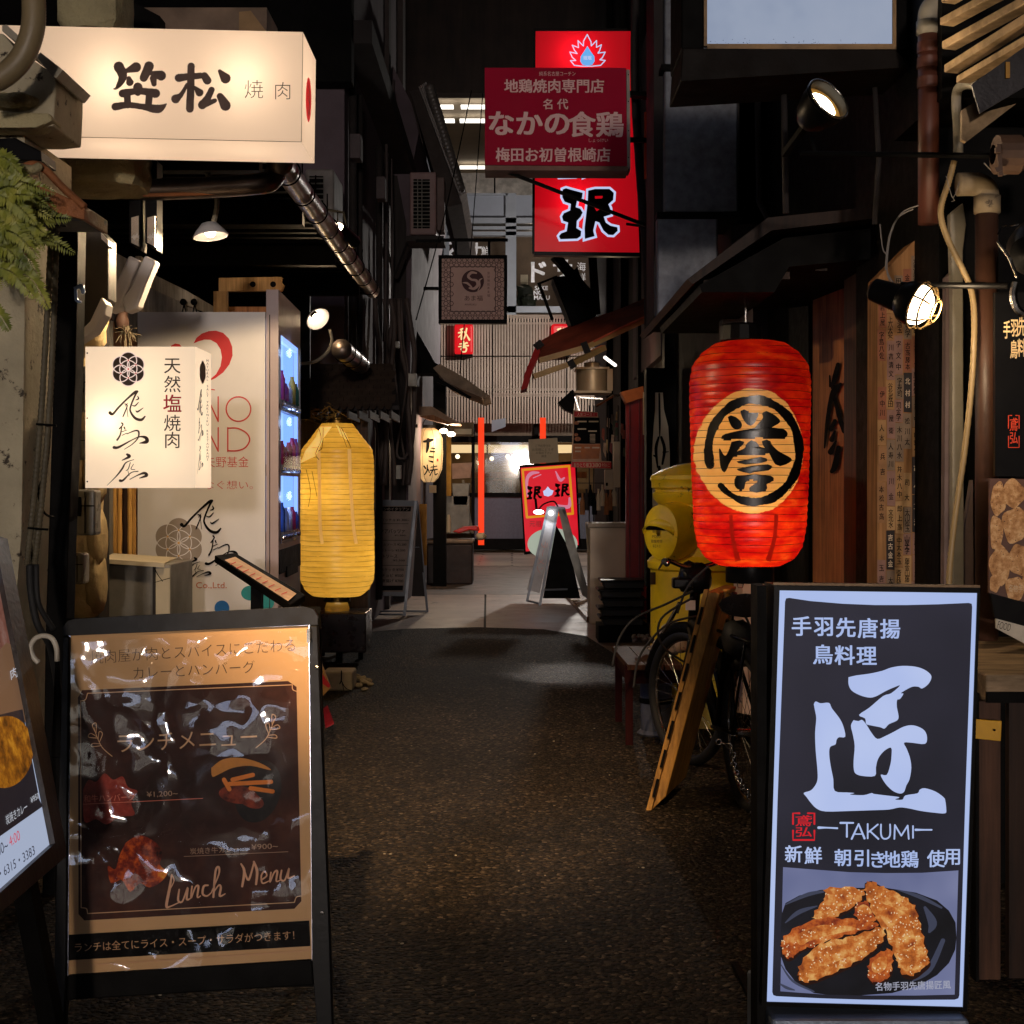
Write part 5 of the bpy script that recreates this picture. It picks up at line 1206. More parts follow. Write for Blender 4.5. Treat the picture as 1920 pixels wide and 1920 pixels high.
w.bar(P(780, 940, d_), P(758, 1156, d_ - .1), .03, .03); w.bar(P(782, 940, d_ + .06), P(802, 1154, d_ + .35), .025, .025); w.bar(P(687, 1117, d_ + .05), P(690, 1148, d_ + .1), .022, .022); w.bar(P(690, 1146, d_ + .1), P(802, 1146, d_ + .3), .02, .02); w.bar(P(700, 1152, d_), P(760, 1152, d_ - .05), .02, .02); w.bar(P(772, 1026, d_), P(790, 1026, d_ + .2), .01, .01)
w.each('leg', m_alu, bb)
MB().prism([P(784, 946, d_ + .02), P(798, 1118, d_ + .3), P(772, 1118, d_ + .3)], (0, .02, 0)).build('back_panel', m_dark, bb)
cl = thing('hanging_cloth', 'pale cloth with small print hanging beside the cream paper lantern', 'cloth', P(775, 945, 20.2))
w = MB(); n_ = 14
for j in range(13):
    for i in range(n_ + 1):
        x = 760 + i * 34 / n_ * (1 + .004 * j); y = 826 + j * 10
        w.v.append(P(x, y, 20.2 + .035 * math.sin(i * 1.3 + j * .15)))
w.f = [(j * (n_ + 1) + i, j * (n_ + 1) + i + 1, (j + 1) * (n_ + 1) + i + 1, (j + 1) * (n_ + 1) + i) for j in range(12) for i in range(n_)]
w.build('cloth', M('pale_cloth', S(150, 128, 116), .9), cl, smooth=True)
w = MB(); w.brush([[(761, 832, 2), (765, 845, 3), (769, 858, 2)], [(773, 900, 1.5), (773, 925, 1)]], flat(20.1), 0); w.build('print', m_dark, cl)
sg = thing('notice_plate', 'tiny square plate with a symbol on the dark wall left of the cream lantern', 'sign', P(779, 803, 17)); MB().pbox(775.5, 795, 783, 802, 17, .02).build('plate', m_paper, sg)
w = MB(); w.pbox(776.5, 796.2, 782, 800.8, 16.99, .005); w.build('field', m_ink, sg); MB().text('日', 779.2, 798.6, 4.6, flat(16.985), 0).build('lettering', m_paper, sg)
tk = thing('snack_stall', 'small snack stall with dark posts and a patched tin awning on the left', 'stall', P(840, 1040, 20.5))
w = MB(); w.pbox(812, 690, 836, 1100, 19.9, .15); w.pbox(700, 760, 770, 1130, 20.2, .2); w.each('post', m_black, tk)
w = MB(); w.prism([P(x, y, 18.2) for x, y in [(812, 690), (824, 682), (868, 706), (918, 742), (905, 746), (866, 730), (836, 716)]], (0, 1.8, 0)); w.build('tin_awning', M('tin_sheet', S(140, 118, 96), .6, .2, .4, 4, .4, 30), tk)
w = MB(); w.prism([P(x, y, 18.1) for x, y in [(816, 704), (838, 718), (884, 744), (880, 748), (836, 724), (812, 712)]], (0, .1, 0)); w.prism([P(x, y, 18.4) for x, y in [(770, 600), (816, 680), (834, 690), (820, 700), (770, 700)]], (0, .5, 0)); w.build('dark_edge', m_black, tk)
w = MB(); w.prism([P(x, y, 18.8) for x, y in [(786, 762), (810, 762), (862, 794), (846, 794), (786, 778)]], (0, .8, 0)); w.build('lower_awning', M('pale_tin', S(170, 138, 110), .7, 0, .3, 6, .3), tk)
w = MB(); w.prism([P(x, y, 18.75) for x, y in [(786, 780), (812, 778), (848, 794), (840, 796), (800, 786)]], (0, .2, 0)); w.build('awning_lining', m_wood_p, tk)
w = MB(); w.pbox(838, 792, 888, 818, 21, .1); w.each('board', M('dim_board', S(110, 92, 70), .8), tk); MB().pbox(852, 804, 884, 814, 20.95, .02).build('pale_label', m_cream, tk)
w = MB(); w.pbox(812, 818, 846, 930, 21.0, .05); w.build('yellow_panel', M('ochre_panel', S(196, 140, 40), .7), tk)
w = MB(); w.pbox(786, 945, 800, 1060, 19, .04); w.build('yellow_board', M('ochre_panel2', S(186, 130, 40), .7), tk)
w = MB(); w.pbox(812, 930, 880, 1000, 21.2, .1); w.build('steel_panel', m_grey, tk)
w = MB(); w.pbox(805, 910, 818, 924, 19.85, .02); w.build('sticker', m_paper, tk)
b2_ = thing('bare_bulb', 'pair of bright bare bulbs hanging under the patched tin awning', 'light bulb', P(838, 812, 19.6))
for x, y in ((832, 808), (846, 814)): MB().ball(P(x, y, 19.6), .045, 12, (1.3, 1, .8)).build('bulb', Em('bright_bulb', (1, .78, .55, 1), 10), b2_, smooth=True)
w = MB(); w.tube([P(832, 803, 19.6), P(838, 790, 19.6)], .008, 5); w.tube([P(846, 809, 19.6), P(840, 790, 19.6)], .008, 5); w.build('cord', m_black, b2_)
lamp('POINT', P(838, 816, 19.3), 38, (1, .74, .5), b2_, size=.06)
ld = thing('step_ladder', 'pale step ladder behind the dark cooler box', 'ladder', P(850, 1010, 21.5))
w = MB()
w.bar(P(822, 905, 21.4), P(820, 1010, 21.4), .03, .03); w.bar(P(868, 900, 21.4), P(886, 1000, 21.4), .035, .03); w.bar(P(820, 950, 21.4), P(880, 950, 21.4), .03, .03); w.bar(P(868, 930, 21.3), P(884, 998, 21.3), .03, .03)
w.build('frame', m_whitew, ld)
tb = thing('plastic_bin', 'grey plastic bin with an open pale lid set on the step ladder', 'bin', P(864, 948, 21.4))
w = MB(); w.prism([P(x, y, 21.2) for x, y in [(847, 906), (881, 906), (876, 948), (850, 948)]], (0, .25, 0)); w.build('body', m_grey, tb, bevel=.01)
w = MB(); w.prism([P(x, y, 21.35) for x, y in [(846, 869), (885, 867), (882, 896), (848, 898)]], (0, .02, 0)); w.build('lid', M('pale_lid', S(176, 140, 122), .6), tb, bevel=.005)
cb = thing('cooler_box', 'dark brown cooler box with a paler lid on the paving under the cream lantern', 'box', P(847, 1094, 20.4))
a, b = P(800, 1012, 20.3), P(886, 1092, 20.3)
MB().box(a.x, b.x, 20.3, 20.95, 0, a.z - .06).build('body', M('brown_box', S(44, 28, 24), .6), cb, bevel=.02)
MB().box(a.x - .015, b.x + .015, 20.28, 20.97, a.z - .055, a.z).build('lid', M('pale_box_lid', S(134, 112, 92), .6), cb, bevel=.02)
rc = MB(); rc.prism([P(x, y, 20.6) for x, y in [(848, 997), (868, 988), (896, 986), (899, 996), (880, 994), (862, 1000)]], (0, .25, 0)); tag(rc.build('cushion', M('red_vinyl', S(200, 40, 36), .4), bevel=.02), 'red vinyl cushion lying on the cooler box', 'cushion')
pb = MB(); pb.rock(P(902, 1006, 20.5), (.15, .12, .1), 8, .5, 4, 2.5); tag(pb.build('plastic_bag', m_paper, smooth=True), 'crumpled pale plastic bag hanging at the cooler box corner', 'bag')
bt = thing('bottle_crate', 'row of small bottles and sticks behind the cooler box', 'bottles', P(832, 1000, 21.0)); w = MB()
for k in range(6): w.tube([P(823 + k * 4, 1000, 20.9), P(823 + k * 4 + random.uniform(-2, 2), 974 + random.uniform(-4, 8), 20.9)], .012, 6)
w.lathe(P(841, 998, 20.9), [(.035, 0), (.035, .2), (.015, .26)], 10); w.build('bottle', m_cream, bt)

# framed hexagon sign
hx = thing('hanging_sign', 'square framed sign with a round swirl emblem and hexagon border', 'sign', P(886, 605, 14.0)); d_ = 14.0
w = MB(); w.pbox(822, 478, 951, 484, d_, .12); w.pbox(822, 599, 951, 606, d_, .12); w.pbox(822, 484, 828, 599, d_, .12); w.pbox(945, 484, 951, 599, d_, .12); w.build('frame', m_black, hx, bevel=.004)
MB().pbox(828, 484, 945, 599, d_ + .03, .05).build('panel', M('pink_beige_panel', S(196, 160, 148), .7, 0, .08, 4, 0), hx)
q = flat(d_ + .028); w = MB()
def inner(x, y): return 846 < x < 928 and 501 < y < 583
for j in range(13):
    for i in range(12):
        x = 831 + i * 10 + (5 if j % 2 else 0); y = 488 + j * 9
        if x > 943 or y > 597 or inner(x, y): continue
        w.ring(x, y, 4.4, 4.4, 1.3, q, .002 + .0005 * ((i + j) % 3), 6)
w.brush([[(845, 500, 1.2), (929, 500, 1.2)], [(929, 500, 1.2), (929, 584, 1.2)], [(929, 584, 1.2), (845, 584, 1.2)], [(845, 584, 1.2), (845, 500, 1.2)]], q, .004, 2)
w.build('hexagon_border', M('dark_plum', S(58, 24, 28), .7, 0, .1, 4, 0), hx)
m_plum = M('plum_ink', S(70, 28, 32), .7, 0, .1, 4, 0)
w = MB(); w.disc(886.5, 527, 21, 21, q, .002); w.text('あま福', 888, 559, 11, q, .003, w=34); w.text('AMAFUKU', 882, 571, 5, q, .003, w=22); w.vtext('京甘味処あま福', 916, 512, 7, 5.5, q); w.build('emblem', m_plum, hx)
w = MB(); w.brush([[(893, 512, 3), (884, 511, 5), (878, 518, 5), (884, 524, 4), (893, 526, 5), (896, 534, 6), (889, 541, 5), (880, 540, 3)], [(868, 530, 1.5), (876, 531, 4), (884, 538, 3)], [(904, 522, 1.5), (899, 526, 3), (900, 536, 2), (896, 545, 1.5)]], q, .005); w.build('swirl', M('pink_beige_ink', S(200, 164, 152), .7, 0, .08, 4, 0), hx)
w = MB()
for x in (855, 917): w.bar(P(x, 448, d_ + .06), P(x, 478, d_ + .06), .025, .025)
w.bar(P(826, 450, d_ + .06), P(952, 450, d_ + .06), .03, .03); w.bar(P(794, 541, d_ + .06), P(822, 541, d_ + .06), .03, .03); w.bar(P(828, 452, d_ + .06), P(780, 452, d_ + .06), .03, .03); w.each('bracket', m_black, hx)
# ------------------------------------------------------------------ tall red lit sign and the dark red sign
m_frame = m_blackgloss
rs = thing('lit_sign', 'tall red lit sign with a flame emblem and heavy black outlined characters', 'sign', P(1100, 480, 11.2)); d_ = 11.0
rc_ = [P(1004, 57, d_), P(1184, 57, d_), P(1199, 474, d_), P(1001, 472, d_)]
bkq = [p + Vector((0, .25, 0)) for p in rc_]
MB().add(rc_ + bkq, [(4, 5, 6, 7), (0, 1, 5, 4), (1, 2, 6, 5), (2, 3, 7, 6), (3, 0, 4, 7)]).build('casing', m_frame, rs)
def Backlit(name, c, em, tr): return Acryl(name, c, em, tr, c)
MB().add(rc_, [(0, 1, 2, 3)]).build('red_panel', Backlit('red_acrylic', S(222, 14, 30), .40, .6), rs)
for y_ in (110, 250, 390): lamp('POINT', P(1080, y_, d_ + .13), 3.2, (1, .9, .85), rs, size=.06)
w = MB(); w.bar(P(1002, 476, d_ - .01), P(1200, 478, d_ - .01), .05, .03); w.bar(P(1002, 55, d_ - .01), P(1000, 476, d_ - .01), .02, .02, (0, 1, 0)); w.bar(P(1000, 56, d_), P(1184, 56, d_), .02, .02); w.build('frame', m_frame, rs)
q = flat(d_); m_wl = Em('white_glow', S(205, 215, 255), .85); V = lambda x, y: (780 + x / 3.84, y / 3.84)
fl = [(1233, 248), (1260, 300), (1262, 330), (1300, 292), (1300, 340), (1335, 322), (1322, 365), (1310, 382), (1362, 375), (1342, 415), (1325, 430), (1362, 435), (1330, 470), (1270, 476), (1195, 476), (1140, 470), (1112, 436), (1150, 435), (1125, 412), (1108, 374), (1160, 385), (1140, 360), (1125, 325), (1170, 342), (1166, 292), (1205, 330), (1206, 296)]
w = MB(); fp = [V(*p) for p in fl]; fp = fp + fp[:1]
w.brush([[(a[0], a[1], 2.0), (b[0], b[1], 2.0)] for a, b in zip(fp, fp[1:])], q, .004, 2); w.build('flame_emblem', m_wl, rs)
w = MB(); w.poly([V(*p) for p in [(1234, 330), (1258, 370), (1284, 405), (1286, 440), (1270, 466), (1234, 474), (1198, 466), (1182, 440), (1186, 405), (1210, 370)]], q, .004); w.build('drop_emblem', Em('blue_glow', S(110, 180, 245), .9), rs)
w = MB(); w.text('珉珉', 1101.5, 108.5, 8, q, .006, bold=.03); w.build('drop_lettering', m_wl, rs)
def offset(pts, r):
    A = sum(a[0] * b[1] - b[0] * a[1] for a, b in zip(pts, pts[1:] + pts[:1])); s_ = 1 if A > 0 else -1; out = []
    n = len(pts)
    for i in range(n):
        a, b, c = pts[i - 1], pts[i], pts[(i + 1) % n]
        n1 = Vector((b[1] - a[1], -(b[0] - a[0]))).normalized() * s_; n2 = Vector((c[1] - b[1], -(c[0] - b[0]))).normalized() * s_
        m_ = n1 + n2; m_ = m_.normalized() if m_.length > 1e-6 else n1; k = r / max(m_.dot(n1), .55); out.append((b[0] + m_.x * k, b[1] + m_.y * k))
    return out
MIN1 = [(1056, 1364), (1080, 1355), (1140, 1372), (1200, 1388), (1196, 1425), (1160, 1440), (1150, 1492), (1182, 1502), (1200, 1530), (1186, 1560), (1158, 1590), (1155, 1642), (1190, 1664), (1186, 1700), (1160, 1718), (1040, 1722), (1030, 1700), (1045, 1680), (1085, 1665), (1095, 1602), (1060, 1590), (1052, 1560), (1065, 1535), (1110, 1515), (1115, 1468), (1070, 1452), (1054, 1420)]
MIN2 = [(1240, 1372), (1290, 1360), (1392, 1360), (1424, 1388), (1420, 1440), (1385, 1470), (1398, 1500), (1402, 1545), (1352, 1560), (1366, 1602), (1400, 1625), (1450, 1636), (1452, 1662), (1420, 1692), (1385, 1690), (1350, 1660), (1320, 1602), (1292, 1592), (1276, 1660), (1286, 1700), (1216, 1720), (1214, 1640), (1226, 1540), (1236, 1450)]
def minchar(fV, qq, par, off=.003, s=16, glow=True, name='black_character'):
    w = MB(); w.poly([fV(*p) for p in offset(MIN1, s)], qq, off); w.poly([fV(*p) for p in offset(MIN2, s)], qq, off + .0006)
    if glow: w.build('white_outline', m_wl, par)
    w = MB(); w.poly([fV(*p) for p in MIN1], qq, off + .003); w.poly([fV(*p) for p in MIN2], qq, off + .0035); w.build(name, m_ink, par)
    w = MB(); w.poly([fV(*p) for p in [(1288, 1412), (1345, 1410), (1340, 1428), (1290, 1430)]], qq, off + .006); w.poly([fV(*p) for p in [(1285, 1494), (1335, 1500), (1300, 1520)]], qq, off + .006); w.each('counter', Em('red_counter', S(222, 14, 30), .7), par)
minchar(V, q, rs); minchar(lambda x, y: V(x - 8, y - 448), q, rs)

ds = thing('shop_sign', 'dark red signboard with pale brush lettering hanging across the tall red lit sign', 'sign', P(1045, 318, 9.6)); d_ = 9.5
MB().prism([P(x, y, d_) for x, y in [(909, 127), (1174, 127), (1176, 311), (909, 309)]], (0, .22, 0)).build('board', M('dark_red_board', S(160, 8, 46), .6, 0, .1, 2, .03, spec=.1), ds)
MB().prism([P(1175, 130, d_ - .005), P(1181, 131, d_ - .005), P(1182, 318, d_ - .005), P(1176, 312, d_ - .005)], (0, .2, 0)).build('metal_edge', m_grey, ds)
MB().prism([P(909, 310, d_), P(1177, 312, d_), P(1178, 320, d_), P(909, 319, d_)], (0, .24, 0)).build('bottom_tray', M('wood_tray', S(120, 86, 74), .7, 0, .3, 5), ds)
q = flat(d_); w = MB()
for s_, x, y, h, ww, b in (('純系名古屋コーチン', 1045, 138, 9, 68, .0), ('地鶏焼肉専門店', 1039, 161, 27, 186, .022), ('名', 1027, 195, 21, None, .018), ('代', 1055, 195, 21, None, .018), ('なかの', 992, 231, 50, 148, .032), ('食鶏', 1117, 233, 50, 102, .026), ('しょっけい', 1122, 263, 8, 36, 0), ('梅田お初曽根崎店', 1037, 290, 28, 214, .022)):
    w.text(s_, x, y, h, q, .003, bold=b, w=ww, rough=.008)
w.build('brush_lettering', M('faded_white_letter', S(226, 186, 182), .7, 0, .08, 6, 0), ds)
w = MB(); w.bar(P(940, 318, d_ + .1), P(1210, 422, d_ + .3), .022, .022); w.bar(P(1180, 175, d_ + .1), P(1232, 178, d_ + .2), .03, .03); w.bar(P(1180, 262, d_ + .1), P(1236, 264, d_ + .2), .03, .03); w.each('bracket', m_black, ds)
w = MB()
for y in (140, 190, 245, 295): w.disc(1178.5, y, 1.2, 1.2, flat(d_ - .006), .002, 8)
w.each('bolt', m_ink, ds)
# overhead wires
for (a, b, lab) in ((P(884, 170, 14), P(780, 600, 13.0), 'thin black wire slanting past the lit office window toward the tiled verge'), (P(905, 175, 16), P(862, 700, 15), 'thin black wire sagging nearest the dark red signboard')):
    w = MB(); m_ = (a + b) / 2 + Vector((0, 0, -.12)); w.tube([a, m_, b], .006, 5, smooth=10); tag(w.build('overhead_wire', m_black), lab, 'wire', 'wires across the alley')

# ------------------------------------------------------------------ right middle
ra = thing('red_awning', 'faded red folding awning with pale arms hanging over the alley', 'awning', P(1120, 700, 13.6)); d_ = 13.4
w = MB(); top = [(1009, 642), (1050, 618), (1100, 600), (1160, 580), (1216, 556)]; bot = [(1010, 672), (1060, 660), (1110, 640), (1165, 612), (1222, 586)]
n_ = len(top); w.v = [P(x, y, d_ + .9) for x, y in top] + [P(x, y, d_) for x, y in bot]; w.f = [(i, i + 1, n_ + i + 1, n_ + i) for i in range(n_ - 1)]
w.build('fabric', M('faded_red_fabric', S(214, 96, 62), .8, 0, .3, 3, .3, 30), ra).modifiers.new('Solid', 'SOLIDIFY').thickness = .02
w = MB(); w.prism([P(x, y, d_ - .1) for x, y in [(1010, 640), (1013, 660), (1000, 688), (988, 728), (977, 731), (984, 700), (1004, 650)]], (0, .5, 0)); w.build('valance', M('red_fabric', S(168, 24, 22), .8, 0, .2, 4, .2), ra)
m_arm = M('pale_yellow_arm', S(196, 156, 96), .5, 0, .2, 6, .1)
w = MB(); w.bar(P(1011, 676, d_ - .05), P(1096, 652, d_), .055, .05); w.bar(P(1098, 651, d_), P(1226, 592, d_ + .3), .055, .05); w.bar(P(1000, 706, d_ - .25), P(1072, 681, d_ - .2), .055, .05); w.bar(P(1072, 682, d_ - .2), P(1132, 652, d_ + .1), .06, .05); w.each('arm', m_arm, ra)
w = MB(); w.bar(P(1094, 642, d_ - .04), P(1102, 662, d_ - .04), .06, .06); w.bar(P(1068, 676, d_ - .24), P(1076, 690, d_ - .24), .06, .06); w.bar(P(1006, 642, d_ - .1), P(1014, 652, d_ - .1), .08, .08); w.each('hinge', m_dark, ra)
bt_ = MB(); bt_.prism([P(x, y, 14.2) for x, y in [(1036, 520), (1068, 516), (1082, 500), (1098, 540), (1116, 580), (1118, 592), (1072, 612)]], (0, .5, 0)); bt_.bar(P(1040, 480, 14.1), P(1110, 560, 14.2), .1, .08); bt_.bar(P(1010, 530, 14.1), P(1036, 600, 14.1), .035, .03); bt_.bar(P(1010, 532, 14.1), P(1044, 518, 14.2), .02, .02); bt_.bar(P(1110, 470, 14.1), P(1118, 590, 14.2), .08, .08)
tag(bt_.build('folded_blind', m_black), 'black folded blind and struts above the red awning', 'blind')
vd = thing('vent_drum', 'cylindrical metal vent drum in a square bracket under the red awning', 'vent', P(1112, 740, 14.6)); c = P(1110, 735, 14.9)
k_ = 14.9 / F
w = MB(); w.lathe(c, [(30 * k_, 0), (30 * k_, 40 * k_)], 32); w.lathe(c, [(14 * k_, 44 * k_), (15 * k_, 54 * k_), (10 * k_, 56 * k_)], 20); w.build('drum', M('satin_drum', S(176, 158, 128), .42, .35, .08, 5, .03), vd, smooth='auto')
w = MB(); w.box(c.x - 34 * k_, c.x + 34 * k_, 14.68, 15.1, c.z - 4 * k_, c.z); w.box(c.x - 32 * k_, c.x + 30 * k_, 14.68, 15.1, c.z + 40 * k_, c.z + 44 * k_); w.box(c.x + 26 * k_, c.x + 36 * k_, 14.66, 14.72, c.z, c.z + 40 * k_); w.each('bracket', m_cream, vd)
w = MB(); w.bar(P(1146, 741, 14.7), P(1206, 745, 14.4), .03, .025); w.bar(P(1118, 762, 14.5), P(1150, 742, 14.6), .025, .02); w.bar(P(1078, 744, 14.6), P(1086, 770, 14.6), .012, .012); w.bar(P(1086, 745, 14.66), P(1130, 748, 14.66), .012, .012); w.each('rod', m_chrome, vd)
pm = MB(); pm.prism([P(x, y, 15.0) for x, y in [(1046, 755), (1074, 730), (1080, 742), (1074, 775), (1058, 768)]], (0, .2, 0)); tag(pm.build('floodlight', m_black), 'black floodlight head below the vent drum', 'floodlight')
lt_ = MB(); lt_.tube([P(1134, 670, 14.0), P(1154, 685, 13.8)], .016, 8); t = thing('tube_lamp', 'short white tube lamp under the right end of the red awning', 'lamp', P(1144, 680, 14)); lt_.build('tube', Em('white_tube', (1, .9, .8, 1), 2.5), t); lamp('POINT', P(1142, 688, 13.8), 3, WARM, t, size=.05)
mp = thing('menu_poster', 'hanging black and orange menu poster with a red price strip', 'poster', P(1105, 880, 15.6)); d_ = 15.5; q = flat(d_)
w = MB(); w.prism([P(x, y, d_) for x, y in [(1075, 769), (1121, 773), (1128, 864), (1146, 865), (1146, 879), (1071, 876)]], (0, .02, 0)); w.build('backing', M('pale_backing', S(190, 150, 120), .7), mp)
MB().poly([(1077, 782), (1124, 783), (1126, 832), (1075, 832)], q, .003).build('black_field', m_ink, mp)
MB().poly([(1075, 833), (1126, 833), (1123, 860), (1074, 861)], q, .003).build('orange_field', M('brown_orange', S(170, 92, 30), .6, 0, .3, 9, 0), mp)
w = MB(); w.poly([(1077, 771), (1120, 774), (1120, 781), (1076, 781)], q, .003); w.poly([(1072, 866), (1146, 867), (1146, 878), (1072, 876)], q, .003); w.each('red_band', m_redink, mp)
m_pl = M('pale_print', S(214, 190, 160), .7)
w = MB(); w.text('おひとり様', 1090, 872, 9, q, .006, bold=.01, w=28); w.text('3380', 1116, 872, 11, q, .006, w=22, bold=.01); w.text('均に', 1136, 872, 8, q, .006); w.text('人気コース 1', 1098, 777, 7, q, .006, w=32)
for y, xs in ((789, ((1083, 1100), (1104, 1122))), (803, ((1083, 1099),)), (807, ((1103, 1119),)), (838, ((1078, 1090), (1096, 1106), (1110, 1124))), (845, ((1078, 1089),))):
    for a, b in xs: w.rect(a, y, b, y + 2.6, q, .006)
for k in range(7): w.rect(1106, 814 + k * 2.4, 1116, 815 + k * 2.4, q, .006)
w.build('lettering', m_pl, mp)
w = MB()
for x, y, r in ((1081, 793, 5), (1080, 815, 4), (1083, 823, 6)): w.disc(x, y, r, r * .7, q, .005, 14)
w.build('dish_picture', M('dish_print', S(150, 80, 30), .6, 0, .6, 40, 0), mp)
wb = thing('wall_box', 'beige switch box fixed beside the hanging menu poster', 'box', P(1148, 918, 15.8)); w = MB(); w.pbox(1150, 828, 1163, 914, 15.7, .1); w.pbox(1134, 880, 1150, 918, 15.72, .1); w.build('case', m_cream, wb, bevel=.01); MB().pbox(1136, 905, 1140, 911, 15.71, .01).build('switch', m_ink, wb)
rk = thing('clutter_rack', 'cluttered rack of bottles, flyers and sauce jars in front of the red door', 'rack', P(1160, 980, 15.9)); w = MB()
for x in (1104, 1112, 1140, 1158): w.pbox(x, 760, x + 2.2, 980, 15.9, .03)
for y in (905, 925, 945): w.pbox(1082, y, 1150, y + 1.5, 15.9, .05)
w.build('frame', m_dark, rk)
cc = [S(150, 60, 30), S(180, 150, 90), S(60, 70, 40), S(120, 40, 30), S(190, 160, 130), S(90, 70, 50)]
for k in range(16):
    w = MB(); x, y = random.uniform(1126, 1170), random.uniform(770, 840); w.prism([P(a, b, 15.85 + .01 * k) for a, b in [(x, y), (x + 5, y + 1), (x + 4, y + random.uniform(14, 30)), (x - 1, y + 16)]], (0, .01, 0)); w.build('leaflet', M('flyer', random.choice(cc), .6, 0, .3, 30, 0), rk)
for k in range(9):
    w = MB(); c = P(1092 + k * 7.5, 965 - (k % 3) * 8, 15.8); w.lathe(c, [(.03, 0), (.03, .14), (.012, .19), (.012, .24)], 10); w.build('bottle', random.choice((m_cream, m_black, m_dark, m_wood_p)), rk, smooth='auto')
MB().lathe(P(1113, 935, 15.75), [(.03, 0), (.03, .01)], 16, (0, -1, 0)).build('dial', m_cream, rk)
rd_ = thing('red_door', 'dark red painted door frame behind the yellow post box', 'door', P(1195, 1150, 14.4)); w = MB(); w.pbox(1174, 745, 1212, 1160, 14.4, .1); w.build('panel', m_redp, rd_)
w = MB()
for x in (1180, 1198, 1204): w.pbox(x, 750, x + 2, 1160, 14.38, .02)
w.each('moulding', M('dark_red', S(110, 14, 14), .4), rd_); MB().prism([P(x, y, 14.35) for x, y in [(1164, 735), (1206, 724), (1208, 745), (1174, 756)]], (0, .2, 0)).build('lintel', M('orange_board', S(190, 110, 60), .7, 0, .3, 5), rd_)
w = MB(); w.pbox(1206, 735, 1210, 815, 14.3, .04); w.build('tube', m_cream, rd_)
bo = thing('bottle_sign', 'cream bottle-shaped signboard with a black mark on the dark pillar', 'sign', P(1240, 960, 11.8)); d_ = 11.8; q = flat(d_)
MB().pbox(1212, 690, 1268, 1100, d_ + .06, .2).build('pillar', m_black, bo)
w = MB(); w.prism([P(x, y, d_) for x, y in [(1229, 736), (1243, 736), (1245, 768), (1253, 800), (1256, 850), (1256, 960), (1224, 960), (1223, 850), (1226, 800), (1229, 768)]], (0, .03, 0)); w.each('board', m_cream, bo)
w = MB(); w.brush([[(1236, 738, 3), (1237, 790, 4), (1237, 818, 2)], [(1235, 820, 4), (1230, 842, 6), (1233, 876, 3)], [(1240, 820, 5), (1246, 842, 6), (1242, 870, 4)], [(1226, 854, 3), (1230, 856, 5)], [(1244, 848, 4), (1254, 847, 1)], [(1236, 876, 6), (1237, 890, 3)]], q, .003); w.build('mark', m_ink, bo)

wc = thing('utility_cabinet', 'pale beige utility cabinet with a flat lid left of the yellow post box', 'cabinet', P(1155, 1165, 14.7)); d_ = 14.5
a, b = P(1106, 990, d_), P(1214, 1166, d_)
m_bg = M('beige_metal', S(226, 208, 186), .6, 0, .08, 3, .05)
MB().box(a.x, b.x, d_, d_ + .5, .0, a.z).build('body', m_bg, wc, bevel=.008)
MB().box(a.x - .02, b.x + .01, d_ - .02, d_ + .52, a.z + .003, a.z + .05).build('lid', M('pale_lid_metal', S(168, 152, 132), .5, 0, .1, 4, .05), wc, bevel=.008)
w = MB(); w.prism([P(1098, 985, d_ + .2), P(1105, 990, d_ - .005), P(1122, 1166, d_ - .005), P(1110, 1166, d_ + .1)], (0, .02, 0)); w.build('side', m_cream, wc)
# sandwich board seen from its edge
sw = thing('sandwich_board', 'silver folding sandwich board seen from the side with a clip light', 'sign', P(1050, 1135, 17.0)); d_ = 16.8
w = MB(); w.prism([P(x, y, d_) for x, y in [(1028, 950), (1046, 952), (1012, 1112), (988, 1106)]], (0, .05, 0)); w.build('left_panel', M('silver_panel', S(168, 162, 162), .5, .1, .2, 6, .1), sw)
w = MB(); w.prism([P(x, y, d_ + .1) for x, y in [(1046, 952), (1058, 952), (1078, 1018), (1108, 1128), (1092, 1116), (1062, 1022)]], (0, .05, 0)); w.build('right_panel', m_grey, sw)
w = MB(); w.bar(P(1046, 952, d_), P(1012, 1136, d_ - .1), .03, .03); w.bar(P(1028, 950, d_), P(988, 1128, d_), .03, .03); w.bar(P(988, 1126, d_), P(1013, 1132, d_ - .1), .02, .02); w.bar(P(1056, 952, d_ + .1), P(1104, 1122, d_ + .3), .03, .03); w.bar(P(1030, 951, d_), P(1058, 953, d_), .03, .03); w.bar(P(1018, 1106, d_), P(1088, 1104, d_ + .2), .02, .02); w.each('frame', m_alu, sw)
MB().prism([P(x, y, d_ + .12) for x, y in [(1043, 985), (1068, 1030), (1088, 1122), (1018, 1122)]], (0, .02, 0)).build('dark_back', m_black, sw)
w = MB(); w.text('ラーメン', 1016, 1045, 16, flat(d_), .003, rot=math.radians(100), w=60); w.build('faint_lettering', M('faint_red', S(200, 150, 140), .6), sw)
c = P(1033, 962, d_ - .08); MB().ball(c, .03, 10).build('clip_light', Em('white_led', (.9, .95, 1, 1), 12), sw); MB().ball(P(1010, 960, d_ - .1), .04, 10, (1.6, 1, .7)).build('lamp_glow', Em('white_led2', (.95, .97, 1, 1), 6), sw)
w = MB(); w.tube([P(1046, 950, d_), P(1038, 940, d_ - .1), P(1020, 945, d_ - .1), P(1010, 955, d_ - .1)], .01, 6, smooth=4); w.bar(P(1004, 935, d_ - .1), P(1006, 955, d_ - .1), .03, .02); w.build('clip_arm', m_black, sw)
lamp('SPOT', c + Vector((-.02, -.03, -.02)), 4.5, (.88, .94, 1), sw, target=P(1000, 1120, d_ - .25), size=.02, angle=140)
lp = thing('lit_poster', 'small tilted red lit poster with two black characters and gold border behind the sandwich board', 'sign', P(1030, 1035, 18.2)); d_ = 18.0
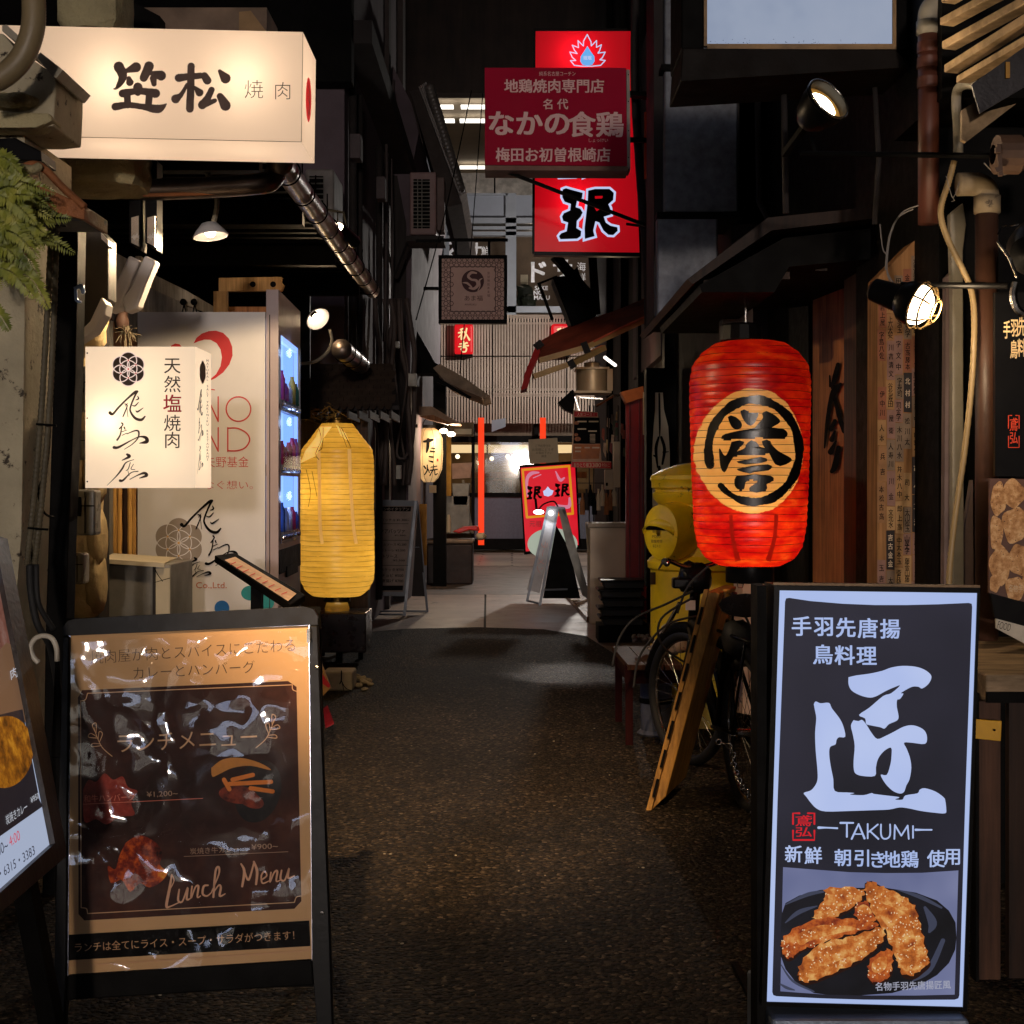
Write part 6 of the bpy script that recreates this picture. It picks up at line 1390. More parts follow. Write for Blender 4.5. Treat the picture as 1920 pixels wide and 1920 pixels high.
pc = [P(975, 874, d_), P(1080, 867, d_ + .05), P(1087, 1024, d_), P(985, 1036, d_ - .05)]; q = Plane(*pc[:3])
MB().prism([q(x, y, -.01) for x, y in [(973, 872), (1081, 864), (1089, 1026), (983, 1040)]], (0, .1, 0)).build('frame', m_black, lp)
MB().poly([(976, 877), (1078, 870), (1085, 1022), (986, 1034)], q, .002).build('red_panel', Em('red_poster_glow', S(232, 24, 44), .8), lp)
w = MB(); bd = [(980, 881), (1067, 874), (1074, 963), (988, 970)]; bd = bd + bd[:1]
w.brush([[(a[0], a[1], 4.5), (b[0], b[1], 4.5)] for a, b in zip(bd, bd[1:])], q, .004, 2); w.build('gold_border', Em('gold_glow', S(236, 150, 20), .8), lp)
w = MB(); w.brush([[(1010, 886, 3), (996, 888, 7), (988, 900, 6), (989, 930, 3)], [(1014, 890, 2), (1000, 896, 2)], [(1042, 884, 2), (1050, 900, 6), (1058, 896, 3)], [(1068, 934, 4), (1066, 950, 7), (1044, 948, 5)]], q, .004); w.build('pink_pattern', Em('pink_glow', S(240, 140, 170), .7), lp)
minchar(lambda x, y: (987 + (x - 1030) * .070, 911 + (y - 1355) * .070), q, lp, .006, 6, False); minchar(lambda x, y: (1039 + (x - 1030) * .070, 906 + (y - 1355) * .070), q, lp, .006, 6, False)
w = MB(); w.poly([(1027, 912), (1032, 918), (1038, 920), (1035, 928), (1028, 931), (1020, 929), (1018, 921), (1023, 918)], q, .006); w.build('flame_emblem', m_wl, lp)
w = MB(); w.disc(1036, 1020, 47, 30, q, .004, 40); w.build('bowl_picture', Em('bowl_glow', S(200, 210, 190), .6), lp)
w = MB(); w.text('元祖', 1004, 982, 12, q, .006); w.build('lettering', m_redp, lp)
for o_ in lp.children:
    if o_.name.startswith('bowl'): pass
np_ = thing('paper_notice', 'pale handwritten paper notice above the small red lit poster', 'notice', P(1019, 870, 17.8)); d_ = 17.8
MB().prism([P(x, y, d_) for x, y in [(991, 824), (1045, 821), (1048, 866), (992, 870)]], (0, .008, 0)).build('sheet', m_paper, np_)
w = MB(); q = flat(d_); w.text('ご予約受付中', 1018, 836, 6, q, .004, w=28); w.text('お気軽にどうぞ', 1018, 843, 6, q, .004, w=40); w.text('お電話下さい', 1020, 849, 5, q, .004, w=30); w.text('店主', 1020, 855, 5, q, .004, bold=.02); w.build('lettering', M('pencil', S(120, 104, 86), .8), np_)
# crates, pallet
tr0 = thing('crate', 'lowest black plastic crate of the stack in front of the utility cabinet', 'crate', P(1165, 1176, 12.9), 'stacked black crates')
z0 = .10; a, b = P(1128, 1160, 12.8), P(1206, 1160, 12.8)
h_ = .082; bz = P(0, 1172, 12.8).z; tr0.location.z = bz
w = MB(); w.prism([Vector((a.x + .02, 12.8, bz)), Vector((b.x, 12.8, bz)), Vector((b.x, 12.8, bz + h_ - .01)), Vector((a.x, 12.8, bz + h_ - .01))], (0, .35, 0)); w.build('body', m_rubber, tr0, bevel=.01)
w = MB(); w.box(a.x - .02, b.x + .02, 12.78, 13.17, bz + h_ - .028, bz + h_ - .008); w.build('rim', m_blackgloss, tr0, bevel=.006)
names = ['second from the bottom', 'middle', 'second from the top', 'topmost']
for k in range(1, 5): dup(tr0, tr0.location + Vector((.012 * (-1) ** k, .01 * k, h_ * k)), 'black plastic crate, %s of the stack in front of the utility cabinet' % names[k - 1])
sb_ = MB(); sb_.box(a.x - .03, b.x + .05, 12.75, 13.2, 0, bz - .004); tag(sb_.build('low_plinth', m_black), 'black low base under the stack of plastic crates', 'base')
pt_ = MB(); g1, g2, g3, g4 = [P(x, y, gd(y)) for x, y in [(1056, 1116), (1098, 1112), (1126, 1160), (1100, 1166)]]
pt_.prism([(p.x, p.y, .0) for p in (g1, g2, g3, g4)], (0, 0, .05)); tag(pt_.build('wooden_board', Wood('wet_board', S(110, 74, 50), S(160, 116, 84), .25)), 'wet wooden board lying on the paving beside the utility cabinet', 'board')

# ------------------------------------------------------------------ yellow post box
pbx = thing('post_box', 'old round yellow post box half hidden by the big red lantern', 'post box', P(1318, 1379, 8.5)); yc_ = 8.5; k_ = yc_ / F; cx_ = P(1318, 0, yc_).x; Y = lambda y: P(0, y, yc_).z
w = MB(); w.lathe((cx_, yc_, 0), [(104 * k_, 0.0), (104 * k_, .06), (98 * k_, .09), (98 * k_, Y(1068)), (103 * k_, Y(1064)), (104 * k_, Y(1052)), (99 * k_, Y(1046)), (92 * k_, Y(1040)), (84 * k_, Y(960)), (84 * k_, Y(945)), (92 * k_, Y(936)), (94 * k_, Y(925)), (90 * k_, Y(922)), (90 * k_, Y(918)), (96 * k_, Y(914)), (96 * k_, Y(903)), (99 * k_, Y(899)), (97 * k_, Y(892)), (80 * k_, Y(882)), (50 * k_, Y(872)), (10 * k_, Y(866))], 56)
w.build('body', m_yellow, pbx, smooth='auto')
c = Vector((cx_ - .245, yc_ - .24, Y(995))); ax = Vector((-.80, -.60, -.02)).normalized()
w = MB(); w.lathe(c, [(.02, .062), (.115, .06), (.142, .045), (.146, .02), (.155, -.05), (.16, -.16)], 40, ax); 
for v in w.v: v.z = c.z + (v.z - c.z) * 1.12
w.build('slot_face', m_yellow, pbx, smooth='auto')
sd = ax.cross(Vector((0, 0, 1))).normalized()
w = MB()
pts = [];  
for i in range(13):
    t_ = -1 + i / 6; pts.append(t_)
vs = []
for t_ in pts:
    zz = .03 + .055 * math.sqrt(max(0, 1 - t_ * t_)); base_ = c + sd * t_ * .125
    vs.append(base_ + ax * .05 + Vector((0, 0, zz))); vs.append(base_ + ax * (.065 + .055 * math.sqrt(max(0, 1 - t_ * t_))) + Vector((0, 0, zz - .045 + .0 * t_)))
    vs.append(base_ + ax * .05 + Vector((0, 0, zz - .035)))
w.add(vs, [(3 * i, 3 * i + 1, 3 * i + 4, 3 * i + 3) for i in range(12)] + [(3 * i + 1, 3 * i + 2, 3 * i + 5, 3 * i + 4) for i in range(12)]); w.build('slot_hood', m_yellow, pbx, smooth=True)
w = MB(); w.bar(c + ax * .064 + sd * -.1 + Vector((0, 0, .028)), c + ax * .064 + sd * .1 + Vector((0, 0, .028)), .012, .03); w.each('slot', m_ink, pbx)
class Q: pass
pjc = Plane(c + ax * .063, c + ax * .063 + sd, c + ax * .063 + Vector((0, 0, 1)))
w = MB()
for s_, y, ww in (('郵便', 996, 16), ('POST', 1006, 16), ('取集時刻', 1015, 20), ('平日 9 12', 1024, 14)):
    w.text(s_, 1231, y, 7, pjc, .004, w=ww, shear=0)
w.build('embossed_lettering', M('dark_yellow_ink', S(120, 94, 20), .6), pbx)
pjl = Barrel(cx_, yc_, [(98 * k_, 0), (98 * k_, 2)]); pju = Barrel(cx_, yc_, [(104 * k_, 0), (90 * k_, 2)])
MB().rect(1219, 1073, 1229, 1096, pjl, .004, 4, 1).build('dark_plate', m_wood_d, pbx)
pju = Barrel(cx_, yc_, [(92 * k_, Y(1040)), (84 * k_, Y(960))])
MB().rect(1280, 970, 1308, 1003, pju, .004, 6, 1).build('sticker', M('pinkish_paper', S(186, 140, 120), .8, 0, .15, 9, 0), pbx)
w = MB(); w.brush([[(1284, 978, 1), (1296, 976, 1), (1304, 980, 1)], [(1290, 974, 1), (1288, 994, 1)], [(1298, 976, 1), (1300, 996, 1)], [(1283, 988, 1), (1304, 990, 1)]], pju, .007); w.build('sticker_print', M('dull_red', S(140, 80, 70), .8), pbx)

# ------------------------------------------------------------------ bench, bag, bucket
m_redk = M('dark_red_paint', S(44, 9, 9), .6, spec=.1)
be = thing('bench', 'low wooden bench with red legs behind the bicycle', 'bench', P(1235, 1392, 8.0)); zb_ = P(0, 1240, 7.75).z
w = MB()
for k in range(3): w.prism([Vector((P(1172 + k * 34, 0, 7.8).x, 7.6, zb_)), Vector((P(1204 + k * 34, 0, 7.8).x, 7.6, zb_)), Vector((P(1196 + k * 34, 0, 7.8).x, 8.5, zb_)), Vector((P(1164 + k * 34, 0, 7.8).x, 8.5, zb_))], (0, 0, -.03))
w.build('seat', Wood('bench_wood', S(50, 30, 19), S(88, 56, 36), .6), be, bevel=.004)
w = MB(); w.prism([P(x, y, 7.62) for x, y in [(1172, 1244), (1184, 1260), (1178, 1286), (1172, 1280)]], (0, .04, 0)); w.build('corner_plate', m_redk, be)
for x, y in ((1176, 7.66), (1272, 7.66), (1176, 8.42), (1272, 8.42)):
    xx = P(x, 0, 7.8).x; MB().box(xx - .02, xx + .02, y, y + .04, 0, zb_ - .03).build('leg', m_redk, be)
w = MB(); xx = P(1176, 0, 7.8).x; w.box(xx, P(1280, 0, 7.8).x, 7.67, 7.7, zb_ - .11, zb_ - .03); w.box(xx - .01, xx + .02, 7.7, 8.44, zb_ - .11, zb_ - .03); w.build('apron', m_redk, be)
bu = thing('bucket', 'blue grey plastic bucket under the bench', 'bucket', P(1228, 1391, 7.95)); c = P(1230, 1391, 8.0); c.z = 0.006
w = MB(); w.lathe(c, [(.10, 0), (.108, .01), (.085, .03), (.09, .3), (.1, .31), (.1, .325), (.085, .325), (.08, .05)], 28); w.build('body', M('bluegrey_plastic', S(84, 88, 104), .5), bu, smooth='auto'); MB().lathe(c, [(.092, .18), (.096, .185), (.096, .205), (.092, .21)], 28).build('dark_band', m_black, bu)
bg = thing('plastic_bag', 'white printed plastic bag lying on the bench', 'bag', P(1255, 1228, 8.0)); w = MB(); w.rock(P(1262, 1196, 8.0), (.15, .14, .16), 10, .45, 8, 2.6); w.rock(P(1246, 1214, 7.95), (.17, .16, .08), 9, .4, 3, 2.6); w.build('bag', M('white_film', S(190, 172, 158), .35, 0, .1, 6, .3), bg, smooth=True)
w = MB(); w.brush([[(1254, 1186, 2), (1258, 1178, 2), (1262, 1186, 2)], [(1252, 1194, 2), (1257, 1192, 2), (1256, 1200, 2)], [(1250, 1204, 2), (1256, 1206, 2)]], flat(7.86), 0); w.build('print', m_ink, bg)
fr0 = MB(); fr0.rock(P(1278, 1211, 7.85), (.085, .08, .078), 10, .2, 6, 2.3); tag(fr0.build('round_bundle', M('spotted_bundle', S(190, 160, 128), .6, 0, .3, 14, .4, spots=(S(110, 80, 60), 22, .55)), smooth=True), 'round spotted bundle beside the white plastic bag on the bench', 'bundle')
w = MB()
for k in range(26): w.rock(P(1180 + random.uniform(0, 44), 1196 + random.uniform(-3, 6), 8.2 + random.uniform(-.1, .1)), (.03, .03, .03), 4, .5, k, 2.2)
tag(w.build('rope_heap', M('grey_rope', S(70, 60, 54), .8)), 'heap of dark rope and scraps on the far end of the bench', 'rope')

# leaning yellow board
yb = thing('leaning_board', 'yellow wooden board leaning on the bicycle with its worn edge toward the viewer', 'board', P(1232, 1520, 6.2))
A = [P(1213, 1520, 6.16), P(1246, 1492, 6.30), P(1352, 1108, 6.45), P(1326, 1104, 6.32)]
w = MB(); pts = [P(1222, 1519, 6.15), P(1248, 1494, 6.15), P(1350, 1112, 6.32), P(1327, 1108, 6.32)]
w.prism(pts, Vector((.14, .42, 0))); w.each('board', m_wood_y, yb, bevel=.005)
w = MB(); w.prism([P(1211, 1520, 6.12), P(1221, 1520, 6.12), P(1328, 1106, 6.29), P(1320, 1106, 6.29)], Vector((.01, .03, 0))); w.build('edge_strip', m_wood_y, yb)
w = MB()
for k in range(7):
    t_ = .06 + k * .13; a = P(1216, 1520, 6.10).lerp(P(1323, 1106, 6.27), t_); b = P(1216, 1520, 6.10).lerp(P(1323, 1106, 6.27), t_ + .08); w.bar(a + Vector((.006, 0, 0)), b + Vector((.006, 0, 0)), .012, .01, (0, 1, 0))
w.each('slot', m_ink, yb)

# ------------------------------------------------------------------ bicycle
bi = thing('bicycle', 'black city bicycle parked saddle first with a chain on the rear wheel', 'bicycle', P(1390, 1545, 5.95))
rw = Vector((P(1402, 0, 6.15).x, 6.15, .335)); fw = Vector((P(1290, 0, 7.15).x, 7.18, .335)); dirb = Vector(((fw - rw).x, (fw - rw).y, 0)).normalized(); side = Vector((dirb.y, -dirb.x, 0))
def wheel(c, dv):
    w = MB(); w.tube([c + dv * .315 * math.cos(a) + Vector((0, 0, .315 * math.sin(a))) for a in [2 * math.pi * k / 48 for k in range(48)]], .027, 10, closed=True); hold = bpy.data.objects.new('wheel', None); COL.objects.link(hold); hold.parent = bi; w.build('tyre', m_rubber, hold, smooth=True)
    w = MB(); w.tube([c + dv * .292 * math.cos(a) + Vector((0, 0, .292 * math.sin(a))) for a in [2 * math.pi * k / 48 for k in range(48)]], .009, 6, closed=True)
    s_ = dv.cross(Vector((0, 0, 1)))
    w.tube([c - s_ * .05, c + s_ * .05], .02, 10)
    for k in range(28):
        a = 2 * math.pi * k / 28; e = 1 if k % 2 else -1; w.tube([c + s_ * .03 * e, c + dv * .29 * math.cos(a) + Vector((0, 0, .29 * math.sin(a)))], .0012, 4, cap=False)
    w.build('rim', m_chrome, hold, smooth='auto')
wheel(rw, dirb); fdir = (dirb + side * -.35).normalized(); wheel(fw, fdir)
bb_ = rw + dirb * .46 + Vector((0, 0, -.05)); seat_t = rw + dirb * .26 + Vector((0, 0, .46)); head = fw - dirb * .16 + Vector((0, 0, .55)); headb = fw - dirb * .1 + Vector((0, 0, .36))
w = MB(); w.tube([bb_, seat_t], .023, 10); w.tube([bb_, headb], .028, 10); w.tube([seat_t + (bb_ - seat_t) * .25, headb + Vector((0, 0, .03))], .026, 10); w.tube([headb, head], .026, 10)
for e in (-1, 1):
    w.tube([rw + side * .06 * e, seat_t + (bb_ - seat_t) * .1], .009, 8); w.tube([rw + side * .06 * e, bb_ + side * .03 * e], .010, 8); w.tube([fw + fdir.cross(Vector((0, 0, 1))) * .05 * e, headb], .011, 8)
w.build('frame', m_blackgloss, bi, smooth=True)
w = MB(); w.tube([seat_t, seat_t + Vector((-dirb.x * .06, -dirb.y * .06, .13))], .013, 8); w.build('seat_post', m_chrome, bi)
sdl = P(1384, 1128, 6.2)
w = MB(); prof_ = []
for i in range(11):
    t_ = i / 10; wd_ = .095 * (1 - t_ ** 1.3) + .022; hh = .055 - .02 * t_
    for j in range(12):
        a = 2 * math.pi * j / 12; q_ = sdl + dirb * (-.11 + .28 * t_) + side * wd_ * math.cos(a) + Vector((0, 0, hh * math.sin(a) * (.8 if math.sin(a) > 0 else 1.1) - .012 * math.sin(math.pi * t_)))
        w.v.append(q_)
for i in range(10):
    for j in range(12): w.f.append((i * 12 + j, i * 12 + (j + 1) % 12, (i + 1) * 12 + (j + 1) % 12, (i + 1) * 12 + j))
w.f.append(tuple(range(12))); w.f.append(tuple(120 + j for j in range(12))); w.build('saddle', M('saddle_vinyl', S(26, 18, 17), .25, 0, .3, 6, .05), bi, smooth='auto')
hb = head + Vector((0, 0, .12)); hs_ = fdir.cross(Vector((0, 0, 1)))
w = MB(); w.tube([head, hb], .014, 8); w.tube([hb + hs_ * -.27 - fdir * .16 + Vector((0, 0, .03)), hb + hs_ * -.2 - fdir * .05 + Vector((0, 0, .04)), hb + hs_ * -.06, hb + hs_ * .06, hb + hs_ * .2 - fdir * .05 + Vector((0, 0, .04)), hb + hs_ * .27 - fdir * .16 + Vector((0, 0, .03))], .012, 8, smooth=4); w.build('handlebar', m_chrome, bi, smooth=True)
w = MB()
for e in (-1, 1): w.tube([hb + hs_ * .27 * e - fdir * .16 + Vector((0, 0, .03)), hb + hs_ * .245 * e - fdir * .10 + Vector((0, 0, .035))], .017, 10); w.tube([hb + hs_ * .2 * e - fdir * .02 + Vector((0, 0, .03)), hb + hs_ * .27 * e - fdir * .09 + Vector((0, 0, .0))], .006, 6)
w.each('grip', m_rubber, bi, smooth=True)
w = MB(); w.pbox(1262, 1084, 1300, 1104, 6.9, .08); w.build('bell_lamp', m_blackgloss, bi, bevel=.01)
w = MB()
for pts in ([(1300, 1108), (1250, 1132), (1190, 1160), (1160, 1200), (1148, 1250)], [(1340, 1150), (1262, 1166), (1220, 1200), (1196, 1240), (1188, 1290)], [(1300, 1120), (1240, 1160), (1242, 1210), (1300, 1250), (1345, 1256)], [(1330, 1060), (1290, 1100), (1270, 1150)], [(1395, 1150), (1418, 1200), (1440, 1260), (1440, 1310)]):
    w.tube([P(x, y, 6.75) for x, y in pts], .006, 6, smooth=6)
w.build('brake_cable', m_rubber, bi, smooth=True)
w = MB(); w.tube([rw + dirb * .35 * math.cos(a) + Vector((0, 0, .35 * math.sin(a))) for a in [math.radians(20 + k * 8) for k in range(20)]], .036, 8, ripple=0); w.build('mudguard', m_black, bi, smooth=True)
w = MB(); w.tube([fw + fdir * .35 * math.cos(a) + Vector((0, 0, .35 * math.sin(a))) for a in [math.radians(10 + k * 8) for k in range(20)]], .034, 8); w.build('mudguard', m_black, bi, smooth=True)
w = MB(); w.bar(rw + side * .05 + dirb * .02, bb_ + side * .06 + dirb * .05, .03, .13); w.build('chain_case', m_black, bi, bevel=.02)
w = MB(); w.rock(sdl + Vector((0, .03, -.16)), (.13, .2, .15), 8, .2, 4, 3); w.build('saddle_bag', m_rubber, bi, smooth=True)
w = MB(); w.rock(head + Vector((.0, .02, .06)), (.16, .14, .15), 8, .3, 9, 3); w.build('headlamp', m_blackgloss, bi, smooth=True)
w = MB(); z_ = rw.z + .42
w.tube([rw + side * .07 + dirb * -.28 + Vector((0, 0, .42)), rw + side * .07 + dirb * .22 + Vector((0, 0, .42))], .008, 6); w.tube([rw + side * -.07 + dirb * -.28 + Vector((0, 0, .42)), rw + side * -.07 + dirb * .22 + Vector((0, 0, .42))], .008, 6); w.tube([rw + side * .07 + dirb * -.28 + Vector((0, 0, .42)), rw - side * .07 + dirb * -.28 + Vector((0, 0, .42))], .008, 6)
for e in (-1, 1): w.tube([rw + side * .07 * e, rw + side * .07 * e + dirb * -.2 + Vector((0, 0, .42))], .006, 6)
w.build('carrier', m_blackgloss, bi, smooth=True)
w = MB(); w.box(rw.x - .03, rw.x + .03, rw.y - .33, rw.y - .31, .62, .66); w.build('reflector', m_redp, bi)
w = MB(); w.pbox(1286, 1126, 1304, 1144, 6.85, .01); w.build('tag', m_white, bi)
w = MB(); w.bar(P(1244, 1186, 7.0), P(1275, 1130, 6.9), .02, .012); w.build('fork_sleeve', m_chrome, bi)
# chain
w = MB(); cp_ = [(1344, 1390), (1372, 1402), (1374, 1430), (1382, 1452), (1390, 1474), (1402, 1486), (1408, 1505), (1412, 1530), (1416, 1548)]
cp2 = catmull([(x, y, 0) for x, y in cp_], 3)
for i, (x, y, _) in enumerate(cp2[:-1]):
    a, b = P(x, y, 5.78), P(cp2[i + 1][0], cp2[i + 1][1], 5.78); t_ = (b - a); L = t_.length * .62; t_.normalize(); n_ = (Vector((0, 1, 0)) if i % 2 else Vector((0, 1, 0)).cross(t_)).normalized(); m_ = (a + b) / 2
    w.tube([m_ + t_ * L * math.cos(q_) + n_ * .011 * math.sin(q_) for q_ in [2 * math.pi * k / 10 for k in range(10)]], .0032, 5, closed=True)
w.each('chain', m_chrome, bi, smooth=True)
pc_ = thing('cream_cabinet', 'plain cream panel cabinet behind the bicycle saddle', 'cabinet', P(1415, 1390, 7.4)); MB().pbox(1392, 1082, 1446, 1390, 7.4, .3).build('body', M('cream_panel', S(196, 160, 132), .7, 0, .08, 3, .05), pc_, bevel=.006)
MB().pbox(1388, 1062, 1440, 1082, 7.35, .36).build('top', m_black, pc_)
# ------------------------------------------------------------------ near right: shop front, pipes, lamps
ns = thing('chicken_shop', 'brown timber shop front with counter at the right edge', 'shop', (2.2, 4.8, 0))
MB().box(1.50, 3.2, 5.0, 6.2, 0, 3.6).build('wall', m_black, ns)
a, b = P(1838, 0, 4.0), P(2060, 0, 4.0)
MB().box(a.x, b.x + .4, 3.95, 4.95, .80, .878).build('counter', Wood('grey_counter', S(96, 80, 60), S(140, 118, 92), .7, (6, 30, 30)), ns, bevel=.006)
w = MB(); w.box(a.x, b.x, 3.94, 3.955, .80, .83); w.build('counter_edge', m_black, ns)
for k, (x0, x1) in enumerate(((1836, 1876), (1892, 1934), (1944, 2000))): MB().pbox(x0, 1300, x1, 1960, 4.02 + .01 * k, .03).build('plank', m_wood_d if k else Wood('worn_plank', S(44, 27, 18), S(72, 47, 33)), ns)
w = MB(); w.pbox(1830, 1300, 1836, 1960, 4.0, .05); w.each('post', m_black, ns)
yt = thing('yellow_tag', 'small yellow plate with one nail on the plank below the counter', 'tag', P(1856, 1390, 3.97)); MB().pprism([(1830, 1349), (1879, 1352), (1877, 1390), (1828, 1385)], 3.98, .01).build('plate', M('yellow_plate', S(214, 158, 24), .5, 0, .12, 9, .1), yt, bevel=.002); MB().disc(1865, 1369, 2.5, 2, flat(3.975), .004, 10).build('nail', m_ink, yt)
# posters
bp = thing('black_poster', 'black poster with cream characters and a red seal above the chicken photo', 'poster', P(1915, 890, 4.45)); d_ = 4.45; q = flat(d_)
MB().pbox(1866, 548, 2000, 893, d_, .02).build('sheet', m_blackgloss, bp)
w = MB(); w.text('手', 1888, 618, 36, q, .003, bold=.02, w=13); w.text('羽', 1902, 615, 36, q, .003, bold=.02, w=13); w.text('先', 1916, 612, 38, q, .003, bold=.02, w=14); w.text('鳥', 1901, 655, 36, q, .003, bold=.02, w=13); w.text('料', 1915, 652, 36, q, .003, bold=.02, w=14); w.text('唐', 1931, 610, 38, q, .003, bold=.02, w=14); w.text('理', 1931, 650, 38, q, .003, bold=.02, w=14)
w.build('lettering', M('cream_ink', S(220, 190, 140), .6), bp)
def seal(cx, cy, ww, hh, q, par, mat, o=.003):
    w = MB(); t = ww * .09
    w.brush([[(cx - ww / 2, cy - hh * .1, t), (cx - ww / 2, cy - hh / 2, t), (cx - ww * .2, cy - hh / 2, t)], [(cx + ww / 2, cy - hh * .1, t), (cx + ww / 2, cy - hh / 2, t), (cx + ww * .2, cy - hh / 2, t)], [(cx - ww / 2, cy + hh * .15, t), (cx - ww / 2, cy + hh / 2, t), (cx + ww / 2, cy + hh / 2, t), (cx + ww / 2, cy + hh * .15, t)]], q, o, 1)
    w.text('鳶', cx, cy - hh * .22, hh * .44, q, o + .002, w=ww * .78, bold=.01); w.text('弘', cx, cy + hh * .2, hh * .4, q, o + .002, w=ww * .74, bold=.01); return w.build('red_seal', mat, par)
seal(1901, 809, 20, 60, q, bp, M('vermilion_ink', S(226, 66, 24), .6, 0, .05, 5, 0))
m_fry = None
def photo_mat(name, stops, scale, em, detail=9, vs=None):
    m, t, p = nodes(name); v = coords(t); f = noise(t, v, scale, detail, .7); c = ramp(t, f, stops)
    p.inputs['Roughness'].default_value = .5
    if em: t.links.new(c, p.inputs['Emission Color']); p.inputs['Emission Strength'].default_value = em; p.inputs['Base Color'].default_value = (0, 0, 0, 1); p.inputs['Specular IOR Level'].default_value = .2
    else: t.links.new(c, p.inputs['Base Color']); p.inputs['Specular IOR Level'].default_value = .08
    return m
cpz = thing('chicken_poster', 'photo poster of fried chicken pieces in brown tones on the shop front', 'poster', P(1905, 1140, 4.42)); d_ = 4.42; q = flat(d_)
MB().pprism([(1856, 897), (2000, 900), (2000, 1160), (1854, 1112)], d_, .012).build('sheet', M('brown_print', S(90, 52, 32), .5, 0, .3, 9, 0), cpz)
cm = photo_mat('fried_print', [(.3, S(130, 84, 50)), (.5, S(196, 146, 98)), (.62, S(226, 186, 138)), (.75, S(120, 74, 44))], 38, 0)
for i, (x, y, rx, ry) in enumerate([(1872, 935, 14, 32), (1900, 925, 22, 26), (1868, 1000, 12, 34), (1903, 985, 24, 34), (1876, 1060, 20, 36), (1912, 1050, 22, 30), (1940, 960, 20, 40), (1940, 1080, 24, 40), (1865, 1095, 10, 16), (1903, 1105, 18, 24)]):
    w = MB(); w.poly([(x + rx * math.cos(a) * (1 + .12 * math.sin(3 * a + i)), y + ry * math.sin(a) * (1 + .1 * math.sin(4 * a + 2 * i))) for a in [2 * math.pi * k / 26 for k in range(26)]], q, .002 + .0004 * i); w.build('chicken_print', cm, cpz)
w = MB()
for k in range(60): x, y = random.uniform(1858, 1918), random.uniform(905, 1100); w.disc(x, y, random.uniform(.5, 1.3), random.uniform(.5, 1.2), q, .0075, 6)
w.build('pepper_print', M('pepper_ink', S(70, 40, 24), .6), cpz)
MB().text('名物手羽先', 1914, 1104, 15, q, .008, w=46, rot=.08).build('lettering', M('pale_ink', S(220, 196, 160), .6), cpz)
w = MB(); w.pprism([(1857, 1112), (2000, 1150), (2000, 1194), (1866, 1159)], d_ - .01, .02); tag(w.build('black_strip', m_blackgloss), 'plain black strip between the chicken photo and the white strip', 'strip')
fs = thing('food_strip', 'white strip with thin letters FOOD standing on the counter', 'sign', P(1895, 1210, 4.3)); d_ = 4.3
MB().pprism([(1868, 1160), (2000, 1195), (2000, 1250), (1920, 1206), (1868, 1178)], d_, .01).build('strip', M('pale_strip', S(200, 190, 172), .7), fs)
q = flat(d_); w = MB(); w.text('FOOD', 1883, 1174, 20, q, .003, w=25, rot=.26, bold=-.012); w.build('lettering', m_ink, fs)
# pipes
def pipe(name, pts, r, mat, lab, d, cat='pipe', sm=6, ripple=0, seg=12):
    w = MB(); w.tube([P(x, y, d + (z[0] if z else 0)) for x, y, *z in pts], r, seg, smooth=sm, ripple=ripple); return tag(w.build(name, mat, smooth=True), lab, cat)
bpz = thing('drain_pipe', 'brown painted drain pipe with a pale elbow at the top right', 'pipe', P(1740, 360, 4.7))
w = MB(); w.tube([P(1741, 62, 4.7), P(1741, 420, 4.7)], .034, 18); w.build('pipe', m_copper, bpz, smooth=True)
w = MB(); w.tube([P(1741, 66, 4.7), P(1741, 40, 4.7), P(1745, 18, 4.7), P(1762, 6, 4.7), P(1798, 6, 4.7)], .036, 16, smooth=6); w.tube([P(1741, 64, 4.7), P(1741, 40, 4.7)], .0395, 18); w.build('elbow', m_whitew, bpz, smooth=True)
w = MB()
for y in (80, 146, 108): w.tube([P(1741, y, 4.7), P(1741, y + 20, 4.7)], .037, 18)
w.each('sleeve', m_copper, bpz, smooth='auto')
b2z = thing('drain_pipe', 'thin cream pipe with a small elbow below the wooden louvre slats', 'pipe', P(1796, 292, 4.6))
w = MB(); w.tube([P(1836, 160, 4.5), P(1812, 158, 4.55), P(1796, 168, 4.6), P(1793, 195, 4.6), P(1796, 240, 4.6), P(1797, 292, 4.6)], .0155, 12, smooth=6); w.build('pipe', m_whitew, b2z, smooth=True)
b3z = thing('drain_pipe', 'thick brown peeling pipe below a cream elbow beside the black poster', 'pipe', P(1850, 1170, 4.6))
w = MB(); w.tube([P(1850, 395, 4.6), P(1850, 1200, 4.6)], .036, 18); w.build('pipe', M('peeling_brown_pipe', S(72, 46, 34), .5, 0, .3, 4, .4, 40, spots=(S(170, 140, 104), 7, .67)), b3z, smooth=True)
w = MB(); w.tube([P(1796, 346, 4.6), P(1830, 346, 4.6), P(1848, 356, 4.6), P(1851, 380, 4.6), P(1851, 402, 4.6)], .038, 16, smooth=5); w.tube([P(1851, 368, 4.6), P(1851, 400, 4.6)], .042, 18); w.build('elbow', M('dirty_elbow', S(128, 112, 88), .7, 0, .3, 6, .3, spots=(S(60, 48, 38), 9, .6)), b3z, smooth=True)
tr = MB(); tr.pprism([(1782, 400), (1806, 380), (1812, 420), (1806, 470), (1808, 1110), (1786, 1110), (1786, 560)], 4.85, .04); tag(tr.build('white_trim', m_whitew, bevel=.004), 'worn white vertical trim board behind the beige ribbed conduit', 'trim')
tr = MB(); tr.pprism([(1774, 520), (1782, 510), (1780, 1100), (1770, 1100)], 4.9, .04); tr.pprism([(1808, 1000), (1824, 900), (1826, 1160), (1800, 1160)], 4.9, .04); tag(tr.build('grey_trim', M('greyish_trim', S(110, 92, 90), .7)), 'narrow grey trim at both sides of the worn white trim board', 'trim')
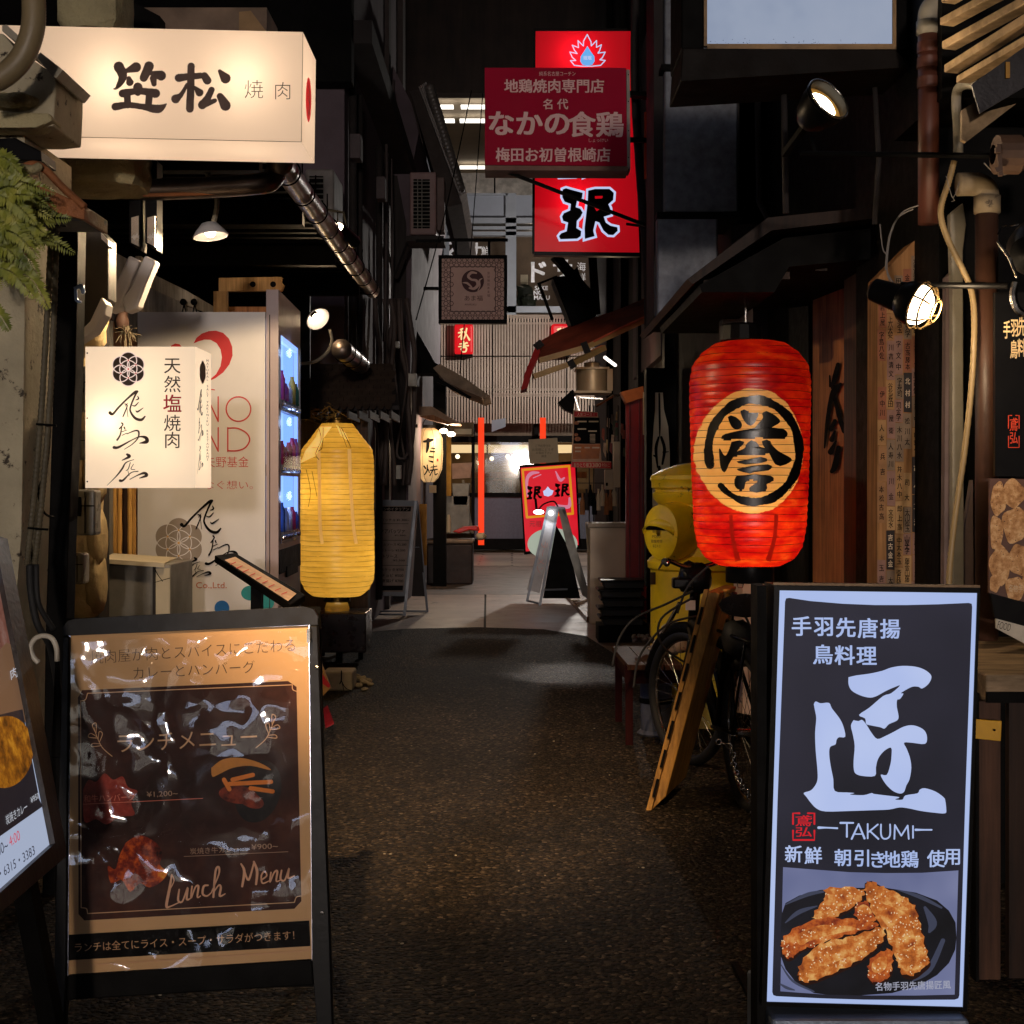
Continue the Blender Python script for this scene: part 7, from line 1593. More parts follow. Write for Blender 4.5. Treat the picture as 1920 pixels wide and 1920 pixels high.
cz = catmull([(1789, 302), (1779, 340), (1765, 385), (1766, 415), (1780, 455), (1805, 505), (1822, 548), (1827, 610), (1822, 720), (1808, 850), (1792, 960), (1782, 1050), (1778, 1120)], 14)
w = MB(); w.tube([P(x, y, 4.55) for x, y in cz], .0105, 12, ripple=-.10); tag(w.build('ribbed_conduit', M('beige_conduit', S(150, 126, 86), .5, 0, .08, 4, 0), smooth=True), 'beige ribbed conduit curving down across the white trim', 'conduit')
w = MB(); w.tube([P(x, y, 4.5) for x, y in [(1774, 330), (1780, 352), (1786, 370), (1792, 362), (1799, 340)]], .0015, 5, smooth=4); w.tube([P(1786, 370, 4.5), P(1790, 376, 4.5), P(1784, 378, 4.5)], .0015, 5); tag(w.build('wire_tie', m_cable), 'twisted grey wire tie around the beige conduit', 'wire')
w = MB()
for pts in ([(1650, 420), (1655, 465), (1663, 480), (1664, 510), (1678, 535)], [(1722, 385), (1690, 400), (1670, 440), (1663, 500), (1668, 525), (1682, 545)], [(1712, 392), (1684, 408), (1667, 445), (1660, 505)], [(1845, 305), (1862, 322), (1880, 328), (1898, 322)]): w.tube([P(x, y, 4.4) for x, y in pts], .0022, 5, smooth=6)
lcb = thing('lamp_cables', 'thin grey cables looping above the caged lamp', 'cables', P(1680, 540, 4.4)); w.each('cable', m_cable, lcb)
# louvre slats
lv = thing('louvre', 'slanting pale wooden louvre slats in the top right corner', 'louvre', P(1850, 100, 4.2))
m_slw = Wood('louvre_wood', S(100, 82, 58), S(144, 120, 90), .8, (10, 10, 10))
for (x0, y0, x1, y1, h) in ((1775, 42, 1990, -75, 15), (1779, 86, 1990, -30, 16), (1783, 130, 1990, 0, 16), (1806, 150, 1990, 42, 13), (1778, 0, 1990, -118, 15)):
    w = MB(); w.bar(P(x0, y0, 4.45), P(x1, y1, 3.95), .05, h * 4.3 / F); w.build('slat', m_slw, lv, bevel=.003)
w = MB(); w.pprism([(1822, 158), (1960, 60), (1960, 140), (1838, 212)], 4.0, .01); w.build('sheet', M('black_sheet', S(38, 34, 36), .4, .3), lv)
w = MB(); w.pprism([(1804, 206), (1826, 192), (1838, 212), (1906, 194), (1812, 266), (1804, 262)], 4.1, .02); w.build('gusset', m_slw, lv); w = MB(); w.pbox(1886, 116, 1894, 146, 3.99, .006); w.build('clip', m_wood_y, lv)
MB().box(P(1770, 0, 4.6).x, 3.2, 4.62, 5.2, P(0, 180, 4.6).z, 4.0).build('backing', m_black, lv)
# bars and clamp
w = MB(); w.tube([P(1500, 288, 4.7), P(1886, 292, 4.4)], .009, 8); tag(w.build('support_bar', m_black), 'upper thin black bar carrying the round floodlight', 'bar')
w = MB(); w.tube([P(1690, 534, 4.45), P(1890, 536, 4.3)], .010, 10); tag(w.build('support_bar', m_blackgloss), 'lower black bar carrying the caged lamp', 'bar')
w = MB(); w.lathe(P(1892, 290, 4.35), [(.03, -.05), (.06, -.04), (.06, .03), (.04, .05), (.05, .2)], 16, (1, 0, 0)); w.bar(P(1872, 270, 4.3), P(1876, 330, 4.3), .012, .012); w.bar(P(1876, 282, 4.28), P(1866, 282, 4.28), .015, .015); w.bar(P(1876, 316, 4.28), P(1866, 320, 4.28), .015, .015); tag(w.build('clamp', M('dark_rust', S(84, 60, 44), .7)), 'rusty round clamp holding the upper bar at the right edge', 'clamp')
pk = thing('clip_lamp', 'glossy black clip lamp cut off by the right edge', 'lamp', P(1930, 560, 4.1)); w = MB(); w.lathe(P(1935, 470, 4.1), [(.002, .05), (.05, .04), (.075, 0), (.082, -.06), (.06, -.1)], 24, (-.5, -.6, -.3)); w.build('shade', m_blackgloss, pk, smooth='auto'); w = MB(); w.tube([P(1905, 530, 4.1), P(1900, 555, 4.1), P(1908, 580, 4.1), P(1925, 590, 4.1)], .012, 8, smooth=4); w.each('arm', m_chrome, pk); w = MB(); w.tube([P(x, y, 4.08) for x, y in [(1870, 440), (1880, 426), (1895, 424), (1910, 420)]], .002, 5, smooth=4); w.tube([P(1871, 452, 4.08), P(1892, 482, 4.08), P(1908, 520, 4.08)], .005, 6); w.build('wire_rim', m_chrome, pk)
# floodlight
fl_ = thing('floodlight', 'round floodlight glowing warm below the white lit sign', 'floodlight', P(1540, 235, 4.7)); c = P(1550, 190, 4.55); ax = Vector((.50, -.72, .48)).normalized()
w = MB(); w.lathe(c, [(.078, .012), (.08, 0), (.076, -.004), (.074, -.03), (.056, -.08), (.03, -.11), (.001, -.115)], 40, ax); w.lathe(c, [(.078, .012), (.073, .012), (.070, -.02)], 40, ax); w.build('housing', m_blackgloss, fl_, smooth='auto')
w = MB(); w.tube([c + ax * .012 + (ax.cross(Vector((0, 0, 1))).normalized() * math.cos(k * math.pi / 20) + ax.cross(Vector((0, 0, 1))).normalized().cross(ax) * math.sin(k * math.pi / 20)) * .078 for k in range(40)], .0035, 6, closed=True); w.build('rim', m_chrome, fl_, smooth=True)
w = MB(); w.lathe(c, [(.07, -.02), (.05, -.035), (.001, -.04)], 32, ax); w.build('reflector', M('gold_reflector', S(230, 180, 100), .35, .8), fl_, smooth=True)
w = MB(); w.lathe(c, [(.05, -.018), (.04, -.012), (.001, -.01)], 28, ax); w.build('bulb', Em('flood_bulb', (1, .84, .6, 1), 12), fl_, smooth=True)
w = MB(); w.bar(c - ax * .06, P(1470, 290, 4.8), .02, .02); w.tube([P(1520, 260, 4.75), P(1530, 290, 4.7)], .008, 6); w.each('bracket', m_black, fl_)
lamp('SPOT', c + ax * .015, 10, (1, .76, .48), fl_, target=c + ax, size=.04, angle=150, blend=.7)
# caged lamp
cg = thing('caged_lamp', 'caged work lamp with a black body glowing in front of the sticker column', 'lamp', P(1700, 620, 4.35)); c = P(1722, 572, 4.3); ax = Vector((.76, -.52, -.38)).normalized(); u_ = ax.cross(Vector((0, 0, 1))).normalized(); v_ = u_.cross(ax)
w = MB(); w.lathe(c, [(.068, 0), (.07, -.01), (.062, -.045), (.042, -.065), (.036, -.15), (.025, -.16), (.001, -.162)], 28, ax); w.build('housing', m_blackgloss, cg, smooth='auto')
w = MB(); w.lathe(c, [(.062, -.004), (.058, .015), (.04, .032), (.001, .04)], 28, ax); w.build('bulb', Em('caged_bulb', (1, .82, .55, 1), 8), cg, smooth=True)
w = MB()
for r, h in ((.074, .0), (.066, .03), (.034, .058)): w.tube([c + ax * h + (u_ * math.cos(a) + v_ * math.sin(a)) * r for a in [2 * math.pi * k / 28 for k in range(28)]], .0032, 6, closed=True)
for k in range(6):
    a = 2 * math.pi * k / 6 + .3; q_ = u_ * math.cos(a) + v_ * math.sin(a); w.tube([c + q_ * .074, c + ax * .03 + q_ * .066, c + ax * .058 + q_ * .034], .0032, 6)
w.build('cage', M('bronze_cage', S(120, 96, 60), .3, .9), cg, smooth=True)
lamp('POINT', c + ax * .085, 10, (1, .74, .45), cg, size=.03)
# sticker covered column
sk = thing('sticker_column', 'wooden column covered with small printed name stickers behind the caged lamp', 'column', P(1685, 1120, 5.3)); d_ = 5.3; q = flat(d_)
MB().pprism([(1646, 520), (1726, 440), (1726, 1240), (1644, 1240)], d_, .15).build('column', Wood('column_wood', S(110, 76, 46), S(150, 108, 68), .8), sk)
sc_ = [S(160, 120, 76), S(150, 108, 70), S(176, 138, 92), S(140, 104, 92), S(40, 32, 32), S(140, 84, 58), S(126, 104, 84)]
smats = [M('sticker_paper', c_, .8, 0, .25, 14, 0, spots=(sc(c_, .5), 22, .66)) for c_ in sc_]
kan = '山本田八上佐木川安兵衛文字人清水松村大高北寿司吉金太郎屋古谷玉井藤伊中島'
for col in range(5):
    x0 = 1646 + col * 16.0; y = 548 - col * 18 + random.uniform(0, 24)
    while y < 1110:
        h = random.uniform(40, 78); k = random.randrange(len(smats)); dx = random.uniform(-1.2, 1.2); o = .002 + .0006 * random.randrange(5)
        if random.random() < .05: y += h; continue
        t = MB(); t.poly([(x0 + dx, y), (x0 + 15.8 + dx, y + random.uniform(-1, 1)), (x0 + 15.6 + dx, y + h - 1), (x0 + dx + .3, y + h - 2)], q, o); so = t.build('sticker', smats[k], sk)
        t = MB(); n_ = random.choice((2, 3, 4))
        for i in range(n_): t.text(random.choice(kan), x0 + 7.9 + dx, y + 5 + (h - 10) * (i + .5) / n_, 13, q, o + .0004, bold=.012, w=8.6, rough=.05)
        t.build('sticker_print', m_ink if k != 4 else m_pl, so); y += h
# white lit sign at the top
tsn = thing('lit_sign', 'blank bluish white lit sign in a heavy black frame at the top right', 'sign', P(1500, 150, 5.2)); d_ = 5.0
w = MB(); w.pbox(1278, -260, 1320, 92, d_ - .02, .35); w.pbox(1682, -260, 1702, 92, d_ - .02, .35); w.each('side_frame', m_black, tsn, bevel=.006)
w = MB(); w.pprism([(1280, 90), (1680, 92), (1702, 118), (1706, 126), (1276, 152)], d_ - .02, .35); w.build('bottom_frame', M('sooty_frame', S(22, 17, 14), .6, spec=.1), tsn, bevel=.004)
w = MB(); w.pbox(1320, -260, 1326, 86, d_ - .01, .02); w.pbox(1674, -260, 1682, 92, d_ - .01, .03); w.pbox(1326, 82, 1676, 92, d_ - .008, .02); w.build('inner_trim', M('stained_trim', S(150, 118, 78), .6, 0, .4, 8), tsn)
MB().poly([(1326, -260), (1674, -260), (1674, 83), (1326, 83)], flat(d_), 0).build('lit_panel', photo_mat('dusty_lit_panel', [(.3, S(146, 160, 188)), (.5, S(164, 176, 200)), (.75, S(172, 182, 204))], 1.6, .75, 4), tsn)
lamp('AREA', P(1500, 40, d_ - .03), 0, COOL, tsn)
w = MB()
for k in range(46): w.disc(random.uniform(1330, 1670), 83 - abs(random.gauss(0, 6)), random.uniform(.4, 1.4), random.uniform(.3, .8), flat(d_), .002, 6)
w.build('grime', m_ink, tsn)

# ------------------------------------------------------------------ lunch board
ab = thing('lunch_board', 'large black A-frame board with a brown lunch menu poster under clear film', 'menu board', P(360, 1990, 3.5))
pA = Plane(P(130, 1190, 3.53), P(580, 1170, 3.575), P(125, 1828, 3.45))
nv = -pA.n
def slab(mb, pts, o0, th): return mb.prism([pA(x, y, o0) for x, y in pts], nv * th)
w = MB(); slab(w, [(116, 1178), (126, 1164), (140, 1160), (570, 1137), (588, 1142), (596, 1156), (596, 1172), (580, 1172), (131, 1192), (118, 1192)], .012, .035)
w.build('frame_top', m_blackgloss, ab, bevel=.006)
for pts in ([(118, 1192), (131, 1192), (126, 1829), (118, 2010), (96, 2010)], [(580, 1172), (597, 1172), (618, 1700), (628, 2010), (600, 2010), (585, 1800)]): w = MB(); slab(w, pts, .0125, .035); w.build('frame_side', m_blackgloss, ab, bevel=.005)
w = MB(); slab(w, [(126, 1829), (585, 1800), (588, 1848), (124, 1876)], .0115, .033); w.build('frame_bottom', m_black, ab, bevel=.004)
w = MB(); w.bar(P(134, 1166, 3.6), Vector((P(134, 0, 4.15).x, 4.2, .02)), .035, .03); w.bar(P(588, 1144, 3.66), Vector((P(606, 0, 4.3).x, 4.3, .02)), .035, .03); w.bar(Vector((P(134, 0, 4.1).x, 4.1, .3)), Vector((P(604, 0, 4.2).x, 4.2, .3)), .02, .02); w.each('rear_leg', m_black, ab)
MB().add([pA(120, 1180, -.02), pA(590, 1160, -.02), pA(590, 1850, -.02), (pA(120, 1860, -.02))], [(0, 1, 2, 3)]).build('backing', m_black, ab)
m_pcream = M('poster_cream', S(196, 156, 112), .8, 0, .05, 5, 0, spec=.08)
MB().poly([(130, 1190), (580, 1171), (585, 1801), (125, 1829)], pA, 0).build('poster', m_pcream, ab)
m_pbrown = photo_mat('poster_brown', [(.3, S(20, 10, 8)), (.5, S(52, 26, 19)), (.75, S(96, 54, 38))], 2.2, 0, 5)
w = MB(); w.poly([(146, 1308), (154, 1294), (540, 1277), (556, 1288), (565, 1690), (552, 1704), (158, 1726), (147, 1714)], pA, .0008); w.build('brown_field', m_pbrown, ab)
m_tan = M('tan_ink', S(196, 150, 108), .7, 0, .05, 5, 0)
def along(x, y0=0): return -math.radians(2.9)
w = MB(); w.text('焼肉屋が肉とスパイスにこだわる', 361, 1221, 27, pA, .0016, rot=-.062, w=384, bold=-.014); w.text('カレーとハンバーグ', 364, 1256, 26, pA, .0016, rot=-.055, w=228, bold=-.012); w.build('header_lettering', m_brownink, ab)
w = MB(); w.text('ランチメニュー', 351, 1388, 40, pA, .0016, rot=-.05, w=262, bold=-.004); w.build('title_lettering', m_tan, ab)
w = MB(); lw = 1.6
w.brush([[(164, 1300, lw), (548, 1284, lw)], [(558, 1297, lw), (566, 1680, lw)], [(552, 1692, lw), (164, 1713, lw)], [(152, 1702, lw), (151, 1314, lw)], [(548, 1284, lw), (549, 1293, lw), (558, 1297, lw)], [(151, 1314, lw), (160, 1312, lw), (164, 1300, lw)], [(566, 1680, lw), (556, 1682, lw), (552, 1692, lw)], [(152, 1702, lw), (162, 1704, lw), (164, 1713, lw)]], pA, .0016, 4)
w.brush([[(141, 1690, 2.4), (141, 1745, 2.4)], [(143, 1802, 2.2), (143, 1811, 2.2), (585, 1782, 2.2)]], pA, .0016, 2)
for fx, fy, s_ in ((190, 1392, 1), (500, 1376, -1)):
    f = lambda x, y: (fx + s_ * x, fy + y)
    w.brush([[(*f(20, 26), 1.6), (*f(2, 10), 1.4), (*f(-8, -10), 1.2), (*f(-14, -28), 1)], [(*f(0, 6), 1.2), (*f(-18, 8), 1.4), (*f(-16, 2), 1.2), (*f(-2, 3), 1)], [(*f(-6, -8), 1.2), (*f(-24, -10), 1.4), (*f(-20, -17), 1.2), (*f(-8, -10), 1)], [(*f(-4, 0), 1.2), (*f(2, -16), 1.4), (*f(-4, -20), 1.2), (*f(-6, -6), 1)], [(*f(-10, -18), 1), (*f(-10, -36), 1.3), (*f(-17, -32), 1.2), (*f(-12, -20), 1)]], pA, .0016, 5)
w.build('ornament', m_tan, ab)
w = MB(); w.text('和牛ハンバーグ', 205, 1496, 15, pA, .0022, rot=-.04, w=96); w.brush([[(156, 1508, 1.2), (380, 1497, 1)]], pA, .0022, 2); w.build('dish_lettering', M('salmon_ink', S(206, 104, 78), .7), ab)
w = MB(); w.text('¥1,200~', 304, 1489, 14, pA, .0022, rot=-.05, w=58); w.text('炭焼き牛カレー', 402, 1594, 13, pA, .0022, rot=-.05, w=92); w.text('¥900~', 496, 1587, 14, pA, .0022, rot=-.05, w=50); w.brush([[(345, 1606, 1), (540, 1597, 1)]], pA, .0022, 2); w.build('price_lettering', M('grey_tan_ink', S(150, 116, 92), .7), ab)
LM = [[(322, 1640, 3), (318, 1665, 5), (312, 1698, 5), (318, 1700, 3), (336, 1692, 2)], [(322, 1640, 2), (326, 1652, 2), (316, 1672, 2)], [(336, 1668, 3), (334, 1688, 4), (342, 1690, 3), (352, 1664, 3), (350, 1686, 4), (358, 1684, 2)], [(360, 1662, 3), (358, 1684, 3), (366, 1664, 3), (372, 1662, 4), (370, 1682, 3), (376, 1680, 2)], [(390, 1660, 3), (382, 1662, 4), (380, 1676, 4), (388, 1680, 3), (396, 1674, 2)], [(396, 1674, 2), (410, 1640, 3), (410, 1626, 4), (404, 1634, 4), (400, 1682, 4)], [(400, 1674, 2), (410, 1660, 3), (414, 1664, 4), (412, 1680, 4), (422, 1676, 2)],
      [(452, 1620, 3), (458, 1634, 5), (454, 1662, 4)], [(458, 1632, 3), (466, 1650, 4), (476, 1618, 3)], [(476, 1616, 4), (482, 1634, 5), (480, 1658, 4)], [(490, 1650, 3), (500, 1642, 3), (496, 1634, 3), (490, 1642, 3), (492, 1656, 3), (504, 1652, 2)], [(508, 1636, 3), (506, 1654, 3), (514, 1636, 3), (520, 1634, 4), (518, 1652, 3), (526, 1650, 2)], [(528, 1632, 3), (526, 1648, 4), (534, 1650, 3), (542, 1628, 3), (540, 1646, 4), (552, 1642, 2)]]
w = MB(); w.brush(LM, pA, .003, 6); w.build('script_lettering', M('peach_ink', S(204, 152, 118), .7, 0, .08, 5, 0), ab)
w = MB(); w.poly([(125, 1753), (580, 1726), (582, 1774), (125, 1801)], pA, .0014); w.build('black_band', m_ink, ab)
MB().text('ランチは全てにライス・スープ・サラダがつきます！', 346, 1765, 19, pA, .0022, rot=-.058, w=412, bold=-.006).build('band_lettering', m_tan, ab)
MB().text('・牛たんピリピリ', 204, 1735, 11, pA, .0022, rot=-.05, w=84).build('faint_lettering', m_tan, ab)
sm = lambda g: [(x, y) for x, y in catmull(g + g[:1], 4)[:-1]]
m_hot = photo_mat('hotplate_print', [(.3, S(16, 14, 14)), (.6, S(40, 34, 32)), (.8, S(70, 60, 56))], 12, 0)
w = MB(); w.disc(484, 1484, 42, 60, pA, .0018, 36, .3); w.build('plate_print', m_hot, ab)
w = MB(); w.poly(sm([(396, 1440), (418, 1424), (450, 1421), (486, 1430), (508, 1444), (470, 1436), (436, 1440), (410, 1452), (398, 1456)]), pA, .0026); w.build('plank_print', M('ochre_print', S(190, 122, 44), .7, 0, .2, 20, 0), ab)
w = MB()
for a, b in (((436, 1462), (474, 1453)), ((430, 1470), (508, 1466)), ((470, 1478), (511, 1484)), ((420, 1462), (430, 1480))): w.brush([[(*a, 8), (*b, 8)]], pA, .003, 2)
w.build('fries_print', M('orange_print', S(220, 120, 30), .7, 0, .15, 30, 0), ab)
m_meat = photo_mat('meat_print', [(.35, S(60, 22, 16)), (.55, S(130, 52, 32)), (.75, S(176, 84, 48))], 30, 0)
w = MB(); w.disc(446, 1490, 36, 17, pA, .0034, 24, .1); w.disc(470, 1500, 26, 14, pA, .0035, 24, .4); w.build('patty_print', m_meat, ab)
m_fire = photo_mat('fire_print', [(.38, S(26, 12, 10)), (.5, S(120, 34, 16)), (.6, S(206, 86, 20)), (.72, S(240, 170, 60))], 16, 0)
w = MB(); w.poly(sm([(236, 1580), (262, 1566), (292, 1580), (304, 1600), (300, 1622), (314, 1636), (300, 1655), (280, 1664), (262, 1656), (244, 1672), (228, 1650), (208, 1656), (202, 1624), (216, 1630), (224, 1604)]), pA, .002); w.build('fire_print', m_fire, ab)
m_smoke = photo_mat('smoke_print', [(.4, S(60, 34, 26)), (.6, S(110, 60, 44)), (.8, S(150, 92, 66))], 7, 0)
w = MB(); w.poly(sm([(156, 1480), (166, 1462), (180, 1466), (196, 1450), (212, 1462), (230, 1456), (240, 1476), (258, 1484), (246, 1506), (252, 1528), (222, 1532), (200, 1546), (180, 1536), (158, 1540)]), pA, .0018); w.build('beef_print', photo_mat('beef_print', [(.35, S(80, 24, 20)), (.6, S(150, 56, 44)), (.8, S(180, 110, 90))], 14, 0), ab)
# clear film
m_film, t_, p_ = nodes('clear_film'); t_.nodes.remove(p_); out_ = t_.nodes['Material Output']; v_ = coords(t_, (1, 1, 1))
tr_n = N(t_, 'ShaderNodeBsdfTransparent'); gl_n = N(t_, 'ShaderNodeBsdfGlossy'); gl_n.inputs['Roughness'].default_value = .035
dist = N(t_, 'ShaderNodeTexNoise'); dist.inputs['Scale'].default_value = 2.2; dist.inputs['Detail'].default_value = 3; t_.links.new(v_, dist.inputs['Vector'])
mxv = N(t_, 'ShaderNodeMix', data_type='VECTOR'); mxv.inputs[0].default_value = .35; t_.links.new(v_, mxv.inputs[4]); t_.links.new(dist.outputs['Color'], mxv.inputs[5])
vz = N(t_, 'ShaderNodeTexVoronoi', feature='DISTANCE_TO_EDGE'); vz.inputs['Scale'].default_value = 4.0; t_.links.new(mxv.outputs[1], vz.inputs['Vector'])
pw = N(t_, 'ShaderNodeMath', operation='POWER'); pw.inputs[1].default_value = .6; t_.links.new(vz.outputs['Distance'], pw.inputs[0])
ad = N(t_, 'ShaderNodeMath', operation='MULTIPLY_ADD'); ad.inputs[1].default_value = .8; t_.links.new(dist.outputs['Fac'], ad.inputs[0]); t_.links.new(pw.outputs[0], ad.inputs[2])
nb = bumpn(t_, ad.outputs[0], .6, .05); t_.links.new(nb, gl_n.inputs['Normal'])
g2 = N(t_, 'ShaderNodeBsdfGlossy'); g2.inputs['Roughness'].default_value = .32; t_.links.new(nb, g2.inputs['Normal'])
gm = N(t_, 'ShaderNodeMixShader'); gm.inputs[0].default_value = .03; t_.links.new(gl_n.outputs[0], gm.inputs[1]); t_.links.new(g2.outputs[0], gm.inputs[2])
mxn = N(t_, 'ShaderNodeMixShader'); mxn.inputs[0].default_value = .03; t_.links.new(tr_n.outputs[0], mxn.inputs[1]); t_.links.new(gm.outputs[0], mxn.inputs[2]); t_.links.new(mxn.outputs[0], out_.inputs[0])
MB().rect(128, 1184, 582, 1808, lambda x, y, o=0: pA(x, y + (x - 355) * -.052 + 10, o), .006, 8, 8).build('clear_film', m_film, ab)
m_silver = M('silver_trim', S(180, 184, 200), .25, .9, .1, 8, 0)
w = MB(); w.brush([[(130, 1192, 3), (128, 1500, 3), (126, 1828, 3)], [(131, 1190, 2.6), (580, 1171, 2.6)], [(580, 1172, 2.4), (586, 1800, 2.4)]], pA, .0075, 3); w.build('film_edge', m_silver, ab)
w = MB()
for x, y in ((579 + 15, 1252), (588 + 16, 1712)): w.lathe(pA(x, y, .012), [(.006, 0), (.005, .003), (.001, .004)], 10, tuple(pA.n))
w.pbox(575, 1180, 581, 1205, 3.5, .01); w.each('screw', m_chrome, ab)

# ------------------------------------------------------------------ left lit board
lb = thing('menu_light_board', 'lit menu board leaning at the left edge with a curry photo and phone number', 'menu board', P(20, 1900, 3.0))
pL = Plane(P(0, 1065, 3.1), P(103, 1580, 3.0), P(0, 1672, 2.64)); nL = -pL.n
w = MB(); w.prism([pL(x, y, .012) for x, y in [(-6, 1004), (14, 1010), (68, 1280), (124, 1590), (124, 1606), (0, 1712), (-60, 1764), (-60, 1730), (0, 1674), (103, 1581), (98, 1555), (2, 1072), (-6, 1030)]], nL * .05); w.build('frame', M('dark_brown_frame', S(34, 26, 24), .4), lb)
w = MB(); w.prism([pL(x, y, -.01) for x, y in [(-60, 760), (8, 1050), (112, 1592), (-60, 1748)]], nL * .04); w.build('casing', m_black, lb)
pe = lambda n_, c, k: Em(n_, c, k)
MB().poly([(-60, 780), (0, 1066), (103, 1580), (-60, 1726)], pL, 0).build('lit_panel', pe('board_glow', S(176, 188, 214), .8), lb)
MB().poly([(-60, 1000), (10, 1120), (26, 1220), (44, 1310), (-60, 1380)], pL, .001).build('upper_print', photo_mat('raw_meat_print', [(.3, S(70, 40, 36)), (.5, S(140, 90, 76)), (.75, S(186, 160, 150))], 9, .55), lb)
MB().poly([(-60, 1280), (12, 1205), (24, 1210), (30, 1240), (44, 1310), (62, 1345), (-60, 1420)], pL, .0014).build('tan_band', pe('tan_glow', S(120, 88, 64), .7), lb)
w = MB(); w.poly([(-60, 1440), (0, 1340), (42, 1330), (74, 1500), (80, 1512), (-60, 1610)], pL, .0018); w.build('dark_field', pe('dark_print', S(38, 34, 40), .7), lb)
w = MB(); w.disc(10, 1410, 52, 68, pL, .0024, 30, .12); w.build('curry_print', photo_mat('curry_print', [(.32, S(60, 36, 16)), (.48, S(150, 88, 20)), (.62, S(206, 136, 34)), (.78, S(236, 200, 110))], 26, .65), lb)
w = MB(); w.text('炭焼きカレー', 31, 1525, 18, pL, .003, rot=-.60, shear=.5, w=48); w.text('¥950', 65, 1496, 14, pL, .003, rot=-.60, shear=.5, w=18); w.text('肉', 26, 1262, 20, pL, .003, rot=-.5, shear=.4, w=14); w.build('pale_lettering', pe('pale_glow', S(200, 204, 214), .8), lb)
w = MB(); w.text('11:00~', -2, 1594, 26, pL, .003, rot=-.62, shear=.5, w=40); w.text('06・6315・3383', 24, 1622, 22, pL, .003, rot=-.62, shear=.5, w=100); w.build('dark_lettering', pe('dark_glow', S(60, 64, 80), .8), lb)
w = MB(); w.text('4:00', 27, 1572, 24, pL, .003, rot=-.62, shear=.5, w=24); w.build('red_lettering', pe('red_glow', S(216, 80, 100), .8), lb)
w = MB(); w.bar(Vector((-1.02, 2.95, .62)), Vector((-1.0, 3.2, .01)), .04, .04); w.bar(Vector((-1.05, 2.6, .55)), Vector((-1.0, 2.7, .01)), .04, .04); w.bar(Vector((-1.2, 3.1, 1.0)), Vector((-1.5, 3.3, .01)), .04, .04); w.each('leg', m_black, lb)
lamp('AREA', pL(40, 1600, .05), 0, COOL, lb)

# ------------------------------------------------------------------ big lit sign on the right
tkm = thing('lit_sign', 'tall black lit sign with a huge brush character and a photo of chicken wings', 'sign', P(1630, 1990, 3.4)); d_ = 3.3; q = flat(d_)
w = MB(); w.prism([P(x, y, d_ - .004) for x, y in [(1452, 1098), (1838, 1103), (1836, 1112), (1462, 1107), (1438, 1879), (1805, 1889), (1806, 1897), (1428, 1887)]], (0, .13, 0)); w.prism([P(x, y, d_ - .0045) for x, y in [(1838, 1103), (1836, 1112), (1833, 1112), (1806, 1889), (1806, 1897), (1814, 1897)]], (0, .13, 0)); w.build('frame', m_blackgloss, tkm)
w = MB(); w.prism([P(x, y, d_ + .01) for x, y in [(1452, 1100), (1838, 1104), (1812, 1895), (1430, 1886)]], (0, .12, 0)); w.build('casing', m_black, tkm)
w = MB(); w.prism([P(1450, 1097, d_ - .005), P(1838, 1102, d_ - .005), P(1838, 1102, d_ + .14), P(1450, 1097, d_ + .14)], (0, 0, .006)); w.build('top_cap', M('brushed_top', S(96, 76, 54), .45, .5), tkm)
w = MB(); w.box(P(1424, 0, d_).x, P(1450, 0, d_).x - .01, d_ + .03, d_ + .12, .1, P(0, 1100, d_).z); w.build('side_fin', m_black, tkm)
m_tk = photo_mat('bluish_white_glow', [(.3, S(164, 184, 234)), (.7, S(186, 202, 242))], 1.5, .92, 2)
MB().poly([(1462, 1107), (1833, 1112), (1806, 1889), (1438, 1879)], q, 0).build('lit_panel', m_tk, tkm)
fld = [(1472, 1128), (1474, 1122), (1480, 1121), (1520, 1127), (1580, 1132), (1640, 1134.5), (1700, 1134.5), (1760, 1133), (1816, 1130.5), (1822, 1132), (1823, 1138), (1810, 1500), (1799, 1866), (1797, 1872), (1790, 1874.5), (1700, 1875), (1620, 1874.5), (1540, 1872), (1456, 1868), (1450, 1866), (1448, 1860), (1458, 1500)]
MB().poly(fld, q, .0008).build('black_field', photo_mat('navy_black_film', [(.3, S(24, 25, 34)), (.7, S(44, 43, 58))], 2.2, .85, 2), tkm)
cs = lambda g: [(x, y) for x, y in catmull(list(g) + list(g)[:1], 3)[:-1]]
c4 = lambda pts: [(1400 + x / 3.692, 1060 + y / 3.692) for x, y in pts]; c5 = lambda pts: [(1380 + x / 3.5556, 1460 + y / 3.5556) for x, y in pts]
w = MB()
w.poly(cs(c4([(705, 775), (760, 762), (850, 750), (940, 730), (1000, 708), (1080, 696), (1170, 702), (1230, 722), (1270, 752), (1279, 780), (1258, 822), (1215, 853), (1190, 841), (1150, 840), (1110, 858), (1068, 885), (1086, 889), (1062, 925), (1042, 932), (1040, 980), (1052, 1045), (1040, 1075), (985, 1100), (955, 1130), (925, 1121), (860, 1108), (828, 1098), (820, 1060), (778, 1036), (850, 985), (945, 905), (1000, 886), (1062, 832), (1020, 845), (960, 872), (900, 905), (855, 916), (800, 905), (745, 880), (718, 855), (705, 820)])), q, .0016)
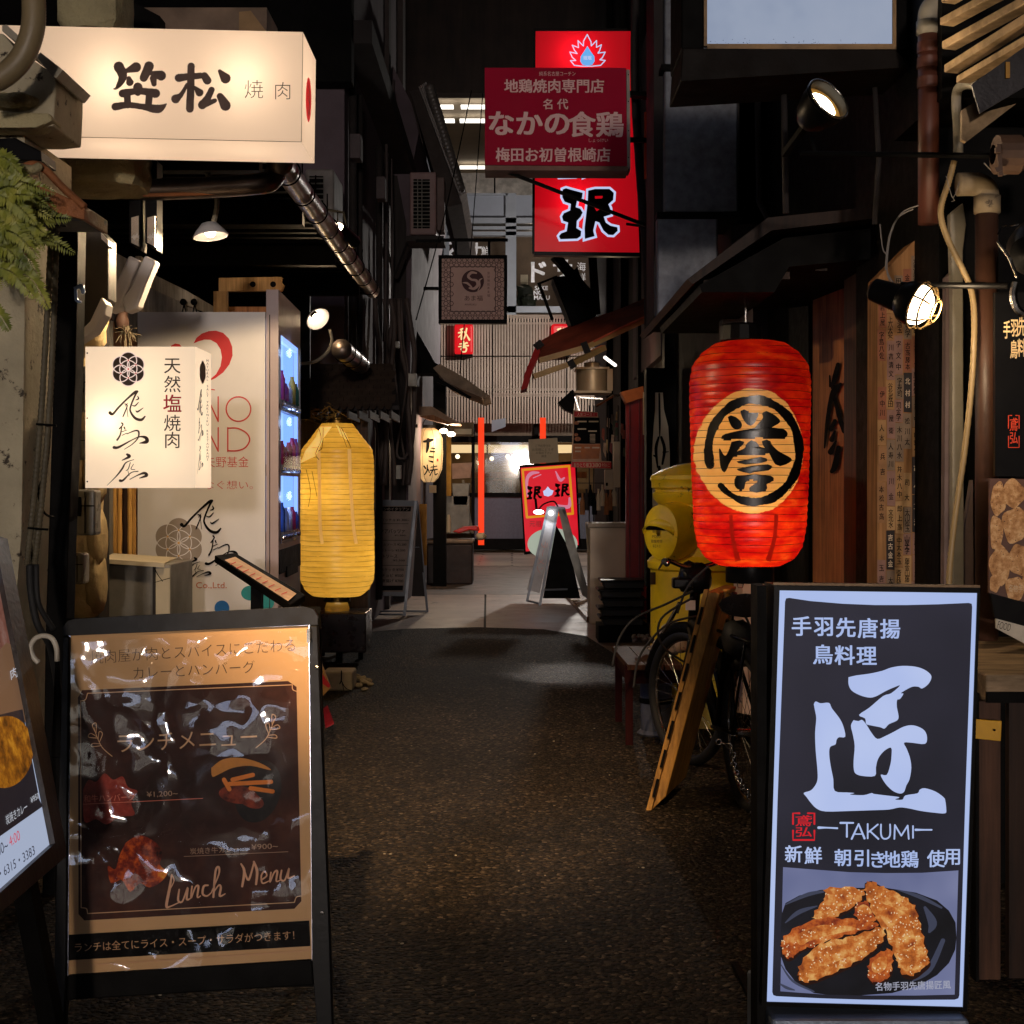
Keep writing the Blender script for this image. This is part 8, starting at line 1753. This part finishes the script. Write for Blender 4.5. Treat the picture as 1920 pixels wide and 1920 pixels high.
w.poly(cs(c4([(740, 1072), (722, 1110), (735, 1170), (748, 1250), (741, 1350), (742, 1410), (755, 1442), (800, 1458), (888, 1458), (895, 1400), (910, 1340), (950, 1287), (1000, 1262), (1003, 1320), (995, 1380), (970, 1451), (928, 1450), (960, 1510), (1010, 1560), (1060, 1580), (1090, 1568), (1105, 1525), (1128, 1480), (1140, 1400), (1130, 1330), (1108, 1270), (1090, 1228), (1150, 1229), (1235, 1236), (1249, 1190), (1232, 1145), (1190, 1118), (1140, 1107), (1085, 1118), (1020, 1152), (960, 1182), (905, 1202), (865, 1160), (830, 1104), (800, 1070), (775, 1078)])), q, .0019)
w.poly(cs(c4([(465, 962), (478, 942), (512, 955), (570, 952), (590, 990), (640, 1055), (668, 1110), (683, 1186), (640, 1190), (622, 1210), (615, 1240), (578, 1258), (572, 1310), (582, 1390), (600, 1480), (610, 1562)]) + c5([(740, 92), (790, 96), (760, 106), (850, 110), (905, 96), (920, 102), (1000, 112), (1090, 124), (1060, 138), (1110, 140), (1130, 112), (1210, 98), (1225, 74), (1260, 64), (1330, 86), (1385, 125), (1396, 150), (1402, 205), (1395, 231), (1330, 228), (1230, 215), (1150, 198), (1090, 192), (1020, 206), (900, 211), (750, 216), (600, 219), (540, 201), (500, 162), (470, 122), (452, 95), (500, 78)]) + c4([(480, 1515), (492, 1470), (488, 1390), (478, 1280), (474, 1160), (482, 1060), (472, 1000)])), q, .0016)
w.build('huge_character', photo_mat('bluish_letter_glow', [(.3, S(168, 186, 236)), (.7, S(190, 204, 243))], 3, .92, 2), tkm)
w = MB()
for s_, xs, y in (('手羽先唐揚', (1503, 1544, 1586, 1627, 1669), 1174), ('鳥料理', (1543, 1584, 1625), 1226)):
    for ch, x in zip(s_, xs): w.text(ch, x, y + (x - 1503) * .03, 39, q, .0016, bold=.02, rough=.006)
for ch, x, y in (('新', 1488, 1601), ('鮮', 1525, 1604), ('朝', 1580, 1608), ('引', 1616, 1609), ('き', 1646, 1612), ('地', 1672, 1611), ('鶏', 1706, 1611), ('使', 1755, 1610), ('用', 1785, 1607)): w.text(ch, x, y, 34, q, .0016, bold=.018, rough=.006)
w.brush([[(1535, 1552, 5), (1550, 1552, 3), (1570, 1553, 3.4)], [(1717, 1556, 4.4), (1732, 1556, 3), (1747, 1556, 3)], [(1576, 1543, 4), (1600, 1543, 3.2)], [(1588, 1543, 3), (1588, 1569, 3.6)], [(1597, 1573, 3.6), (1610, 1545, 3)], [(1610, 1545, 3), (1621, 1572, 4)], [(1601, 1564, 2.4), (1617, 1564, 2.4)], [(1627, 1545, 3), (1627, 1572, 3)], [(1646, 1546, 3), (1629, 1560, 3)], [(1631, 1558, 3), (1647, 1573, 3.4)], [(1652, 1546, 3), (1652, 1564, 3), (1656, 1572, 3), (1664, 1572, 3), (1669, 1565, 3), (1669, 1546, 3)], [(1677, 1573, 3), (1678, 1547, 3)], [(1678, 1547, 3), (1690, 1567, 3)], [(1690, 1567, 3), (1702, 1548, 3)], [(1702, 1548, 3), (1704, 1573, 3)], [(1712, 1549, 3), (1712, 1571, 3)]], q, .0016, 4)
w.build('lettering', m_tk, tkm)
seal(1507, 1550, 40, 50, q, tkm, Em('red_seal_glow', S(214, 28, 40), .9), .0016)
MB().poly(c5([(314, 590), (520, 606), (760, 624), (1000, 630), (1240, 628), (1483, 612), (1458, 1440), (1200, 1446), (900, 1446), (600, 1440), (296, 1418)]), q, .0014).build('photo_background', photo_mat('photo_cloth', [(.3, S(96, 104, 146)), (.6, S(128, 134, 172)), (.8, S(146, 150, 184))], 2.5, .8, 3), tkm)
w = MB(); pts = [(298, 1010), (306, 900), (330, 830), (420, 780), (560, 742), (760, 728), (1000, 728), (1200, 760), (1340, 812), (1420, 880), (1464, 960), (1470, 1060), (1462, 1140), (1420, 1230), (1340, 1310), (1220, 1380), (1040, 1430), (820, 1446), (600, 1440), (520, 1430), (400, 1360), (330, 1270), (298, 1180)]
w.poly(c5([p for p in pts]), q, .0018); w.build('plate_print', photo_mat('plate_glow', [(.35, S(14, 14, 18)), (.6, S(24, 24, 32)), (.8, S(48, 50, 66))], 4, .8, 3), tkm)
w = MB(); B5 = lambda pts: [(1380 + x / 3.5556, 1460 + y / 3.5556, k / 3.5556) for x, y, k in pts]
w.brush([B5([(330, 840, 6), (480, 772, 26), (620, 748, 8)]), B5([(1080, 742, 6), (1230, 790, 26), (1370, 860, 14)]), B5([(1180, 1350, 10), (1290, 1270, 40), (1380, 1080, 30)]), B5([(296, 1370, 10), (340, 1395, 20), (390, 1410, 8)]), B5([(300, 1240, 6), (380, 1350, 16), (520, 1420, 10)]), B5([(330, 960, 8), (420, 890, 30), (540, 850, 8)]), B5([(1260, 860, 20), (1310, 960, 60), (1290, 1020, 20)])], q, .002); w.build('plate_gloss_print', Em('plate_gloss', S(66, 70, 90), .8), tkm)
WINGS = [[(585, 735), (700, 722), (840, 738), (856, 775), (800, 840), (720, 890), (640, 930), (560, 945), (512, 930), (540, 870), (590, 800)], [(790, 850), (850, 815), (905, 850), (940, 920), (900, 950), (800, 930)],
         [(860, 700), (905, 685), (960, 715), (1040, 745), (1120, 790), (1190, 850), (1220, 940), (1248, 1060), (1280, 1180), (1285, 1225), (1240, 1270), (1180, 1310), (1110, 1300), (1080, 1240), (1060, 1180), (1010, 1060), (950, 960), (900, 860), (862, 760)],
         [(300, 1085), (360, 1020), (470, 960), (600, 925), (740, 935), (870, 940), (940, 965), (930, 990), (820, 1020), (700, 1055), (600, 1085), (520, 1120), (440, 1140), (380, 1190), (340, 1195), (310, 1150)],
         [(412, 1290), (440, 1220), (520, 1130), (620, 1080), (740, 1060), (840, 1030), (940, 995), (985, 1000), (990, 1060), (930, 1130), (860, 1190), (760, 1245), (640, 1300), (540, 1340), (460, 1356), (420, 1330)],
         [(880, 1290), (890, 1220), (940, 1170), (1000, 1140), (1040, 1150), (1045, 1220), (1030, 1300), (980, 1350), (920, 1360), (885, 1330)]]
m_wing = photo_mat('fried_wing_glow', [(.28, S(54, 16, 10)), (.42, S(136, 52, 24)), (.55, S(194, 98, 36)), (.66, S(216, 150, 84)), (.78, S(130, 46, 38))], 24, .88, 8)
m_wsh = Em('wing_shade_print', S(40, 18, 12), .8)  # shade under each wing, drawn into the printed picture as a dark copy
m_wing2 = photo_mat('fried_wing_glow2', [(.3, S(110, 44, 20)), (.5, S(190, 104, 40)), (.62, S(226, 172, 100)), (.76, S(140, 56, 44))], 30, .88, 8)
for i, wp in enumerate(WINGS):
    mx_, my_ = sum(a[0] for a in wp) / len(wp), sum(a[1] for a in wp) / len(wp)
    w = MB(); w.poly(c5([(mx_ + (x - mx_) * 1.03 + 5, my_ + (y - my_) * 1.05 + 13) for x, y, *_ in catmull(wp + wp[:1], 4)[:-1]]), q, .0023 + .0003 * i); w.build('wing_print', m_wsh, tkm)
    w = MB(); w.poly(c5([(x + 9 * math.sin(j * 2.3), y + 8 * math.cos(j * 1.7)) for j, (x, y, *_) in enumerate(catmull(wp + wp[:1], 4)[:-1])]), q, .0024 + .0003 * i); w.build('wing_print', m_wing if i % 2 else m_wing2, tkm)
    inn = [(sum(p[0] for p in wp) / len(wp), sum(p[1] for p in wp) / len(wp))]
    cx0, cy0 = inn[0]; hl = [(cx0 + (x - cx0) * .62 - 6, cy0 + (y - cy0) * .5 - 12) for x, y in wp]
    w = MB(); w.poly(c5([(x, y) for x, y, *_ in catmull(hl + hl[:1], 4)[:-1]]), q, .00252 + .0003 * i); w.build('wing_print', photo_mat('wing_gold_glow', [(.3, S(120, 46, 24)), (.48, S(196, 106, 40)), (.64, S(230, 178, 104)), (.78, S(150, 60, 40))], 28, .85, 8), tkm)
w = MB()
def inside(x, y, pg):
    c = False
    for (x0, y0), (x1, y1) in zip(pg, pg[1:] + pg[:1]):
        if (y0 > y) != (y1 > y) and x < (x1 - x0) * (y - y0) / (y1 - y0) + x0: c = not c
    return c
random.seed(21); n_ = 0
while n_ < 300:
    x, y = random.uniform(300, 1290), random.uniform(690, 1360)
    if any(inside(x, y, g) for g in WINGS) and mnoise.noise(Vector((x / 90, y / 90, 0))) > -.05:
        (px_, py_), = c5([(x, y)]); w.disc(px_, py_, random.uniform(.9, 2.0), random.uniform(.8, 1.3), q, .0048, 8, random.uniform(0, 3)); n_ += 1
w.build('sesame_print', Em('sesame_glow', S(240, 206, 160), .85), tkm)
MB().text('名物手羽先唐揚匠風', 1712, 1848, 17, q, .005, w=141, bold=.012, rot=-.03).build('caption_lettering', Em('caption_glow', S(170, 172, 190), .85), tkm)
w = MB(); a, b = P(1440, 0, d_), P(1806, 0, d_); w.box(a.x, b.x, d_ - .05, d_ + .3, 0.01, P(0, 1898, d_).z); w.build('base', M('blue_grey_base', S(120, 130, 146), .35, .4, .2, 4), tkm, bevel=.01)
w = MB(); w.bar(P(1378, 1816, gd(1816)) + Vector((0, 0, .01)), P(1450, 1960, gd(1960)) + Vector((0, 0, .01)), .02, .02); w.build('foot', m_black, tkm)

# ------------------------------------------------------------------ left floor: boxes and small things
kb_ = thing('ballast_block', 'pale concrete weight block tied with string beside the lunch board', 'block', P(635, 1297, 9.7)); d_ = gd(1297)
a, b = P(604, 1297, d_), P(661, 1297, d_); MB().box(a.x, b.x, d_, d_ + .25, .004, P(0, 1260, d_).z).build('block', m_stone, kb_, bevel=.015)
w = MB(); q = flat(d_ - .006); w.brush([[(640, 1258, 2), (640, 1275, 2.4), (637, 1282, 2)], [(640, 1276, 1.5), (648, 1290, 1.4), (662, 1296, 1.2)], [(641, 1278, 1.5), (645, 1296, 1.2)]], q, 0); w.build('string', m_ink, kb_)
for i, (x, y, s_) in enumerate(((678, 1272, .05), (686, 1278, .06), (672, 1284, .04), (695, 1281, .03), (668, 1266, .04), (684, 1290, .03))):
    w = MB(); p = P(x, y + 6, gd(y + 6)); w.rock((p.x, p.y, s_ * .35 + .006), (s_ * 1.5, s_, s_ * .7), 6, .4, i, 2.6); tag(w.build('stone', m_stone), 'small pale rubble stone on the road beside the tied weight block', 'stone', 'rubble beside the weight block')
tp = thing('tilted_panel', 'small tilted panel with red and yellow print seen from its edge behind the lunch board', 'panel', P(612, 1310, 8.4))
w = MB(); w.prism([P(x, y, 8.4) for x, y in [(598, 1232), (604, 1248), (620, 1290), (604, 1306), (598, 1306)]], (0, .03, 0)); w.build('panel', M('tan_panel', S(190, 140, 70), .6), tp); w = MB(); w.poly([(600, 1262), (606, 1266), (620, 1285), (616, 1290), (602, 1280)], flat(8.4), .004); w.build('red_print', m_redink, tp)
fp_ = thing('flyer', 'red and white flyer lying at the foot of the lunch board', 'flyer', P(615, 1360, 8.2)); w = MB(); w.prism([P(606, 1332, 8.3), P(614, 1325, 8.3), P(626, 1358, 7.9), P(610, 1366, 7.9)], (0, 0, .01)); w.build('sheet', M('crimson_print', S(150, 20, 40), .5, 0, .4, 20, 0), fp_)

# ------------------------------------------------------------------ lamps of the street behind the viewer
def street_lamp(loc, lab):
    t = thing('street_lamp', lab, 'street lamp', (loc[0] - 1.2, loc[1], 0)); lc = Vector(loc)
    w = MB(); w.tube([(lc.x - 1.2, lc.y, 0), (lc.x - 1.2, lc.y, lc.z + .1), (lc.x - .9, lc.y, lc.z + .35), (lc.x, lc.y, lc.z + .2)], .045, 10); w.each('post', m_grey, t)
    w = MB(); w.lathe(lc, [(.03, .2), (.06, .16), (.14, 0), (.13, 0), (.05, .14)], 24); w.build('shade', m_black, t, smooth='auto')
    MB().ball(lc + Vector((0, 0, .03)), .04, 10).build('bulb', m_bulb, t); return t, lc
t, lc = street_lamp((-.4, -1.05, 4.0), 'hooded street lamp lighting the lunch board and the road')
lamp('SPOT', lc + Vector((0, 0, -.005)), 7500, (1, .66, .36), t, target=(-.22, 6.4, .0), size=.03, angle=17, blend=1.0)
t, lc = street_lamp((.6, -16, 2.75), 'tall street lamp of the street behind the viewer')
lamp('POINT', lc + Vector((0, 0, -.06)), 4800, (1, .84, .72), t, size=.4)
# the lit shop on the other side of the street, behind the viewer: it is what the clear film and the glossy paint mirror
oz = thing('corner_shop', 'brightly lit corner shop across the street behind the viewer', 'shop', (0, -19, 0))
w = MB(); w.box(-9, 8, -19.6, -19.1, 3.95, 7); w.box(-9, -5.2, -19.6, -19.1, 0, 3.95); w.box(4.2, 8, -19.6, -19.1, 0, 3.95); w.box(-5.2, 4.2, -19.6, -19.1, 0, .3); w.build('wall', m_grey, oz)
MB().box(-5.2, 4.2, -19.3, -19.0, 2.85, 3.9).build('lit_fascia', photo_mat('fascia_glow', [(.3, S(190, 205, 250)), (.7, S(235, 240, 255))], .5, 9, 3), oz)
for k in range(6): MB().box(-5.1 + k * 1.55, -3.65 + k * 1.55, -19.25, -19.2, .35, 2.75).build('lit_window', photo_mat('window_glow', [(.35, S(150, 140, 140)), (.6, S(250, 240, 225))], 1.2, 3.2, 4), oz)
w = MB()
for k in range(7): w.box(-5.2 + k * 1.55, -5.1 + k * 1.55, -19.2, -19.05, .3, 2.8)
w.each('mullion', m_alu, oz)

# grit and litter on the road
w = MB(); random.seed(11)
for k in range(70):
    y = random.uniform(3.6, 12); x = random.uniform(-1.0, 1.0); s_ = random.uniform(.002, .006); w.rock((x, y, .006 + s_ * .3), (s_ * 2, s_ * 1.4, s_), 3, .5, k, 2.4)
struct(w.build('grit', m_kerb), 'stuff')
